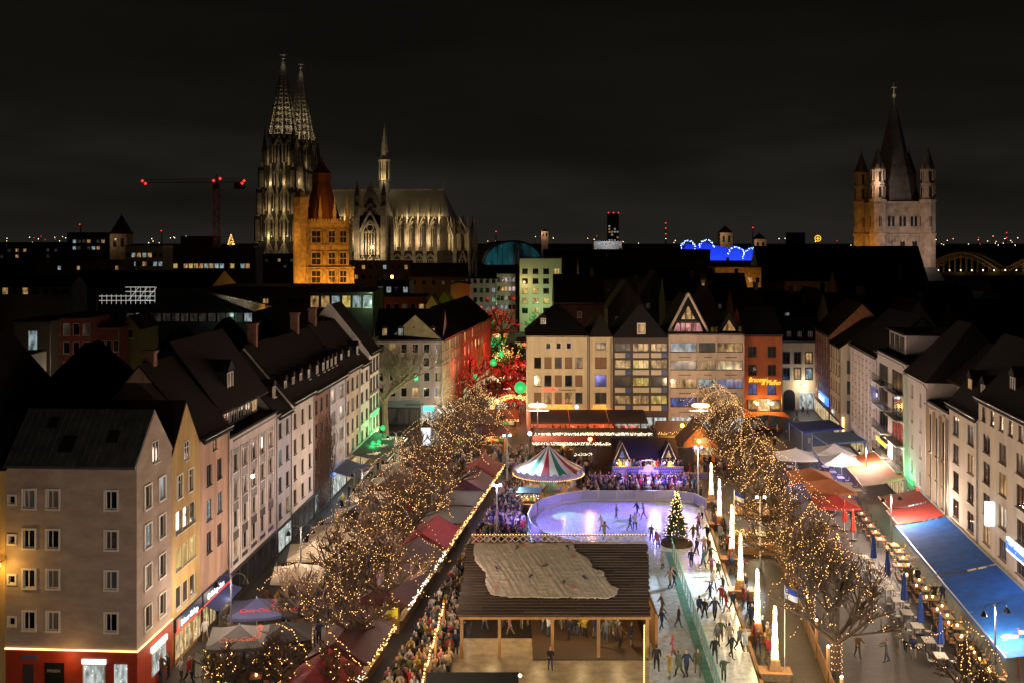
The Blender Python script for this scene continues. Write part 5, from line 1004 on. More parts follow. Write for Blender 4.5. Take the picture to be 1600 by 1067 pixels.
for i in range(3): b = MB(); x = wd * (.55 + i * .15); b.tube([(x, 0, z0), (x + 3, 0, z1)], .07, 4); b.build('brace', wm, sf)
b = MB(); b.tube([(0, .6, 0), (0, .6, z1)], .2, 4); b.build('standard', dark_w, sf)
# ================================================================== ICE RINK AND LANES
ice = mat('scraped ice', (.68, .77, .83), .2, noise=(2.2, .34), bump=(12, .12), streak=.3)
def lanR(d): return 16.7 + .1 * (d - 71.5)
def lanL(d): return 9.3 + .128 * (d - 71.5)
rim = [(8, 120.8), (5.6, 119.6), (3.6, 117.4), (2.3, 114.4), (1.8, 110.8), (2.1, 107), (3.4, 103.6), (5.6, 101.2), (8.4, 100)]
poly = [(lanL(56), 56), (lanR(56), 56), (lanR(117), 117), (20.4, 119.6), (18.4, 120.8)] + rim + [(lanL(100), 100)]
b = MB(); b.slab(poly, .01, .06); o = b.build('ice', ice); struct(o)
gsm = mat('green rubber strip', (.14, .38, .30), .6, noise=(2, .3)); b = MB(); b.slab([(12.4, 58), (12.95, 58), (15.3, 101.5), (14.7, 101.5)], .064, .10); struct(b.build('divider_path', gsm))
gl_p = mat('barrier glass', (.25, .75, .68), .08, alpha=.4); gl_b = mat('frosted barrier', (.42, .42, .60), .3, alpha=.85); alu = mat('aluminium', (.6, .6, .62), .35, metal=.7)
dv = thing('lane_divider', 'teal glass divider between the two skating lanes', 'barrier', (0, 0, 0)); n = 22
for i in range(n):
    d0, d1 = 58 + i * 43.5 / n, 58 + (i + 1) * 43.5 / n; x0, x1 = 12.98 + .054 * (d0 - 58), 12.98 + .054 * (d1 - 58)
    b = MB(); b.add([(x0, d0 + .05, .1), (x1, d1 - .05, .1), (x1, d1 - .05, 1.35), (x0, d0 + .05, 1.35), (x0 + .03, d0 + .05, .1), (x1 + .03, d1 - .05, .1), (x1 + .03, d1 - .05, 1.35), (x0 + .03, d0 + .05, 1.35)], [(0, 3, 2, 1), (4, 5, 6, 7), (3, 7, 6, 2)]); b.build('glass_panel', gl_p, dv)
    b = MB(); b.box(x0 - .03, x0 + .05, d0 - .03, d0 + .03, .06, 1.4); b.build('post', alu, dv)
b = MB(); b.tube([(12.98, 58, 1.38), (12.98 + .054 * 43.5, 101.5, 1.38)], .035, 5); b.build('top_rail', mat('teal rail', (.1, .5, .45), .4), dv)
rb = thing('rink_barrier', 'curved glass barrier round the purple lit ice rink', 'barrier'); pts = [(lanR(117) + .3, 117.2), (20.6, 119.9), (18.6, 121.1), (16.4, 121.1), (14.2, 121.1), (12.0, 121.1), (9.9, 121.1), (7.9, 121.1)] + [(x - .15, y) for x, y in rim[1:]]
for (x0, y0), (x1, y1) in zip(pts[:-1], pts[1:]):
    L_ = math.hypot(x1 - x0, y1 - y0); b = MB(); M_ = Matrix.Translation((x0, y0, 0)) @ Matrix.Rotation(math.atan2(y1 - y0, x1 - x0), 4, 'Z')
    b.box(.06, L_ - .06, -.02, .02, .35, 1.25, 0, M_); b.build('glass_panel', gl_b, rb); b = MB(); b.box(-.05, .05, -.05, .05, 0, 1.35, 0, M_); b.build('post', alu, rb)
    b = MB(); b.box(0, L_, -.04, .04, 1.27, 1.34, 0, M_); b.box(.05, L_ - .05, -.05, .05, .0, .33, 0, M_); b.build('rail', alu, rb)
# lane edge boards at the right
eb = thing('lane_edge', 'low timber edge along the right skating lane', 'barrier')
for i in range(15): d0 = 58 + i * 3.9; b = MB(); b.add([(lanR(d0) + .05, d0, 0), (lanR(d0) + .3, d0, 0), (lanR(d0 + 3.85) + .3, d0 + 3.85, 0), (lanR(d0 + 3.85) + .05, d0 + 3.85, 0), (lanR(d0) + .05, d0, .22), (lanR(d0) + .3, d0, .22), (lanR(d0 + 3.85) + .3, d0 + 3.85, .22), (lanR(d0 + 3.85) + .05, d0 + 3.85, .22)], [(4, 5, 6, 7), (0, 1, 5, 4), (2, 3, 7, 6), (3, 0, 4, 7), (1, 2, 6, 5)]); b.build('board', wood, eb)
# floodlight poles
def floodpole(label, x, y, h, col, e, aims, hm):
    r_ = thing('floodlight_pole', label, 'lamp', (x, y, 0)); b = MB(); b.tube([(0, 0, 0), (0, 0, h)], [.09, .06], 8); b.build('pole', alu, r_)
    b = MB(); b.box(-.7, .7, -.05, .05, h - .25, h - .18); b.build('crossbar', black_metal, r_)
    for s in (-.35, .35): b = MB(); b.box(s - .16, s + .16, -.22, -.06, h - .15, h + .12); o = b.build('lamp_head', black_metal, r_); q = MB(); q.quad((s - .14, -.225, h - .13), (s + .14, -.225, h - .13), (s + .14, -.225, h + .1), (s - .14, -.225, h + .1)); q.build('lens', hm, o)
    for a in aims: lamp('floodlight', 'SPOT', (x, y - .6, h), e, col, None, .2, a, 62, .8)
floodpole('pole with violet floodlights at the far rink corner', 21.5, 122, 6.2, (.22, .12, 1.0), 15000, [(14, 112, 0), (8, 114, 0), (17, 128, 2)], mat_em('violet lens', (.5, .5, 1), 9)); floodpole('pole with cyan floodlights left of the carousel', -.6, 127, 6.6, (.45, .85, 1.0), 17000, [(5, 112, 0)], mat_em('cyan lens', (.3, 1, 1), 9))
floodpole('white floodlight pole beside the lane at the wood hut', 22.8, 97, 6.5, (.70, .86, 1.0), 13000, [(16, 90, 0)], mat_em('white lens', (.9, .95, 1), 4)); floodpole('added unseen white floodlight pole by the near lane fence', 19.6, 54, 5.4, (.70, .88, 1.0), 6500, [(12, 78, 0), (15, 84, 0), (14, 70, 0)], mat_em('white lens', (.9, .95, 1), 4))  # pole by the near fence added out of frame to brighten the lane
floodpole('violet floodlight pole over the left crowd', -1.5, 104, 6.0, (.30, .22, 1.0), 9000, [(5, 110, 0), (-.5, 116, 0)], mat_em('violet lens', (.5, .5, 1), 9))
floodpole('added unseen floodlight pole at the near left corner of the curling floor', -7.0, 54, 5.4, (1, .78, .46), 11000, [(-1, 72, 0), (3, 78, 3)], mat_em('white lens', (.9, .95, 1), 4)); floodpole('added unseen floodlight pole at the near right corner of the curling floor', 9.4, 54, 5.4, (1, .78, .46), 9000, [(3, 72, 0), (4, 79, 3)], mat_em('white lens', (.9, .95, 1), 4))  # both poles added out of frame to brighten roof, tarpaulin and floor
# ================================================================== CURLING PAVILION
wood_dark2 = wave_mat('darker wood boards', (.034, .021, .016), 2.2, 'Y', .4, .65, 1.0); wood_dark3 = wave_mat('greyed wood boards', (.062, .043, .033), 2.2, 'Y', .4, .65, 1.0)
pv = thing('wooden_pavilion', 'wooden curling pavilion with a wide dark plank roof', 'pavilion'); nrow = 26
y0, z0, y1, z1 = 75.2, 3.25, 85.0, 5.55; sl = (z1 - z0) / (y1 - y0)
for i in range(nrow):
    ya, yb = y0 + (y1 - y0) * i / nrow, y0 + (y1 - y0) * (i + 1.12) / nrow; za, zb = z0 + sl * (ya - y0) + .06, z0 + sl * (yb - y0); xa, xb = -3.95 + .02 * i, 9.85 + .04 * i
    cut = [xa + rnd.uniform(-.12, .05)] + sorted(xa + (xb - xa) * (k_ + rnd.uniform(.25, .75)) / 4 for k_ in range(4)) + [xb + rnd.uniform(-.05, .1)]
    for x0_, x1_ in zip(cut[:-1], cut[1:]):
        dz = rnd.uniform(-.012, .02); p0_, p1_ = x0_ + .006, x1_ - .006
        b = MB(); b.add([(p0_, ya, za + dz), (p1_, ya, za + dz), (p1_, yb, zb + .015), (p0_, yb, zb + .015), (p0_, ya, za - .07), (p1_, ya, za - .07), (p1_, yb, zb - .05), (p0_, yb, zb - .05)], [(0, 1, 2, 3), (4, 5, 1, 0), (7, 6, 5, 4), (5, 6, 2, 1), (7, 4, 0, 3)]); b.build('roof_plank', rnd.choice((wood_dark, wood_dark, wood_dark2, wood_dark3)), pv)
b = MB(); b.box(-3.8, 9.9, 75.15, 75.35, 3.02, 3.2); b.build('eave_beam', wood_post, pv); b = MB(); b.box(-3.2, 10.6, 84.6, 85, 0, 5.4); b.box(10.3, 10.5, 76, 84.6, 0, 3.1); b.build('back_wall', wood, pv)
for x in (-3.6, -.9, 2.9, 6.2, 9.7): b = MB(); b.box(x - .11, x + .11, 75.6, 75.82, 0, 3.1); b.build('post', wood_post, pv)
b = MB(); b.box(-3.3, 10.9, 85.05, 85.15, 5.6, 5.68); b.box(-3.3, 10.9, 85.05, 85.15, 6.2, 6.28); rl = b.build('ridge_rail', wood_post, pv)
lz = mat('pale lattice', (.55, .45, .36), .6)
for i in range(24): x = -3.2 + i * .585; b = MB(); b.tube([(x, 85.1, 5.68), (x + .29, 85.1, 5.94), (x + .58, 85.1, 5.68)], .035, 4); b.tube([(x, 85.1, 6.2), (x + .29, 85.1, 5.94), (x + .58, 85.1, 6.2)], .035, 4); b.build('lattice', lz, rl)
q = MB()
for i in range(60): q.octa((-3.2 + i * .235, 85.0, 6.33), .045)
q.build('bulb', bulb_gold, rl)['kind'] = 'stuff'
for x in (-1.5, 2, 5.2, 8): lamp('pavilion_light', 'POINT', (x, 78.6, 2.85), 120, (1, .66, .3), pv, .25)
for x in (-1.5, 2, 5.2, 8): b = MB(); b.lathe([(.02, 0), (.22, -.18), (.2, -.2)], 8, (x, 78.6, 3.2)); o = b.build('pendant_lamp', black_metal, pv); q = MB(); q.octa((x, 78.6, 2.98), .09); q.build('bulb', mat_em('pendant', (1, .7, .35), 30), o)
# curling floor and deck
cf = mat('pale worn curling sheet', (.56, .46, .30), .35, noise=(1.1, .4), bump=(4, .06)); b = MB(); b.slab([(-5.4, 56), (9.1, 56), (9.9, 79.5), (-4.0, 79.5)], .004, .05); struct(b.build('curling_floor', cf)); b = MB(); b.slab([(1.5, 75.3), (9.7, 75.3), (9.9, 84.4), (1.5, 84.4)], .055, .12); struct(b.build('timber_deck', wave_mat('deck boards', (.12, .075, .045), 2.5, 'X', .3, .6, .8)))
# tarpaulin with wrinkles and small hanging dolls
tp = mat('grey tarpaulin', (.60, .52, .43), .7, noise=(1.5, .2)); 
def on_roof(x, y): return z0 + sl * (y - y0) + .13
out = [(-3.0, 84.9), (4.9, 84.9), (5.1, 83.6), (6.1, 82.4), (6.2, 81.3), (7.0, 80.7), (7.2, 79.2), (7.9, 78.4), (7.7, 77.5), (7.0, 77.0), (3.5, 77.1), (-.2, 77.2), (-1.6, 77.5), (-2.0, 79.0), (-2.0, 80.3), (-2.9, 82.2), (-3.1, 83.4)]
def inside(x, y):
    c = False
    for (xa, ya), (xb, yb) in zip(out, out[1:] + out[:1]):
        if (ya > y) != (yb > y) and x < (xb - xa) * (y - ya) / (yb - ya) + xa: c = not c
    return c
from mathutils import noise as mnoise
nx, ny = 190, 100; idx = {}; b = MB(); vs = []; fs = []
def tarp_z(x, y): return on_roof(x, y) + .03 + .065 * abs(mnoise.noise((x * 2.6 + y * .9, y * .30, 1))) ** .8 + .03 * abs(mnoise.noise((x * 6.5 - y * 1.2, y * .8, 4))) + .05 * abs(mnoise.noise((x * 1.1, y * 2.6, 9)))
for i in range(nx + 1):
    for j in range(ny + 1):
        x = -3.4 + 11.6 * i / nx; y = 76.8 + 8.2 * j / ny
        if inside(x + .12 * mnoise.noise((x * 3, y * 3, 2)), y + .12 * mnoise.noise((x * 3, y * 3, 5))): idx[i, j] = len(vs); vs.append((x, y, tarp_z(x, y)))
for i in range(nx):
    for j in range(ny):
        q = [(i, j), (i + 1, j), (i + 1, j + 1), (i, j + 1)]
        if all(k_ in idx for k_ in q): fs.append(tuple(idx[k_] for k_ in q))
b.add(vs, fs); o = b.build('tarpaulin', tp, smooth=True); tag(o, 'crumpled grey tarpaulin spread over the pavilion roof', 'tarpaulin'); m_ = o.modifiers.new('thick', 'SOLIDIFY'); m_.thickness = .02
# lit corner posts with bulb strings beside the curling floor
def bulbs_on(pts, step, r, sag=0):
    q = MB()
    for (a, c) in zip(pts[:-1], pts[1:]):
        a, c = Vector(a), Vector(c); n = max(2, int((c - a).length / step))
        for i in range(n): f = i / n; p = a.lerp(c, f); q.octa((p.x, p.y, p.z - sag * 4 * f * (1 - f)), r)
    return q
def wire_on(pts, sag, r=.012):
    q = MB()
    for (a, c) in zip(pts[:-1], pts[1:]):
        a, c = Vector(a), Vector(c); q.tube([tuple(a.lerp(c, f / 8) - Vector((0, 0, sag * 4 * (f / 8) * (1 - f / 8)))) for f in range(9)], r, 3)
    return q
fe = thing('curling_fence', 'timber post fence with a bulb string left of the curling floor', 'fence')
fp = [(-5.6 + .1 * i, 64 + i * 3.0) for i in range(6)]
for x, y in fp: b = MB(); b.box(x - .08, x + .08, y - .08, y + .08, 0, 3.1); b.build('post', wood_post, fe)
for (xa, ya), (xb, yb) in zip(fp[:-1], fp[1:]):
    for z in (.4, .8, 1.1): b = MB(); b.tube([(xa, ya, z), (xb, yb, z)], .05, 4); b.build('rail', wood_post, fe)
P_ = [(x, y, 3.1) for x, y in fp]; wire_on(P_, .5).build('cable', black_metal, fe); bulbs_on(P_, .28, .075, .5).build('bulb', bulb_warm, fe)['kind'] = 'stuff'
lamp('string_glow', 'POINT', (-4.6, 72, 2.6), 160, GOLD, fe, .6)
fr = thing('lane_fence', 'bulb lit timber rail between curling floor and skating lane', 'fence')
for i in range(9): y = 58 + i * 2.1; x = lanL(y) - .35; b = MB(); b.box(x - .06, x + .06, y - .06, y + .06, 0, 1.5); b.build('post', wood_post, fr)
P_ = [(lanL(58) - .35, 58, 1.5), (lanL(76) - .35, 76, 2.4)]; bulbs_on(P_, .24, .06).build('bulb', bulb_warm, fr)['kind'] = 'stuff'; wire_on(P_, 0, .03).build('rail', wood_post, fr)
hut = thing('ticket_hut', 'black flat roofed hut at the bottom of the curling floor', 'hut', (-5.3, 61.4, 0)); b = MB(); b.box(0.2, 5.5, .2, 4.4, 0, 2.75); b.build('wall', wood, hut); b = MB(); b.box(0, 5.7, 0, 4.7, 2.77, 2.98); b.build('roof', mat('black roofing felt', (.015, .015, .015), .8), hut)
q = MB(); q.octa((5.8, 4.6, 2.8), .12); q.build('corner_lamp', mat_em('corner lamp', (1, .75, .4), 20), hut); q = MB(); q.box(.4, 1.4, .14, .19, 0, 2); q.build('door', wood_dark, hut)
# ================================================================== CHRISTMAS TREE ON THE ICE
ct = thing('christmas_tree', 'decorated christmas tree with warm lights on the ice', 'christmas tree', (16.2, 104, .06)); fir = mat('fir needles', (.03, .06, .025), .8, noise=(5, .4)); b = MB(); b.tube([(0, 0, 0), (0, 0, 5.2)], [.16, .02], 7); b.build('trunk', mat('bark', (.1, .06, .04), .9), ct)
b = MB(); q = MB()
for i in range(620):
    f = rnd.random() ** .8; z = .9 + 4.4 * f; L_ = 1.45 * (1 - f) + .12; a = rnd.random() * 6.283; dz = -.25 * L_; c, s = math.cos(a), math.sin(a); n_l = L_ * rnd.uniform(.75, 1.1)
    for k_ in range(3):
        a2 = a + rnd.uniform(-.35, .35); e0 = rnd.uniform(.2, .6); p0 = Vector((c * n_l * e0, s * n_l * e0, z + dz * e0)); p1 = p0 + Vector((math.cos(a2) * n_l * .5, math.sin(a2) * n_l * .5, dz * .4 + rnd.uniform(-.05, .1))); w_ = Vector((-math.sin(a2), math.cos(a2), .2)) * .09
        b.add([tuple(p0 - w_), tuple(p1), tuple(p0 + w_), tuple(p0 + Vector((0, 0, -.1)))], [(0, 1, 2), (0, 3, 1), (3, 2, 1)])
    if i % 3 == 0: q.octa((c * n_l * 1.02, s * n_l * 1.02, z + dz), .045)
b.build('needles', fir, ct)['kind'] = 'stuff'; q.build('bulb', mat_em('tree bulb', (1, .66, .24), 5), ct)['kind'] = 'stuff'; b = MB(); b.lathe([(1.6, 0), (1.5, .35), (.3, .6), (.02, .6)], 14); b.build('base', wood_dark, ct); lamp('tree_glow', 'POINT', (0, -1.9, 2.4), 90, WARM, ct, .8)
# ================================================================== PILLARS OF LIGHT
glow_w = mat_em('white gold light rope', (1.0, .74, .36), 8)
for i, (x, y, h, lab) in enumerate(((18.0, 72.3, 5.0, 'nearest at the bottom edge'), (18.4, 79.2, 5.4, 'second from the bottom'), (19.3, 89.2, 5.3, 'third from the bottom'), (20.4, 98, 5.5, 'before the wooden hut'), (21.6, 110, 5.2, 'second from the far end'), (22.5, 119.3, 4.9, 'farthest beside the violet floodlights'))):
    r_ = thing('light_pillar', 'tall white gold light pillar on a timber planter, ' + lab, 'light pillar', (x, y, 0), R(-6), 'light pillars along the skating lane'); b = MB(); b.box(-1.0, 1.0, -.6, .6, 0, .5); b.box(-1.1, 1.1, -.7, .7, .5, .58); b.build('planter_bench', wood, r_)
    b = MB(); b.prism([(-.45, .58), (.45, .58), (.28, 1.35), (-.28, 1.35)], -.3, .3); b.build('foot', wood_post, r_); b = MB(); b.tube([(0, 0, 1.3), (0, 0, h)], [.05, .02], 6); b.build('pole', black_metal, r_)
    q = MB(); t = MB(); pts = []
    for k_ in range(260): f = k_ / 260; a = f * 150; rr = .15 * (1 - f) ** .7 + .04 + .02 * math.sin(f * 23); pts.append((rr * math.cos(a), rr * math.sin(a), 1.35 + (h - 1.35) * f))
    q.tube(pts, .06, 4); q.build('light_rope', glow_w, r_)
    for k_ in range(130): f = rnd.random(); a = rnd.random() * 6.3; rr = .24 * (1 - f * .6); t.octa((rr * math.cos(a), rr * math.sin(a), 1.4 + (h - 1.5) * f), .03)
    t.build('bulb', bulb_gold, r_)['kind'] = 'stuff'
    for z in (2.2, h - 1): lamp('pillar_glow', 'POINT', (0, -.5, z), 210, (1, .66, .28), r_, .35)
# ================================================================== WOOD FENCE, HUT AND POSTS right of the lane
wf = thing('plank_fence', 'orange lit plank fence in front of the right trees', 'fence'); A_, B_ = Vector((20.6, 66)), Vector((24.9, 99)); n = 20
for i in range(n):
    a, c = A_.lerp(B_, i / n), A_.lerp(B_, (i + .97) / n); b = MB()
    b.add([(a.x, a.y, 0), (c.x, c.y, 0), (c.x, c.y, 1.15), (a.x, a.y, 1.15), (a.x + .08, a.y, 0), (c.x + .08, c.y, 0), (c.x + .08, c.y, 1.15), (a.x + .08, a.y, 1.15)], [(0, 3, 2, 1), (4, 5, 6, 7), (3, 7, 6, 2), (0, 4, 7, 3)]); b.build('panel', wood, wf)
    if i % 3 == 0: b = MB(); b.box(a.x - .09, a.x + .09, a.y - .09, a.y + .09, 0, 2.6); o = b.build('post', wood_post, wf); q = MB(); q.octa((a.x, a.y, 2.72), .12); q.build('lamp', mat_em('post lamp', (1, .7, .3), 22), o); lamp('post_glow', 'POINT', (a.x - .5, a.y - .2, 2.5), 70, GOLD, wf, .2)
def cabin(label, x, y, w, dp, h, rz, rm, wm=wood, flat=True, e=140, group=None, rise=1.2, garland=True, gd=11):
    r_ = thing('market_stall', label, 'market stall', (x, y, 0), rz, group); b = MB(); b.box(0, w, dp - .08, dp, 0, h); b.box(0, .08, 0, dp - .08, 0, h); b.box(w - .08, w, 0, dp - .08, 0, h); b.box(.08, w - .08, .0, .08, 0, 1.0); b.build('wall', wm, r_)
    b = MB(); b.box(-.05, w + .05, -.25, .25, 1.0, 1.06); b.build('counter', wood_post, r_)
    if flat: b = MB(); b.box(-.3, w + .3, -.6, dp + .3, h, h + .14); b.build('roof', rm, r_)
    else:
        b = MB(); m = dp / 2; b.add([(-.3, -.7, h - .1), (w + .3, -.7, h - .1), (w + .3, m, h + rise), (-.3, m, h + rise), (w + .3, dp + .5, h - .1), (-.3, dp + .5, h - .1), (-.3, -.7, h - .2), (w + .3, -.7, h - .2), (-.3, dp + .5, h - .2), (w + .3, dp + .5, h - .2)], [(0, 1, 2, 3), (3, 2, 4, 5), (6, 7, 1, 0), (8, 5, 4, 9), (0, 3, 5, 8, 6), (1, 7, 9, 4, 2), (6, 8, 9, 7)]); b.build('roof', rm, r_)
    for i in range(4): b = MB(); x_ = .25 + i * (w - .5) / 4; b.box(x_, x_ + (w - .5) / 4 - .1, dp - .6, dp - .2, 1.1, 1.3 + rnd.random() * .6); b.build('goods', rnd.choice([mat('goods red', (.5, .08, .05), .7), mat('goods gold', (.6, .4, .1), .6), mat('goods green', (.08, .2, .06), .7), mat('goods cream', (.6, .5, .38), .7)]), r_)
    if garland:
        q = MB(); g = MB(); zz = h - .18
        for i in range(int(w * gd)): x_ = rnd.uniform(-.3, w + .3); q.octa((x_, -.74 + rnd.uniform(-.12, .1), zz + rnd.uniform(-.22, .16)), .042)
        q.build('bulb', rnd.choice([bulb_warm, bulb_white, bulb_warm]), r_)['kind'] = 'stuff'
        for i in range(int(w * 16)): x_ = rnd.uniform(-.3, w + .3); p = Vector((x_, -.70, zz)); g.tri(tuple(p), tuple(p + Vector((rnd.uniform(-.15, .15), rnd.uniform(-.1, .1), -.25))), tuple(p + Vector((rnd.uniform(-.15, .15), .05, .12))))
        g.build('garland', fir, r_)['kind'] = 'stuff'
    if e: lamp('stall_light', 'POINT', (w / 2, dp * .35, h - .35), e, (1, .75, .42), r_, .3)
    return r_
cabin('timber cabin with grey flat roof among the right trees', 20.9, 101, 5.2, 3.2, 2.6, R(-6), mat('grey roofing', (.16, .17, .19), .6), wood, True, 260, garland=True)
cabin('timber cabin with higher wall behind the grey roofed cabin', 22.6, 106.5, 4.6, 3, 2.4, R(-6), wood, wood, True, 160)
red_r = mat('red tarpaulin roof', (.22, .012, .011), .85, noise=(2, .3)); dred_r = mat('dark red roof', (.06, .012, .014), .7, noise=(2, .35)); black_r = mat('black roof felt', (.018, .018, .02), .7); brn_r = mat('brown shingle roof', (.06, .026, .018), .8, noise=(3, .3)); or_r = mat('orange red canvas', (.40, .08, .02), .7)
# left lane stalls: open side faces the lane (east)
def XS(d): return -8.3 + .137 * (d - 76)
for i, (d, L_, rm, fl, lab) in enumerate(((62.5, 5.6, red_r, False, 'bright red roofed stall at the bottom of the left lane'), (69.5, 6.6, dred_r, False, 'long dark red striped roof stall, second from the bottom of the left lane'), (80.5, 7.0, dred_r, False, 'red edged dark roof stall behind the yellow flag'), (88.5, 5.6, brn_r, False, 'brown roofed stall in the middle of the left lane'), (95.5, 6.2, red_r, False, 'red roofed stall beside the trunk of the middle left tree'), (103, 5.8, black_r, True, 'black flat roofed stall left of the crowd'), (110, 5.8, black_r, True, 'second black flat roofed stall farther along the left lane'), (117, 6, dred_r, False, 'dark red roofed stall near the cyan floodlight'), (124.5, 6, red_r, False, 'red roofed stall behind the cyan floodlight'))):
    cabin(lab, XS(d) - .9, d, L_, 3.2, 2.35, R(82.2), rm, wood, fl, 230, 'stalls along the left lane')
# second file further left
for i, (x, d, L_, rm, lab) in enumerate(((-14.2, 104, 5.5, black_r, 'black roofed stall among the left trees'), (-12.5, 115, 5.5, brn_r, 'brown roofed stall among the left trees'), (-11, 126, 5.5, dred_r, 'dark red stall at the back of the left trees'))):
    cabin(lab, x, d, L_, 3, 2.4, R(82), rm, wood, False, 160)
# back stalls facing the camera
cabin('long red canvas stall row in front of the hotel terrace', G(835, 146), 146, 8.6, 3.2, 2.25, 0, red_r, wood, False, 260, rise=.5, gd=30); cabin('brown roofed stall right of the red stall row', G(934, 146), 146, 5.2, 3.2, 2.25, 0, brn_r, wood, False, 200, rise=.5, gd=26); cabin('low brown stall behind the carousel', G(900, 140), 140, 6, 2.6, 2.0, 0, brn_r, wood, False, 150, rise=.3, gd=20)
cabin('garland lit long stall below the hotel awning', G(838, 154), 154, 16.5, 2, 2.1, 0, brn_r, wood, True, 260, gd=34); cabin('brown stall in front of the rosy block', G(1030, 152), 152, 6, 3, 2.6, 0, brn_r, wood, False, 200)
for i, (px, d, rm, lab) in enumerate(((742, 150, dred_r, 'dark red stall at the start of the festive street'), (765, 163, or_r, 'orange lit stall by the arch of lights'), (725, 158, brn_r, 'brown stall before the grey corner block'), (700, 148, black_r, 'black stall below the grey corner block'), (752, 185, brn_r, 'brown stall in the festive street'), (790, 198, red_r, 'red stall in the festive street'), (765, 215, or_r, 'orange stall far along the festive street'), (800, 235, brn_r, 'brown stall far along the festive street'), (775, 262, red_r, 'red stall at the far square'), (808, 285, brn_r, 'pale lit stall at the far square'), (770, 310, or_r, 'last orange stall at the far square'))):
    cabin(lab, G(px, d), d, 4.2, 3, 2.5, R(rnd.uniform(-12, 12)), rm, wood, False, 420 if d > 170 else 250)
# gabled orange hut
gh = thing('gabled_hut', 'orange glowing gabled hut right of the rink bar', 'market stall', (G(1068, 143), 143, 0)); wo = mat('orange painted boards', (.50, .20, .05), .7, noise=(2, .2))
b = MB(); b.prism([(0, 0), (4.6, 0), (4.6, 2.6), (2.3, 5.0), (0, 2.6)], 0, 5); b.build('wall', wo, gh); b = MB(); b.add([(-.5, -.5, 2.25), (2.3, -.5, 5.3), (5.1, -.5, 2.25), (5.1, 5.3, 2.25), (2.3, 5.3, 5.3), (-.5, 5.3, 2.25), (-.5, -.5, 2.1), (2.3, -.5, 5.12), (5.1, -.5, 2.1), (5.1, 5.3, 2.1), (2.3, 5.3, 5.12), (-.5, 5.3, 2.1)], [(0, 1, 4, 5), (1, 2, 3, 4), (0, 6, 7, 1), (1, 7, 8, 2), (6, 11, 10, 7), (7, 10, 9, 8)]); b.build('roof', brn_r, gh)
o = flatbox(gh, 'window', I4, 1.3, 3.3, 2.4, 3.4, -.1, -.006, wood_post); p = MB(); p.quad((1.4, -.11, 2.5), (3.2, -.11, 2.5), (3.2, -.11, 3.3), (1.4, -.11, 3.3)); p.build('pane', glass_yel, o); flatbox(gh, 'serving_hatch', I4, .6, 4.0, 1.0, 2.0, -.1, -.006, glass_shop); lamp('hut_light', 'POINT', (2.3, -1.4, 2.6), 260, (1, .5, .14), gh, .3)
b = MB(); b.lathe([(.01, 0), (.22, .22), (.01, .5)], 6, (2.3, -.1, 4.05)); b.build('heart', mat('heart', (.7, .5, .3), .6), gh)
# orange star lamps on poles
for px, d, h, lab in ((922, 131, 5.2, 'orange glowing lamp post right of the carousel'), (1066, 136, 6.0, 'orange glowing lamp post left of the gabled hut'), (828, 138, 4.6, 'warm white lamp post behind the carousel')):
    r_ = thing('glow_lamp', lab, 'lamp', (G(px, d), d, 0)); b = MB(); b.tube([(0, 0, 0), (0, 0, h)], .06, 6); b.build('pole', black_metal, r_); b = MB(); b.ball((0, 0, h + .15), .24); b.build('globe', mat_em('orange globe', (1, .30, .03), 28) if 'orange' in lab else mat_em('cream globe', (1, .8, .5), 26), r_); lamp('globe_light', 'POINT', (0, -.4, h + .1), 420, (1, .38, .08) if 'orange' in lab else WARM, r_, .25)
# ================================================================== RINK BAR (two turrets, purple balustrade)
bar = thing('rink_bar', 'castle like rink bar with two pointed turrets and violet balustrade', 'bar', (G(1013, 130), 130, 0)); bar.scale = (.8, 1, .78); pur = mat('dark violet boards', (.09, .07, .17), .6, noise=(2, .3))
def bpt(px, d=131): return G(px, d) - G(1003, 131)
b = MB(); b.box(-8.0, 8.0, 4.5, 5, 0, 4.6); b.box(-5.5, 5.5, 1.2, 5, 1.45, 1.6); b.build('wall', wood_dark, bar); b = MB(); b.add([(-5.2, 1.5, 3.8), (5.2, 1.5, 3.8), (5.2, 6, 5.9), (-5.2, 6, 5.9)], [(0, 1, 2, 3)]); b.build('roof', mat('dark bar roof', (.03, .025, .04), .8), bar)
for x in (-3.9, 3.3):
    b = MB(); b.box(x - 1.0, x + 1.0, 1.2, 3.2, 1.6, 3.8); o = b.build('turret', wood_dark, bar); q = MB(); q.prism([(x - 1.15, 3.7), (x + 1.15, 3.7), (x, 6.3)], .9, 3.4); q.build('turret_roof', slate, o)
    q = MB(); q.tube([(x - 1.15, .85, 3.7), (x, .85, 6.3), (x + 1.15, .85, 3.7)], .07, 4); q.build('turret_trim', mat('pale trim', (.6, .5, .55), .6), o); q = MB(); q.tri((x - .45, .86, 4.0), (x + .45, .86, 4.0), (x, .86, 5.2)); q.build('turret_window', glass_yel if x > 0 else glass_blue, o)
b = MB(); b.tube([(2.0 * math.cos(math.pi * i / 10), 1.0, 2.6 + .95 * math.sin(math.pi * i / 10)) for i in range(11)], .11, 5); b.build('arch', mat('violet arch', (.45, .35, .6), .6), bar)
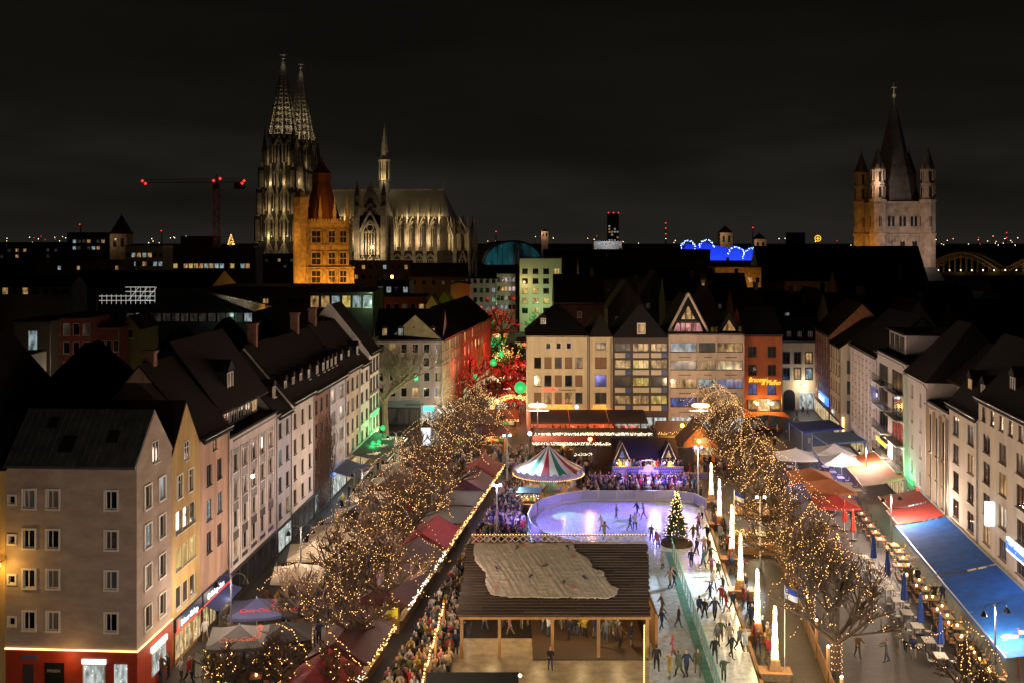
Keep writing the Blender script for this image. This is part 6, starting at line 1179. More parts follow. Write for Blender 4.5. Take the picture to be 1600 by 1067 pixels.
def balus(x0, x1, y, z0, z1, nm='balustrade'):
    b = MB(); b.box(x0, x1, y, y + .12, z0, z1); o = b.build(nm, pur, bar); q = MB(); n = int((x1 - x0) / .33)
    for i in range(n):
        for j in range(3): x = x0 + .2 + i * .33 + (.16 if j % 2 else 0); z = z0 + .18 + j * (z1 - z0 - .3) / 2; q.add([(x - .07, y - .015, z), (x, y - .015, z - .07), (x + .07, y - .015, z), (x, y - .015, z + .07)], [(0, 1, 2, 3)])
    q.build('diamond', mat('pale diamond', (.62, .58, .75), .5), o)['kind'] = 'stuff'
    b = MB(); b.box(x0 - .05, x1 + .05, y - .06, y + .18, z1, z1 + .09); b.build('handrail', wood_post, o)
balus(-5.6, 5.4, -.2, 1.55, 2.75); balus(-9.0, -5.7, -1.6, .5, 1.75); balus(5.6, 9.0, -.6, .9, 1.9)
b = MB(); b.box(-1.5, 1.5, -.36, -.22, 1.65, 2.35); b.lathe([(.001, 0), (.8, 0), (.8, .12), (.001, .12)], 14, M=Matrix.Translation((0, -.23, 2.35)) @ Matrix.Rotation(R(90), 4, 'X')); b.build('name_board', mat('pale board', (.6, .52, .62), .6), bar); text('Winterzauber', .42, mat('violet letters', (.10, .05, .2), .6), bar, (-1.32, -.38, 1.82), depth=.01)
b = MB(); b.box(-8.6, -6.0, -1.75, -1.62, .25, .48); b.build('name_board', mat('pale board', (.6, .52, .62), .6), bar); text('Ausschank', .26, mat('violet letters', (.10, .05, .2), .6), bar, (-8.3, -1.77, .29), depth=.01)
q = bulbs_on([(-5.5, -.35, 1.42), (5.4, -.35, 1.42)], .09, .05); q.build('bulb', bulb_warm, bar)['kind'] = 'stuff'
for x in (-4.6, -3.2, -1.3, 1.3, 2.6, 4.0): b = MB(); b.octa((x, .7, 3.15 if abs(x) > 2 else 2.5), .17); b.build('globe_lamp', mat_em('bar globe', (1, .75, .38), 22), bar)
for x in (-4, 0, 3.4): lamp('bar_light', 'POINT', (x, .1, 3.2), 170, WARM, bar, .3); lamp('bar_light', 'POINT', (x, -1.0, 1.2), 60, WARM, bar, .3)
lamp('bar_violet', 'POINT', (0, -6, 4.5), 1600, (.38, .32, 1), bar, .4)
# ================================================================== CAROUSEL
ca = thing('carousel', 'striped red white and green carousel beside the rink', 'carousel', (G(857, 125), 125, 0)); cw = [mat('carousel white', (.75, .72, .68), .6), mat('carousel red', (.38, .03, .04), .6), mat('carousel green', (.04, .22, .15), .6)]
N = 24; seq = [0, 1, 0, 2] * 6
for k_ in range(N):
    a0, a1 = 2 * math.pi * k_ / N, 2 * math.pi * (k_ + 1) / N; b = MB(); am = (a0 + a1) / 2
    prof = [(.06, 5.7), (1.2, 4.75), (2.6, 3.75), (4.15, 3.0)]
    for (r0, z0_), (r1, z1_) in zip(prof[:-1], prof[1:]): b.quad((r0 * math.cos(a0), r0 * math.sin(a0), z0_), (r1 * math.cos(a0), r1 * math.sin(a0), z1_), (r1 * math.cos(a1), r1 * math.sin(a1), z1_), (r0 * math.cos(a1), r0 * math.sin(a1), z0_))
    b.build('canopy_stripe', cw[seq[k_]], ca)
    b = MB(); r_ = 4.17; b.quad((r_ * math.cos(a0), r_ * math.sin(a0), 2.45), (r_ * math.cos(a1), r_ * math.sin(a1), 2.45), (r_ * math.cos(a1), r_ * math.sin(a1), 3.02), (r_ * math.cos(a0), r_ * math.sin(a0), 3.02)); b.lathe([(.001, 0), (.3, 0), (.3, .06), (.001, .06)], 8, M=Matrix.Translation((r_ * math.cos(am), r_ * math.sin(am), 2.95)) @ Matrix.Rotation(am + R(90), 4, 'Z') @ Matrix.Rotation(R(90), 4, 'X')); b.build('rounding_board', mat('carousel board', (.36, .33, .48), .6, noise=(3, .4)), ca)
q = MB()
for i in range(120): a = i / 120 * 6.283; q.octa((4.2 * math.cos(a), 4.2 * math.sin(a), 2.42), .05)
for i in range(80): a = i / 80 * 6.283; q.octa((2.6 * math.cos(a), 2.6 * math.sin(a), 2.2), .06)
q.build('bulb', bulb_gold, ca)['kind'] = 'stuff'; b = MB(); b.lathe([(1.1, .3), (1.1, 2.6), (1.7, 2.9)], 12); b.build('centre_drum', mat('drum', (.15, .35, .32), .6, noise=(2, .5)), ca); b = MB(); b.lathe([(4.0, 0), (4.0, .3), (.1, .32)], 24); b.build('platform', wood, ca); b = MB(); b.tube([(0, 0, 5.6), (0, 0, 6.3)], [.07, .03], 5); b.ball((0, 0, 6.3), .12, 6); b.build('finial', mat('gold paint', (.6, .4, .1), .4), ca)
for k_ in range(10):
    a = k_ / 10 * 6.283; x, y = 3.1 * math.cos(a), 3.1 * math.sin(a); b = MB(); b.tube([(x, y, .3), (x, y, 2.7)], .035, 5); b.build('pole', mat('brass', (.6, .42, .15), .35, metal=.7), ca)
    h = MB(); c, s = math.cos(a + 1.57), math.sin(a + 1.57); T_ = lambda u, z: (x + u * c, y + u * s, z)
    h.tube([T_(-.5, 1.15), T_(-.25, 1.2), T_(.2, 1.18), T_(.4, 1.3), T_(.58, 1.62), T_(.62, 1.72), T_(.86, 1.6)], [.1, .2, .19, .15, .11, .11, .05], 7)
    for u, e in ((-.35, -.55), (-.25, -.05), (.25, .5), (.33, .1)): h.tube([T_(u, 1.1), T_(u + e * .2, .8), T_(u + e * .35, .5)], [.07, .045, .035], 5)
    h.tube([T_(-.5, 1.18), T_(-.72, 1.0), T_(-.78, .7)], [.06, .05, .01], 5); h.build('horse', rnd.choice([cw[0], mat('horse brown', (.2, .1, .05), .6), mat('horse grey', (.3, .3, .32), .6)]), ca)
for a in range(4): lamp('carousel_light', 'POINT', (2.4 * math.cos(a * 1.57 + .8), 2.4 * math.sin(a * 1.57 + .8), 2.1), 70, GOLD, ca, .2)
lamp('canopy_flood', 'POINT', (-4, -6, 8), 420, (.9, .95, 1), ca, .3)
# dark panel stalls beside it (solar like boards) and cash booth
cb = cabin('small booth with tilted dark roof between crowd and carousel', G(812, 116), 116, 2.0, 1.8, 2.3, R(-8), mat('dark blue roof', (.02, .03, .06), .3), wood, True, 90)
# ================================================================== RING LAMPS, ARCH OF LIGHTS
for px, py, d, lab in ((840, 633, 150, 'glowing ring lamp on a pole before the hotel'), (1095, 633, 150, 'glowing ring lamp on a pole before the rosy block')):
    z = Z(py, d); r_ = thing('ring_lamp', lab, 'lamp', (G(px, d), d, 0)); b = MB(); b.tube([(0, 0, 0), (0, 0, z + .6)], [.12, .06], 8); b.build('pole', grey_metal, r_); b = MB(); b.tube([(1.15 * math.cos(i * math.pi / 12), 1.15 * math.sin(i * math.pi / 12), z) for i in range(25)], .16, 6); b.build('light_ring', mat_em('ring glow', (1, .8, .42), 2.6), r_)
    b = MB(); b.tube([(-1.6, 0, z - .75), (1.6, 0, z - .75)], .06, 5); b.build('crossarm', stone_trim, r_); lamp('ring_light', 'POINT', (0, 0, z - .3), 5200, (1, .68, .36), r_, .6)
al = thing('light_arch', 'arch of golden lights at the entrance of the festive street', 'arch', (G(803, 168), 168, 0)); b = MB(); q = MB(); P_ = [(3.6 * math.cos(math.pi * i / 16), 0, 2.6 + 2.6 * math.sin(math.pi * i / 16)) for i in range(17)]; P_ = [(3.6, 0, 0)] + P_ + [(-3.6, 0, 0)]; b.tube(P_, .12, 5); b.build('frame', wood_post, al)
for i in range(380): k_ = rnd.randrange(len(P_) - 1); a, c = Vector(P_[k_]), Vector(P_[k_ + 1]); p = a.lerp(c, rnd.random()); q.octa((p.x + rnd.uniform(-.35, .35), rnd.uniform(-.3, .3), p.z + rnd.uniform(-.35, .35)), .07)
q.build('bulb', bulb_gold, al)['kind'] = 'stuff'; lamp('arch_glow', 'POINT', (0, -2, 3), 500, GOLD, al, .5)
# hotel terrace: awning, red lit diners' screen
ht = thing('terrace_awning', 'long dark awning over the red lit hotel terrace', 'awning', (G(828, 164.8), 164.8, 0)); b = MB(); Wt = G(1013, 160) - G(830, 160)
for i in range(3):
    x0, x1 = Wt * i / 3 + .04, Wt * (i + 1) / 3 - .04; b = MB(); b.add([(x0, 0, 3.6), (x1, 0, 3.6), (x1, -5.6, 2.65), (x0, -5.6, 2.65), (x1, -5.62, 2.35), (x0, -5.62, 2.35)], [(3, 2, 1, 0), (5, 4, 2, 3)]); b.build('canvas', mat('wine black canvas', (.035, .018, .022), .8), ht); text(('XII APOSTEL', 'HOTEL', 'RISTORANTE')[i], .5, mat('faint letters', (.11, .07, .06), .8), ht, (x0 + 1.5, -5.0, 2.78), (R(10), 0, 0), .005)
for i in range(4): b = MB(); b.tube([(Wt * i / 3, -5.5, 0), (Wt * i / 3, -5.5, 2.6)], .05, 5); b.build('post', black_metal, ht)
for i in range(4): lamp('heater_glow', 'POINT', (2.2 + i * 4.4, -3.6, 1.9), 420, (1, .16, .06), ht, .3)
# ================================================================== PARASOLS, AWNINGS
def canopy_mesh(w, h0, h1, mi_mat, val=.22):
    b = MB(); n = 4; k_ = 6
    for s in range(4):
        a0, a1 = R(45 + s * 90), R(135 + s * 90); r_ = w / math.sqrt(2)
        A_, B_ = Vector((r_ * math.cos(a0), r_ * math.sin(a0), h0)), Vector((r_ * math.cos(a1), r_ * math.sin(a1), h0)); T_ = Vector((0, 0, h1))
        for i in range(k_):
            def P__(u, f): p = A_.lerp(B_, u).lerp(T_, f); p.z -= .10 * math.sin(math.pi * u) * (1 - f) + .09 * math.sin(math.pi * f); return tuple(p)
            for j in range(3): b.quad(P__(i / k_, j / 3), P__((i + 1) / k_, j / 3), P__((i + 1) / k_, (j + 1) / 3), P__(i / k_, (j + 1) / 3))
            p, q = P__(i / k_, 0), P__((i + 1) / k_, 0); b.quad((p[0], p[1], p[2] - val), (q[0], q[1], q[2] - val), q, p)
    return b
def parasol(label, x, y, w, m, h=2.6, rz=0, letters=None, lm=None, glow=None, group=None):
    r_ = thing('parasol', label, 'parasol', (x, y, 0), rz, group); canopy_mesh(w, h, h + w * .2, m).build('canopy', m, r_); b = MB(); b.tube([(0, 0, 0), (0, 0, h + w * .2 + .1)], .05, 6); b.build('pole', alu, r_); b = MB(); b.lathe([(.45, 0), (.45, .12), (.08, .16)], 10); b.build('base', black_metal, r_)
    for s in range(4): b = MB(); a = R(45 + 90 * s); b.tube([(0, 0, h - .2), (w * .33 * math.cos(a), w * .33 * math.sin(a), h + .1)], .02, 4); b.build('rib', alu, r_)
    if letters:
        for s in (0, 3): 
            o = text(letters, w * .14, lm, r_, (0, 0, 0), (0, 0, 0), .004, shear=.3, align='CENTER'); a = R(-90 * 0) if s == 0 else R(90)
            o.matrix_local = Matrix.Rotation(a, 4, 'Z') @ Matrix.Translation((0, -w * .36, h + w * .2 * .28 - .02)) @ Matrix.Rotation(math.atan(.4), 4, 'X')
    if glow: lamp('parasol_light', 'POINT', (0, -.2, h - .5), glow[0], glow[1], r_, .3)
    return r_
gcan = mat('anthracite canvas', (.13, .125, .12), .85, noise=(1, .15)); bcan = mat('navy grey canvas', (.06, .075, .17), .85); kcan = mat('black canvas', (.025, .022, .022), .85); crm = mat('cream canvas', (.40, .34, .25), .85, noise=(1, .15)); gry = mat('warm grey canvas', (.36, .31, .24), .85, noise=(1, .2)); lil = mat('white canvas', (.62, .60, .66), .85); orc = mat('rust canvas', (.42, .15, .07), .85, noise=(1, .15)); drc = mat('dark red canvas', (.32, .03, .025), .85); logo_r = mat('red glowing logo print', (.65, .03, .04), .6, em=(1, .05, .04), es=.15); logo_o = mat('orange red glowing logo print', (.75, .12, .05), .6, em=(1, .15, .05), es=.12)  # both logo prints emit faintly to look lit
parasol('grey square parasol with orange script logo near the kebab shop', -19.0, 73.6, 4.2, gcan, 2.4, R(8), 'Coca-Cola', logo_o); parasol('navy parasol with red script logo behind the grey one', -19.1, 79.0, 3.8, bcan, 2.5, R(8), 'Coca-Cola', logo_r); parasol('black parasol with red script logo right of the navy one', -16.6, 79.6, 3.6, kcan, 2.4, R(8), 'Coca-Cola', logo_r); parasol('black parasol with orange light strips nearest the trees', -16.0, 74.8, 3.6, kcan, 2.3, R(8), None, None, (40, (1, .3, .1)))
parasol('cream parasol in front of the white row house', -17.4, 93.3, 4.6, crm, 2.6, R(8), None, None, (60, (1, .25, .15))); parasol('cream parasol behind the first cream one', -16.6, 98.8, 4.6, crm, 2.7, R(8), None, None, (60, (1, .4, .2)))
parasol('warm grey parasol before the blue awning on the left', -14.2, 119, 4.8, gry, 2.6, R(6), None, None, (70, WARM)); parasol('second warm grey parasol behind it toward the lantern', -13.4, 127, 4.8, gry, 2.6, R(6), None, None, (50, WARM)); parasol('farthest warm grey parasol by the glowing lantern column', -12.6, 136, 5, gry, 2.7, R(6), None, None, (50, WARM))
parasol('cream parasol nearer the strip window house', -17.6, 87, 4.2, crm, 2.6, R(8), None, None, (60, (1, .4, .2))); parasol('warm grey parasol beside the vine house', -15.6, 106, 4.4, gry, 2.6, R(8), None, None, (60, WARM)); parasol('warm grey parasol between vine house and blue awning', -15.0, 112.5, 4.4, gry, 2.6, R(8), None, None, (60, (1, .4, .2)))
PURP = (.52, .38, 1.0)
parasol('white parasol lit violet beside the right trees', 36.0, 134, 4.8, lil, 2.7, R(-8), None, None, (300, PURP)); parasol('white parasol lit violet nearer the houses', 40.9, 131, 4.8, lil, 2.7, R(-8), None, None, (300, PURP)); parasol('white violet lit parasol behind the nearer one', 41.8, 137, 4.8, lil, 2.7, R(-8), None, None, (300, PURP))
parasol('rust coloured parasol left of the orange awning', 34.6, 122.4, 5, orc, 2.7, R(-8), None, None, (90, GOLD)); parasol('rust parasol in front of the other rust one', 35.2, 116.8, 5, orc, 2.7, R(-8), None, None, (90, GOLD)); parasol('dark red parasol beside the closed red ones', 34.0, 111.0, 4.4, drc, 2.5, R(-8), None, None, (60, (1, .4, .2)))
def closed(label, x, y, m, h=3.1, group=None):
    r_ = thing('closed_parasol', label, 'parasol', (x, y, 0), 0, group); b = MB(); n = 14; vs = []; pr = [(.06, h), (.10, h - .35), (.17, h * .6), (.24, h * .34), (.20, h * .30)]
    for r0, z in pr:
        for k_ in range(n): a = 2 * math.pi * k_ / n; rr = r0 * (1 + (.22 if k_ % 2 else -.16)); vs.append((rr * math.cos(a), rr * math.sin(a), z))
    b.add(vs, [(i * n + (k_ + 1) % n, i * n + k_, (i + 1) * n + k_, (i + 1) * n + (k_ + 1) % n) for i in range(len(pr) - 1) for k_ in range(n)]); b.build('folded_canopy', m, r_); b = MB(); b.tube([(0, 0, 0), (0, 0, h + .1)], .035, 6); b.build('pole', white_frame, r_); b = MB(); b.lathe([(.36, 0), (.36, .1), (.06, .14)], 10); b.build('base', black_metal, r_)
    b = MB(); b.lathe([(.2, h * .5), (.22, h * .5 + .06)], 10); b.build('strap', m, r_)
blc = mat('royal blue canvas', (.02, .06, .30), .85); rdc = mat('bright red canvas', (.55, .05, .02), .85)
for i, (x, y, lab) in enumerate(((33.1, 96.7, 'farthest of the five'), (32.6, 91.7, 'fourth from the lamp post'), (31.7, 85.4, 'middle one of the five'), (31.1, 80.4, 'second nearest of the five'), (30.9, 76.2, 'nearest of the five'))): closed('closed royal blue parasol, ' + lab, x, y, blc, 3.1, 'closed blue parasols on the terrace')
closed('closed red parasol, the farther of two', 34.4, 109.2, rdc, 3.0, 'closed red parasols'); closed('closed red parasol, the nearer of two', 34.1, 105.6, rdc, 3.0, 'closed red parasols')
def awning(label, d0, d1, dp, m, side, zt=3.4, zb=2.5, ribs=6, glow=None, xoff=.25):
    s = -1 if side == 'R' else 1; xf = XR if side == 'R' else XL; r_ = thing('awning', label, 'awning'); P = lambda d, f, z: (xf(d) + s * (xoff + dp * f), d, z)
    b = MB(); n = 10; t = []
    for i in range(n):
        for j in range(4):
            def q(u, v): p = P(d0 + (d1 - d0) * u, v, zt + (zb - zt) * v - .10 * math.sin(math.pi * v) - .015 * math.sin(u * 31.4) ** 2); return p
            c = [q(i / n, j / 4), q((i + 1) / n, j / 4), q((i + 1) / n, (j + 1) / 4), q(i / n, (j + 1) / 4)]; b.quad(*(c if side == 'L' else c[::-1]))
    b.build('canvas', m, r_); b = MB(); a, c = P(d0, 1, zb), P(d1, 1, zb); b.tube([a, c], .06, 6); b.build('front_bar', alu, r_); b = MB(); b.quad((a[0], a[1], zb - .28), (c[0], c[1], zb - .28), (c[0], c[1], zb), (a[0], a[1], zb)); b.build('valance', m, r_)
    for k_ in range(3): d = d0 + (d1 - d0) * (.05 + .45 * k_); b = MB(); b.tube([P(d, 0, zt - .35), P(d, .55, zb + .12), P(d, 1, zb)], .03, 5); b.build('arm', alu, r_)
    b = MB(); b.tube([P(d0, 0, zt), P(d1, 0, zt)], .10, 6); b.build('cassette', alu, r_)
    if glow:
        for k_ in range(glow[2]): d = d0 + (d1 - d0) * (k_ + .5) / glow[2]; lamp('awning_light', 'POINT', P(d, .55, zb - .35), glow[0], glow[1], None, .3)
blue_aw = wave_mat('bright blue awning cloth', (.008, .115, .50), .22, 'Y', .22, .85, .5, 1.2); GL = (150, (1, .75, .40), 3)
awning('large blue awning nearest the camera on the right', 69.5, 86.6, 4.9, blue_aw, 'R', glow=GL); awning('large blue awning continuing toward the red ones', 87.0, 101.8, 4.9, blue_aw, 'R', glow=GL); awning('dark red awning next to the blue one', 102.3, 107.6, 4.6, drc, 'R', glow=(90, WARM, 1)); awning('second dark red awning before the glass front', 108.2, 113.4, 4.2, drc, 'R', glow=(90, WARM, 1))
awning('rust orange awning below the balcony house', 118.0, 133.5, 5.0, mat('rust awning', (.40, .10, .04), .8, noise=(1, .2)), 'R', glow=(130, WARM, 2))
awning('navy blue awning over a bright shop on the left', 121.6, 128.8, 3.4, mat('navy awning b', (.04, .06, .14), .8), 'L', glow=(120, (.8, .9, 1), 1)); awning('black awning with pale bird logos under the green neon', 131.5, 147, 4.6, kcan, 'L', glow=(130, (1, .6, .3), 3))
lg = mat('pale glowing logo print', (.6, .55, .4), .7, em=(.9, .8, .5), es=.12)  # bird logos get a faint glow of their own
for i, d in enumerate((134, 139, 144)):
    r_ = [o for o in bpy.data.objects if o.type == 'EMPTY' and o.get('label', '').startswith('black awning')][0]; b = MB(); x = XL(d) + 2.4
    z = 3.04
    for pts in (((-.5, -1.0), (.2, -.5), (.6, .1), (1.2, .9)), ((-.2, -.9), (.5, -.2), (.1, .5)), ((.5, -.6), (1.0, 0), (.6, .7))): b.tube([(x + u * .8, d + v * 1.3, z - u * .8 * .2 + .03) for u, v in pts], .07, 4)
    b.build('logo', lg, r_)
def flat_awning(label, x0, x1, y0, y1, z0, z1, m, glow=None):
    r_ = thing('awning', label, 'awning'); b = MB(); b.add([(x0, y0, z0), (x1, y0, z1), (x1, y1, z1), (x0, y1, z0), (x0, y0, z0 - .25), (x0, y1, z0 - .25), (x1, y0, z1 - .25)], [(0, 1, 2, 3), (0, 3, 5, 4), (4, 6, 1, 0)]); b.build('canvas', m, r_)
    for x, y in ((x0, y0), (x0, y1)): b = MB(); b.tube([(x, y, 0), (x, y, z0)], .05, 5); b.build('post', alu, r_)
    if glow: lamp('awning_light', 'POINT', ((x0 + x1) / 2, (y0 + y1) / 2, z0 - .5), glow, (.7, .8, 1), r_, .3)
flat_awning('flat royal blue terrace awning in the lane', 41.5, 47.5, 151, 158, 2.7, 3.2, mat('lane blue', (.03, .06, .32), .8), 150); flat_awning('paler blue terrace awning nearer the white parasols', 42.5, 47.8, 142.5, 149.5, 2.6, 3.0, mat('pale lane blue', (.12, .20, .38), .8), 150)
# ================================================================== TABLES AND CHAIRS
tw = mat('golden timber top', (.50, .30, .10), .6, noise=(4, .2)); tr = mat('red brown timber top', (.38, .14, .07), .6, noise=(4, .2)); tpale = mat('pale table top', (.6, .56, .5), .6)
def mk_table(m, w=.8, dp=1.2, candle=True):
    r_ = thing('cafe_table', 'x', 'table'); b = MB(); b.box(-w / 2, w / 2, -dp / 2, dp / 2, .70, .75); b.build('tabletop', m, r_)
    for sx in (-1, 1):
        for sy in (-1, 1): b = MB(); b.tube([(sx * (w / 2 - .06), sy * (dp / 2 - .06), 0), (sx * (w / 2 - .06), sy * (dp / 2 - .06), .7)], .022, 4); b.build('leg', black_metal, r_)
    if candle: b = MB(); b.lathe([(.05, .75), (.05, .87), (.01, .9)], 6); b.build('candle', mat_em('candle glow', (1, .62, .22), 20), r_)
    return r_
def mk_chair(m):
    r_ = thing('cafe_chair', 'x', 'chair'); 
    for i in range(4): b = MB(); b.box(-.2, .2, -.2 + i * .105, -.2 + i * .105 + .085, .44, .465); b.build('seat_slat', m, r_)
    for i in range(3): b = MB(); b.box(-.2, .2, .2 + .02 * i, .225 + .02 * i, .58 + i * .12, .66 + i * .12); b.build('back_slat', m, r_)
    for sx in (-1, 1): b = MB(); b.tube([(sx * .2, .26, .92), (sx * .2, .19, .45), (sx * .2, -.22, 0)], .015, 4); b.build('leg', black_metal, r_); b = MB(); b.tube([(sx * .2, -.2, .45), (sx * .2, .24, 0)], .015, 4); b.build('leg', black_metal, r_)
    return r_
tabs = {}; chs = {}
def place(kind, key, m, loc, rz, label, group):
    dct = tabs if kind == 't' else chs
    if key not in dct: o = mk_table(m, candle=key != 'pale') if kind == 't' else mk_chair(m); dct[key] = o
    else: o = copy_tree(dct[key])
    o.location = loc; o.rotation_euler = (0, 0, rz); o['label'] = label; o['group'] = group
ordn = ['first', 'second', 'third', 'fourth', 'fifth', 'sixth', 'seventh', 'eighth', 'ninth', 'tenth', 'eleventh', 'twelfth', 'thirteenth', 'fourteenth', 'fifteenth', 'sixteenth', 'seventeenth', 'eighteenth', 'nineteenth', 'twentieth']
def table_set(key, m, x, y, rz, lab, grp, nch=4):
    place('t', key, m, (x, y, 0), rz, lab, grp); M_ = Matrix.Translation((x, y, 0)) @ Matrix.Rotation(rz, 4, 'Z')
    for k_ in range(nch):
        sx = 1 if k_ % 2 else -1; p = M_ @ Vector((sx * .72, (-.3 if k_ < 2 else .32), 0)); place('c', key, m, p, rz + (R(-90) if sx > 0 else R(90)) + rnd.uniform(-.2, .2), 'slatted folding chair, ' + ('near left', 'near right', 'far left', 'far right')[k_] + ', at the ' + lab.replace('candle lit ', ''), grp + ', chairs')
for i in range(15): d = 71.5 + i * 2.15; table_set('gold', tw, XR(d) - 5.5 + rnd.uniform(-.15, .15), d, R(-8), '%s candle lit golden table along the blue awning' % ordn[i], 'golden tables along the blue awning', 3)
for i in range(9): d = 72 + i * 2.9; table_set('red', tr, 31.9 + .1 * (d - 76) + 1.0, d, R(-8), '%s candle lit red brown table on the parasol terrace' % ordn[i], 'red brown tables on the terrace', 3)
for i in range(9): d = 74.5 + i * 2.9; table_set('pale', tpale, 30.4 + .1 * (d - 76), d, R(-8), '%s pale bare table by the closed parasols' % ordn[i], 'pale tables on the terrace', 2)
for i in range(8): d = 103.5 + i * 2.4; table_set('red', tr, XR(d) - 6.3, d, R(-8), '%s candle lit red brown table before the red awnings' % ordn[i], 'tables before the red awnings', 2)
for i in range(10): d = 124 + (i // 2) * 3.2; table_set('pale', tpale, 36 + (i % 2) * 4.6, d, R(-8), '%s pale table under the white violet parasols' % ordn[i], 'tables under the white parasols', 2)
for i in range(6): d = 71 + (i // 2) * 3.6; table_set('red', tr, -19.8 + (i % 2) * 2.6, d, R(6), '%s candle lit red brown table under the logo parasols' % ordn[i], 'tables under the logo parasols', 2)
# ================================================================== LAMP POSTS, SIGN POST
def double_lamp(label, x, y, h, e):
    r_ = thing('street_lamp', label, 'lamp', (x, y, 0), R(20)); b = MB(); b.tube([(0, 0, 0), (0, 0, h)], [.09, .05], 8); b.build('post', grey_metal, r_)
    for s in (-1, 1):
        b = MB(); b.tube([(0, 0, h - .9)] + [(s * (.5 - .5 * math.cos(a)), 0, h - .35 + .45 * math.sin(a)) for a in (0.2, .7, 1.2, 1.7, 2.2, 2.7, 3.1)], .03, 5); b.build('arm', grey_metal, r_); b = MB(); b.lathe([(.03, 0), (.10, -.05), (.26, -.34)], 10, (s * 1.0, 0, h - .32)); o = b.build('lamp_shade', black_metal, r_); q = MB(); q.ball((s * 1.0, 0, h - .62), .10, 6); q.build('bulb', mat_em('street bulb', (1, .8, .55), 20), o); lamp('street_light', 'POINT', (s * 1.0, 0, h - .85), e, (1, .76, .58), r_, .15)
double_lamp('curved double street lamp at the bottom right', 32.8, 71.7, 5.3, 1300); double_lamp('added curved double street lamp before the red awnings', 37.0, 103, 5.3, 1900); double_lamp('added curved double street lamp by the white violet parasols', 42.6, 127, 5.3, 1900)  # the two farther lamps are added to brighten the right houses
double_lamp('slim double street lamp before the kebab shop', G(361, 75), 75, 6.2, 480); double_lamp('added slim double street lamp before the strip window house', -17.6, 88, 6.2, 480); double_lamp('added slim double street lamp in front of the vine house', -15.6, 110, 6.2, 480); double_lamp('added slim double street lamp near the left parasols', -14.4, 131, 6.2, 480)  # lamps beyond the kebab shop are added to brighten the left houses
def fill_mast(label, x, y, h, e, col=(1, .78, .62)):
    r_ = thing('added_fill_mast', label, 'lamp', (x, y, 0)); b = MB(); b.tube([(0, 0, 0), (0, 0, h)], [.14, .07], 8); b.build('post', grey_metal, r_); b = MB(); b.lathe([(.5, 0), (.6, .12), (.1, .3)], 12, (0, 0, h)); b.build('lamp_hood', grey_metal, r_); b = MB(); b.ball((0, 0, h - .06), .22, 6); b.build('bulb', mat_em('fill bulb', (1, .82, .6), 12), r_); lamp('fill_mast_light', 'POINT', (0, 0, h - .5), e, col, r_, .25)
fill_mast('added unseen lamp mast south of the grey corner house', -19, 44, 9.5, 5200); fill_mast('added unseen lamp mast south of the cream inn', 26, 44, 9.5, 5000); fill_mast('added unseen lamp mast south of the curling floor', 3, 45, 9.5, 8000, (1, .76, .5));  # unseen masts added south of the view as fill light
ps = thing('sign_post', 'red post with white arrow signs at the right edge', 'sign', (34.7, 72.4, 0)); b = MB(); b.tube([(0, 0, 0), (0, 0, 3.4)], .045, 6); b.build('post', mat('red post', (.45, .04, .03), .5), ps)
for z, s in ((2.7, -1), (2.35, -1), (3.0, 1), (2.45, 1)): b = MB(); b.prism([(0, z), (s * 1.0, z), (s * 1.25, z + .14), (s * 1.0, z + .28), (0, z + .28)][::s], -.08, -.05); b.build('arrow_board', white_frame, ps)
lc = thing('advertising_column', 'glowing white lantern column near the left stalls', 'lantern', (G(666, 148), 148, 0)); b = MB(); b.box(-.75, .75, -.75, .75, 0, 1.4); b.build('plinth', black_metal, lc); b = MB(); b.box(-.7, .7, -.7, .7, 1.4, 3.9); b.build('light_box', mat_em('white box', (.9, .95, 1), 1.2), lc); b = MB(); b.lathe([(1.15, 3.9), (.1, 4.9)], 4, ph=R(45)); b.build('cap', black_metal, lc)
for s in (-1, 1):
    for t in (-1, 1): b = MB(); b.box(s * .72 - .06, s * .72 + .06, t * .72 - .06, t * .72 + .06, 1.35, 3.92); b.build('corner_bar', black_metal, lc)
lamp('lantern_light', 'POINT', (0, -1.5, 2.8), 250, (.9, .95, 1), lc, .4)
for px, py, d, r0, lab in ((813, 605, 172, 1.0, 'large green glowing ball left of the hotel'), (771, 566, 215, .75, 'green glowing ball lamp in the festive street'), (783, 553, 240, .7, 'small green glowing ball farther up the street'), (743, 588, 205, .55, 'small green ball beside the red lit tree'), (583, 692, 139, .35, 'green ball lamp above the black awning'), (598, 668, 145, .4, 'green face lamp on the pub front'), (592, 760 - 70, 141, .3, 'second green ball lamp above the black awning')):
    r_ = thing('ball_lamp', lab, 'lamp', (G(px, d), d, 0)); z = Z(py, d); b = MB(); b.tube([(0, 0, 0), (0, 0, z)], .07, 5); b.build('pole', black_metal, r_); b = MB(); b.ball((0, 0, z), r0, 8); b.build('globe', mat_em('green globe', (.02, .75, .16), .8), r_); lamp('green_light', 'POINT', (0, -r0 - .3, z), 160, (.05, 1, .25), r_, .3)
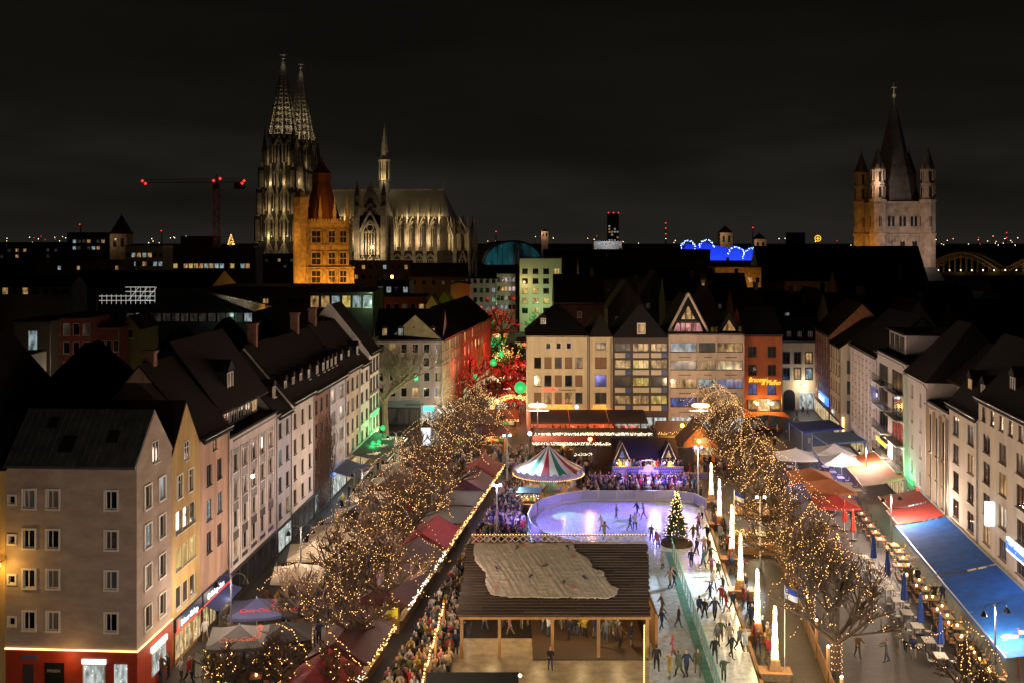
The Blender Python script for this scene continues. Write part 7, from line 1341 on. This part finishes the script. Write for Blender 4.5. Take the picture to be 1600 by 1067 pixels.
for x, y, z, m, lab in ((18.6, 72.0, 5.6, mat('blue flag cloth', (.03, .07, .35), .8), 'blue and white flag on the nearest light pillar'), (20.6, 97.8, 6.0, mat('blue flag cloth', (.03, .07, .35), .8), 'blue and white flag by the timber cabin'), (-9.4, 78.5, 2.2, mat('yellow flag cloth', (.7, .6, .05), .8), 'yellow flag at the red stall')):
    r_ = thing('flag', lab, 'flag', (x, y, 0)); b = MB(); b.tube([(0, 0, 0), (0, 0, z + .9)], .03, 5); b.build('pole', alu, r_); b = MB(); n = 8
    for j in range(2):
        b = MB()
        for i in range(n): f = lambda q, h_: (q * .9, .10 * math.sin(q * 7), z + .8 - h_ - q * .35); b.quad(f(i / n, .4 * j + .4), f((i + 1) / n, .4 * j + .4), f((i + 1) / n, .4 * j), f(i / n, .4 * j))
        b.build('cloth', m if j == 0 or 'yellow' in lab else mat('white flag cloth', (.7, .7, .7), .8), r_)
# ================================================================== TREES
bark = mat('bare bark', (.095, .062, .038), .9, noise=(4, .35)); bark_g = mat('grey plane bark', (.26, .22, .15), .9, noise=(2, .4))
def bare_tree(label, x, y, h, spread, bulbs=None, nb=0, draped=0, seed=1, glow=0, gcol=(1, .76, .63), m=bark, depth=5, group=None, br=.045, name='bare_tree', trunk_bulbs=True, tf=.33, wrap=True):
    rr = random.Random(seed); r_ = thing(name, label, 'tree', (x, y, 0), 0, group); t = MB(); c = MB(); spots = []
    r0 = h * .024; th_ = h * tf; top = Vector((rr.uniform(-.2, .2), rr.uniform(-.2, .2), th_))
    t.tube([(0, 0, 0), (top.x * .5, top.y * .5, th_ * .5), tuple(top)], [r0 * 1.35, r0 * 1.05, r0], 8); t.build('trunk', m, r_)
    def grow(p, d, L, r, k):
        n = 3; q = p.copy(); pts = [p.copy()]; dd = d.copy()
        for i in range(n):
            dd = (dd + Vector((rr.uniform(-1, 1), rr.uniform(-1, 1), rr.uniform(-.5, 1))) * .16).normalized(); q = q + dd * (L / n); pts.append(q.copy())
        c.tube([tuple(v) for v in pts], [r * (1 - .45 * i / n) for i in range(n + 1)], 5 if k > 3 else 3, 0, False)
        for i in range(n): spots.append((pts[i], pts[i + 1], k))
        if k == 0: return
        nk = rr.choice((3, 3, 4)) if k > 1 else rr.choice((2, 2, 3))
        for i in range(nk):
            f = rr.uniform(.35, 1.0); s = pts[0].lerp(pts[-1], f) if f < .95 else pts[-1]; s = pts[min(n, int(f * n))]
            ax = Vector((rr.uniform(-1, 1), rr.uniform(-1, 1), rr.uniform(-.35, .75))); nd = (dd * .75 + ax * .85).normalized(); grow(s, nd, L * rr.uniform(.55, .80), max(.019, r * .60), k - 1)
    nb0 = 5
    for i in range(nb0):
        a = 2 * math.pi * (i + rr.random() * .6) / nb0; d = Vector((math.cos(a) * spread / h * 2.2, math.sin(a) * spread / h * 2.2, rr.uniform(.55, 1.15))).normalized(); grow(top * rr.uniform(.78, 1.0), d, h * (.29 if spread < 5 else .335), r0 * .62, depth - 1)
    grow(top, Vector((0, 0, 1)), h * .32, r0 * .75, depth - 1)
    o = c.build('crown', m, r_)
    if bulbs:
        q = MB(); lim = [t_ for t_ in spots if t_[2] >= (1 if wrap else 0)]; n_ = 0
        while n_ < nb and lim:                                   # strings wound along whole branches
            a, b_, k = lim.pop(rr.randrange(len(lim))); L = (b_ - a).length; m_ = max(2, int(L / .22)); ph = rr.random() * 6
            for i in range(m_):
                p = a.lerp(b_, (i + .5) / m_); q.octa((p.x + .07 * math.cos(ph + i * 1.7), p.y + .07 * math.sin(ph + i * 1.7), p.z + rr.uniform(-.04, .06)), br * rr.uniform(.7, 1.25)); n_ += 1
        if trunk_bulbs:
            for i in range(60): f = i / 60; a = f * 40; q.octa((r0 * 1.4 * math.cos(a), r0 * 1.4 * math.sin(a), th_ * (.25 + .75 * f)), br * .9)
        w = MB()
        for i in range(draped):
            a = 2 * math.pi * i / draped + rr.uniform(-.2, .2); zt = h * rr.uniform(.86, .97); R_ = spread * rr.uniform(.55, 1.0); ze = h * rr.uniform(.34, .62); P_ = []; pw = rr.uniform(.8, 1.6); sw_ = rr.uniform(-.5, .5)
            for j in range(13): f = j / 12; aj = a + sw_ * f + rr.uniform(-.05, .05); P_.append((R_ * f ** .8 * math.cos(aj), R_ * f ** .8 * math.sin(aj), ze + (zt - ze) * (1 - f ** pw) - .5 * math.sin(f * 9) ** 2 * f))
            w.tube(P_, .012, 3, 0, False)
            for (u, v) in zip(P_[:-1], P_[1:]):
                for k_ in range(2): q.octa(tuple(Vector(u).lerp(Vector(v), k_ / 2 + rr.uniform(-.1, .1)) + Vector((rr.uniform(-.05, .05), 0, rr.uniform(-.06, .06)))), br)
        if draped: w.build('light_cable', black_metal, r_)
        q.build('fairy_light', bulbs, r_)['kind'] = 'stuff'
    if glow:
        for i in range(3): a = 2.1 * i + seed; lamp('tree_glow', 'POINT', (spread * .85 * math.cos(a), spread * .85 * math.sin(a), h * (.5 + .12 * i)), glow / 3, gcol, r_, .8)
    return r_
right = [(21.9, 71.2, 10.0, 'nearest of the right row beside the plank fence'), (22.9, 81, 9.8, 'second of the right row'), (23.8, 90.5, 9.6, 'third of the right row behind the light pillars'), (25.0, 101, 9.6, 'fourth of the right row by the timber cabin'), (26.0, 112, 9.4, 'fifth of the right row before the rust parasols'), (26.9, 123, 9.6, 'sixth of the right row by the white parasols'), (27.8, 134, 10, 'seventh of the right row near the violet floodlight'), (28.6, 145, 10, 'eighth of the right row before the rosy block'), (29.4, 154, 9.5, 'farthest of the right row below the tavern')]
for i, (x, y, h, lab) in enumerate(right): bare_tree('bare tree with warm draped fairy lights, ' + lab, x, y, h + .6, 6.6, bulb_warm, 260, 6, 11 + i, 1000, gcol=(1, .68, .40), group='fairy light trees on the right', br=.030 if y < 100 else .036)
bare_tree('low bare tree with fairy light strings at the bottom right', 28.5, 66, 6.4, 3.6, bulb_warm, 90, 3, 31, 100, br=.03)
for i, (x, y, h, lab) in enumerate(((-14.8, 77, 8.4, 'right of the logo parasols'), (-14.4, 87, 8.6, 'beside the cream parasols'), (-13.6, 97, 8.8, 'behind the cream parasols'), (-12.6, 108, 8.8, 'beside the warm grey parasols'), (-11.4, 131, 9, 'near the black bird logo awning'))): bare_tree('bare tree with sparse fairy lights, ' + lab, x, y, h, 5.6, bulb_warm, 140, 2, 43 + i, 160, gcol=(1, .70, .50), depth=4, group='pavement side trees', br=.028)
left = [(-11.0, 74, 9.0, 'nearest tall one of the left row'), (-9.7, 81, 9.2, 'second of the left row behind the red stall'), (-11.6, 91, 9.0, 'third of the left row by the cream parasols'), (-9.4, 101, 9.3, 'fourth of the left row'), (-7.2, 112, 9.6, 'fifth of the left row beside the crowd'), (-9.6, 121, 9.6, 'sixth of the left row by the grey parasols'), (-5.4, 134, 9.6, 'seventh of the left row by the cyan floodlight'), (-8.2, 143, 9.6, 'eighth of the left row near the lantern column'), (-4.0, 152, 9.5, 'ninth of the left row before the festive street'), (-7.0, 160, 9.0, 'farthest of the left row')]
for i, (x, y, h, lab) in enumerate(left): bare_tree('bare tree full of warm fairy lights, ' + lab, x, y, h + .4, 6.2, bulb_warm, 270, 2, 51 + i, 1150, gcol=(1, .72, .55), group='fairy light trees on the left', br=.028 if y < 100 else .034)
for i, (x, y, h, lab) in enumerate(((-14.9, 67, 6.5, 'low bare tree with few lights at the bottom left'), (-18.2, 67.5, 5.4, 'small bare tree below the logo parasols'), (-11.5, 66, 6.0, 'low bare tree beside the bright red stall'))): bare_tree(lab, x, y, h, 3.0, bulb_gold, 70, (1, 0, 1)[i], 81 + i, 60, br=.035)
bare_tree('big bare plane tree in front of the grey corner block', -18.8, 157, 18.5, 8.5, None, 0, 0, 91, 0, m=bark_g, depth=6, tf=.36); lamp('green_wash', 'POINT', (-16, 150, 3.2), 500, (.6, .9, .35), None, .4)
far = [(722, 186, 11, bulb_red, 'red lit tree against the orange house'), (738, 200, 12, bulb_red, 'red lit tree beside the orange house'), (756, 176, 8, bulb_warm, 'warm lit tree at the start of the festive street'), (700, 168, 6, bulb_white, 'bright white lit small tree by the corner block'), (800, 178, 7, bulb_red, 'red lit tree left of the hotel'), (808, 190, 9, bulb_red, 'deep red lit tree behind the green ball'), (785, 205, 10, bulb_red, 'red lit tree in the middle of the street'), (750, 222, 10, bulb_red, 'red lit tree along the left of the street'), (790, 240, 9, bulb_gold, 'gold lit tree in the festive street'), (768, 252, 11, bulb_green, 'green lit tree far up the street'), (742, 275, 16, bulb_green, 'large green lit tree at the far square'), (760, 292, 17, bulb_red, 'red crowned tree at the far square'), (730, 300, 17, bulb_green, 'green lit tree left of the far square'), (785, 300, 15, bulb_red, 'red lit tree right of the far square'), (835, 310, 13, bulb_green, 'green lit tree before the apartment block'), (855, 300, 13, bulb_red, 'red lit tree before the apartment block'), (815, 225, 8, bulb_red, 'red lit tree behind the hotel'), (772, 172, 6, bulb_white, 'white lit small tree by the light arch')]
gc = {'red bulb': (1, .05, .03), 'green bulb': (.05, 1, .2), 'warm bulb': (1, .75, .45), 'gold bulb': (1, .6, .2), 'white bulb': (1, .9, .7)}
for i, (px, d, h, bm_, lab) in enumerate(far): bare_tree(lab, G(px, d), d, h, h * .46, bm_, 460, 0, 101 + i, 300 + d * 3.2, gc[bm_.name], depth=4, group='coloured light trees of the festive street', br=.045 * d / 200, name='lit_tree', trunk_bulbs=False, tf=.25, wrap=False)

# ================================================================== PEOPLE
def person_mesh(pose, seed):
    """one continuous skinned body; slots: coat, trousers, skin, hair or hat, shoes"""
    rr = random.Random(seed); h = 1.0
    hip = .93; V = {}; E = []
    lean, st, arm, squat = pose
    V['pelvis'] = (0, 0, hip, .135, .11); V['belly'] = (0, -lean * .3, 1.10, .145, .11); V['chest'] = (0, -lean * .7, 1.30, .165, .12); V['neck'] = (0, -lean, 1.48, .06, .06); V['head0'] = (0, -lean - .01, 1.57, .075, .085); V['head1'] = (0, -lean - .01, 1.70, .08, .095); V['crown'] = (0, -lean, 1.765, .05, .06)
    E += [('pelvis', 'belly'), ('belly', 'chest'), ('chest', 'neck'), ('neck', 'head0'), ('head0', 'head1'), ('head1', 'crown')]
    for s, nm in ((-1, 'l'), (1, 'r')):
        f = st * s
        V['hip' + nm] = (s * .095, 0, hip - .06, .095, .1); V['knee' + nm] = (s * .11, -f * .20 - squat, .50, .068, .072); V['ankle' + nm] = (s * .12, -f * .42 + (.10 if f < 0 else 0), .10 + (.06 if f < 0 else 0), .045, .05); V['toe' + nm] = (s * .13, -f * .42 - .16 + (.06 if f < 0 else 0), .045, .042, .038)
        V['sho' + nm] = (s * .19, -lean * .75, 1.40, .075, .08); a = arm[0 if s < 0 else 1]
        V['elb' + nm] = (s * (.25 + a[0] * .5), -lean * .75 - a[1] * .15, 1.13 + a[2] * .5, .055, .055); V['wri' + nm] = (s * (.26 + a[0]), -lean * .75 - a[1] * .42, .90 + a[2], .04, .042); V['hand' + nm] = (s * (.26 + a[0] * 1.15), -lean * .75 - a[1] * .55, .82 + a[2] * 1.1, .035, .045)
        E += [('pelvis', 'hip' + nm), ('hip' + nm, 'knee' + nm), ('knee' + nm, 'ankle' + nm), ('ankle' + nm, 'toe' + nm), ('chest', 'sho' + nm), ('sho' + nm, 'elb' + nm), ('elb' + nm, 'wri' + nm), ('wri' + nm, 'hand' + nm)]
    names = list(V); me = bpy.data.meshes.new('person_cage'); me.from_pydata([V[n][:3] for n in names], [(names.index(a), names.index(b)) for a, b in E], [])
    o = bpy.data.objects.new('person_cage', me); COL.objects.link(o); md = o.modifiers.new('skin', 'SKIN'); md.use_smooth_shade = True; o.modifiers.new('sub', 'SUBSURF').levels = 1; o.modifiers['sub'].render_levels = 1
    sv = me.skin_vertices[0].data
    for i, n in enumerate(names): sv[i].radius = V[n][3:5]; sv[i].use_root = (n == 'pelvis')
    return o, {n: Vector(V[n][:3]) for n in names}, E
POSES = [(.05, .35, ((.03, .7, .35), (.0, .1, .0)), 0), (.0, .1, ((.12, .2, .5), (.0, .3, .05)), 0), (.07, .5, ((.05, .7, .1), (.05, -.6, .1)), .03), (-.02, .05, ((-.1, .6, .22), (-.1, .6, .22)), 0), (.0, .0, ((0, .1, 0), (0, .1, 0)), 0), (.04, .5, ((0, .5, .02), (0, -.4, .02)), 0), (.03, .25, ((.02, 1.0, .25), (.02, 1.0, .25)), 0), (.10, .55, ((.12, .4, .08), (.14, -.3, .08)), .06), (.10, .6, ((.2, .3, .12), (.26, -.1, .16)), .08), (.02, .0, ((0, .9, .3), (.0, .2, 0)), 0), (.02, .15, ((-.05, .9, .2), (0, .05, 0)), 0), (.05, -.45, ((.1, -.5, .05), (.1, .5, .05)), .02)]
cages = [person_mesh(p, i) for i, p in enumerate(POSES)]
bpy.context.view_layer.update(); dg = bpy.context.evaluated_depsgraph_get()
slot0 = [mat('coat slot', (.05, .05, .06), .9), mat('trouser slot', (.03, .03, .04), .9), mat('skin', (.45, .28, .2), .6), mat('hair slot', (.04, .025, .015), .8), mat('shoe', (.02, .02, .02), .6)]
BODY = []
for bi, (o, V, E) in enumerate(cages):
    me = bpy.data.meshes.new_from_object(o.evaluated_get(dg)); me.name = 'person'
    me.materials.clear()
    for m_ in slot0: me.materials.append(m_)
    def lab_of(c):
        best, bd = None, 9
        for a, b_ in E:
            A_, B_ = V[a], V[b_]; d = B_ - A_; t = max(0, min(1, (c - A_).dot(d) / d.length_squared)); q = (A_ + d * t - c).length
            if q < bd: bd, best = q, (a, b_, t)
        a, b_, t = best
        if 'toe' in b_: return 4
        if 'hand' in b_: return 2
        if a in ('neck', 'head0', 'head1'):
            hc = V['head1']
            if c.z > hc.z + .02 or (c.y > hc.y + .02 and c.z > 1.55): return 3
            return 2 if c.z > 1.50 else 0
        if 'knee' in a or ('hip' in a and c.z < (.80, .56, .70)[bi % 3]): return 1
        return 0
    for p in me.polygons: p.material_index = lab_of(p.center); p.use_smooth = True
    BODY.append(me)
for o, V, E in cages: bpy.data.objects.remove(o)
fm_ = MB()                                                         # face details as one small child mesh: nose, eyes, mouth
coats = {'black': (.018, .017, .018), 'navy': (.02, .03, .075), 'grey': (.12, .12, .125), 'beige': (.38, .29, .19), 'brown': (.10, .055, .03), 'red': (.35, .03, .03), 'white': (.55, .54, .52), 'olive': (.08, .085, .04), 'pink': (.3, .12, .16), 'teal': (.03, .14, .15), 'yellow': (.32, .23, .03)}
CM = {k: mat('coat ' + k, v, .9, noise=(8, .2)) for k, v in coats.items()}
TM = [mat('trousers ' + k, v, .9) for k, v in (('black', (.015, .015, .017)), ('denim', (.05, .07, .13)), ('grey', (.07, .07, .075)), ('tan', (.2, .15, .1)))]
HM = [('dark hair', mat('dark hair', (.03, .02, .012), .8)), ('brown hair', mat('brown hair', (.10, .055, .025), .8)), ('blond hair', mat('blond hair', (.35, .25, .11), .8)), ('black cap', mat('black cap', (.02, .02, .02), .9)), ('red cap', mat('red cap', (.4, .03, .03), .9)), ('grey cap', mat('grey cap', (.2, .2, .2), .9)), ('white cap', mat('white cap', (.6, .58, .55), .9))]
cw_ = ['black'] * 6 + ['navy'] * 5 + ['grey'] * 4 + ['beige'] * 3 + ['brown'] * 4 + ['red'] * 2 + ['white'] * 3 + ['olive'] * 2 + ['pink', 'teal', 'yellow']
seen_l = {}
def person(x, y, rz, pose, where, coat=None, z=0, grp='people', act=None):
    for _t in range(14):
        ck = coat or rnd.choice(cw_); hn, hm = rnd.choice(HM)
        if (ck, hn, where) not in seen_l: break
    seen_l[ck, hn, where] = 1; coat = ck; pose = (pose + 4) if rnd.random() < .6 or pose in (3, 4) else rnd.choice((0, 1, 2, 3)) if pose in (0, 1, 2, 5, 6) else pose + 4; o = link('person', BODY[pose], None, (x, y, z), rz); s = rnd.uniform(.93, 1.06); o.scale = (s * 1.08, s * 1.08, s)
    for i, m_ in ((0, CM[coat]), (1, rnd.choice(TM)), (3, hm)): o.material_slots[i].link = 'OBJECT'; o.material_slots[i].material = m_
    lab = 'person in %s coat with %s %s' % (coat, hn, where); tag(o, lab, 'person', grp + ', ' + lab)
    return o
# skaters (positions read on the ground plane)
sk = [(940, 829, 3), (944, 843, 4), (984, 830, 1), (992, 828, 1), (996, 808, 3), (1006, 812, 4), (963, 812, 0)]
for px, py, ps_ in sk: p = gp(px, py); person(p[0], p[1], rnd.random() * 6.3, ps_, 'skating on the round rink', z=.06, grp='skaters')
for i, (px, py) in enumerate([(1035, 890), (1047, 920), (1053, 918), (1035, 962), (1034, 985), (1060, 982), (1026, 1050), (1053, 1034), (1047, 1062), (1062, 1060), (1073, 1058), (1090, 1055), (1018, 846), (1028, 858), (1024, 852)]): p = gp(px, py); person(p[0], p[1], rnd.random() * 6.3, rnd.choice((1, 3, 7, 1, 0)), 'skating in the left lane', z=.06, grp='skaters')
for i, (px, py) in enumerate([(1097, 812), (1090, 842), (1080, 888), (1098, 890), (1110, 882), (1100, 866), (1115, 923), (1127, 945), (1101, 968), (1093, 965), (1117, 970), (1135, 958), (1145, 955), (1121, 1010), (1126, 1005), (1137, 985), (1140, 1010), (1117, 1035), (1143, 1030), (1155, 1018), (1165, 1020), (1131, 1066), (1108, 868), (1088, 870), (1083, 846), (1092, 828), (1105, 845), (1112, 900), (1122, 905), (1130, 930), (1110, 940)]): p = gp(px, py); person(p[0], p[1], rnd.random() * 6.3, rnd.choice((1, 1, 3, 7, 7, 2, 0)), 'skating in the right lane', z=.06, grp='skaters')
# pavilion guests
pc = gp(860, 1048); person(pc[0], pc[1], R(10), 0, 'standing alone on the curling floor', 'black', z=.05, grp='curling'); curl = [(757, 992), (797, 1000), (815, 990), (849, 995), (858, 1003), (879, 993), (852, 985), (890, 1008), (900, 1002), (908, 998), (895, 990), (936, 1018), (948, 1012), (957, 1003), (967, 1010), (971, 1018), (988, 1019), (930, 1006), (915, 1005), (825, 985), (845, 980), (735, 990), (785, 988), (870, 985), (885, 982)]
for px, py in curl: p = gp(px, py); person(p[0], p[1] + .8, rnd.random() * 6.3, rnd.choice((0, 2, 5, 6)), 'under the pavilion eave', z=.12 if px > 830 else .05, grp='curling guests')
# right terrace walkers and left street people
for (px, py), w, c in (((1423, 915), 'walking past the middle blue parasol, left of two', 'brown'), ((1434, 916), 'walking past the middle blue parasol, right of two', 'black'), ((1460, 942), 'walking beside the golden tables, left of two', 'black'), ((1473, 941), 'walking beside the golden tables, right of two', 'navy')): p = gp(px, py); person(p[0], p[1], R(180), 1, w, c)
for px, py in ((1245, 655), (1255, 648), (1262, 650), (1205, 668), (1198, 672), (1180, 675), (1215, 680), (1228, 690), (1240, 675), (1265, 700), (1185, 690), (1210, 700)): p = gp(px, py); person(p[0], p[1], rnd.random() * 6.3, rnd.choice((1, 0, 7)), 'in the lane by the tavern', grp='lane walkers')
for px, py in ((1402, 1023), (1415, 1018), (1427, 1030), (1340, 1028), (1385, 1035)): p = gp(px, py); person(p[0], p[1], rnd.random() * 6.3, rnd.choice((0, 2)), 'under the right trees', grp='tree guests')
for px, py in ((252, 1063), (263, 1060), (283, 1064), (295, 1066), (321, 1003), (345, 985), (352, 980), (362, 1000), (385, 1015), (365, 1020), (340, 975), (333, 1045), (410, 1030), (430, 1020), (455, 905), (449, 912), (462, 898), (545, 780), (550, 790), (563, 775), (570, 785), (575, 770), (585, 760), (600, 772), (611, 765), (540, 800)): p = gp(px, py); person(p[0], p[1], rnd.random() * 6.3, rnd.choice((0, 1, 2, 5)), 'on the left pavement', grp='left pavement people')
# crowd in the left lane and round the rink: individuals in front, the rest as one mass
spots = []
for i in range(4000):
    d = rnd.uniform(62, 140); xl = XS(d) + .9; xr = -5.2 + .09 * (d - 64) if d < 80 else (-3.7 if d < 86 else (-3.6 + (d - 86) * .30 if d < 103 else 1.2))
    if d > 100: xr = min(xr, 1.4 if d < 113 else (2.0 if d < 119 else .8))
    x = rnd.uniform(xl, xr); spots.append((x, d))
def thin(sp, r):
    out_ = []; cell = {}
    for x, y in sp:
        k_ = (int(x / r), int(y / r))
        if any((x - u) ** 2 + (y - v) ** 2 < r * r for i in (-1, 0, 1) for j in (-1, 0, 1) for u, v in cell.get((k_[0] + i, k_[1] + j), ())): continue
        cell.setdefault(k_, []).append((x, y)); out_.append((x, y))
    return out_
crowd = thin(spots, .56); ring = []
for i in range(900): x = rnd.uniform(3, 22); y = rnd.uniform(121.8, 129.5); ring.append((x, y))
ring = [(x, y) for x, y in thin(ring, .6) if (x - G(857, 125)) ** 2 + (y - 125) ** 2 > 4.6 ** 2]
side = thin([(lanR(d) + rnd.uniform(.6, 1.6), d) for d in [rnd.uniform(72, 118) for _ in range(70)]], .7)
back = thin([(rnd.uniform(-8, 30), rnd.uniform(133, 148)) for _ in range(500)] + [(rnd.uniform(3, 22), rnd.uniform(160, 163)) for _ in range(120)] + [(-6 + (d - 150) * .04 + rnd.uniform(-4, 4), d) for d in [rnd.uniform(150, 300) for _ in range(600)]], .7)
crowd.sort(key=lambda p: p[1]); near = [p for p in crowd if p[1] < 92][:120]; rest = [p for p in crowd if p not in set(near)]
for x, y in near: person(x, y, rnd.choice((0, 0, R(180))) + rnd.uniform(-.7, .7), rnd.choice((0, 1, 1, 2, 5, 7)), 'in the dense lane crowd ' + ('near the bottom' if y < 74 else 'beside the curling fence' if y < 82 else 'beside the pavilion'), grp='lane crowd')
for x, y in side[:36]: person(x, y, rnd.random() * 6.3, rnd.choice((0, 2, 5)), 'watching beside the light pillars', grp='watchers')
# the mass
CMk = list(CM.values()); allm = CMk + [TM[0], TM[1], slot0[2], HM[0][1], HM[1][1], HM[3][1], slot0[4]]
dat = [([tuple(v.co) for v in me.vertices], [(tuple(p.vertices), p.material_index) for p in me.polygons]) for me in BODY]
def mass(name, label, pts, balc=0):
    q = MB()
    for x, y in pts:
        vs, fs = dat[rnd.choice((0, 1, 3, 4, 5, 6, 9, 10))]; M_ = Matrix.Translation((x, y, balc)) @ Matrix.Rotation(rnd.random() * 6.3, 4, 'Z') @ Matrix.Scale(rnd.uniform(.95, 1.07), 4); o_ = len(q.v)
        q.v.extend([tuple(M_ @ Vector(v)) for v in vs]); cm_ = list(coats).index(rnd.choice(cw_)); n = len(CMk); mp_ = {0: cm_, 1: n + rnd.randrange(2), 2: n + 2, 3: n + 3 + rnd.randrange(3), 4: n + 6}
        for f, mi in fs: q.f.append(tuple(i + o_ for i in f)); q.m.append(mp_[mi])
    o = q.build(name, allm, smooth=True); o['kind'] = 'stuff'; tag(o, label, 'crowd')
mass('crowd', 'dense crowd of visitors between the left stalls and the rink', rest); mass('crowd', 'spectators packed behind the far rink barrier', ring); mass('crowd', 'visitors among the back stalls and the festive street', back)
mass('crowd', 'visitors strolling on the pavement before the left houses', thin([(XL(d) + rnd.uniform(2, 12), d) for d in [rnd.uniform(72, 150) for _ in range(260)]], .8))
mass('crowd', 'guests on the balcony of the rink bar', thin([(G(1013, 130) + rnd.uniform(-4.2, 4.2), 130 + rnd.uniform(.1, 1.0)) for _ in range(60)], .45), 1.24)
# diners and dolls
dl = [(-1.0, 80.6), (.3, 83.6), (1.2, 79.4), (3.9, 78.6), (4.6, 83.6), (5.7, 79.4), (2.2, 81.0)]
for i, (x, y) in enumerate(dl):
    o = link('roof_doll', BODY[(7, 8, 11)[i % 3]], None, (x, y, tarp_z(x, y) + .06), rnd.random() * 6.3); o.scale = (.42, .42, .42); o.rotation_euler = (R(-70), rnd.uniform(-1, 1), rnd.uniform(-.8, .8)); tag(o, 'small dark doll lying on the tarpaulin, ' + ['left edge', 'upper left', 'centre left', 'lower middle', 'upper right', 'right end', 'centre'][i], 'doll', 'dolls on the tarpaulin')
for i, (x, y) in enumerate(((-.4, 79.2), (1.0, 84.2), (2.9, 79.8), (4.8, 82.6), (4.6, 78.3), (-1.2, 78.4))): b = MB(); b.tube([(.14 * math.cos(a * .52), .10 * math.sin(a * .52), 0) for a in range(13)], .025, 4); o = b.build('red_ring', mat('red ring', (.5, .03, .04), .6), None, (x, y, tarp_z(x, y) + .12)); o.rotation_euler = (R(13), 0, 0); tag(o, 'small red ring on the tarpaulin, ' + ['left low', 'top left', 'middle low', 'right high', 'right low', 'far left low'][i], 'ring', 'red rings on the tarpaulin')
# ================================================================== lettering becomes plain meshes
bpy.context.view_layer.update(); dg = bpy.context.evaluated_depsgraph_get()
for o in TEXTS:
    me = bpy.data.meshes.new_from_object(o.evaluated_get(dg)); n_ = link('lettering', me, o.parent); n_.matrix_local = o.matrix_local.copy()
for o in TEXTS: bpy.data.objects.remove(o)
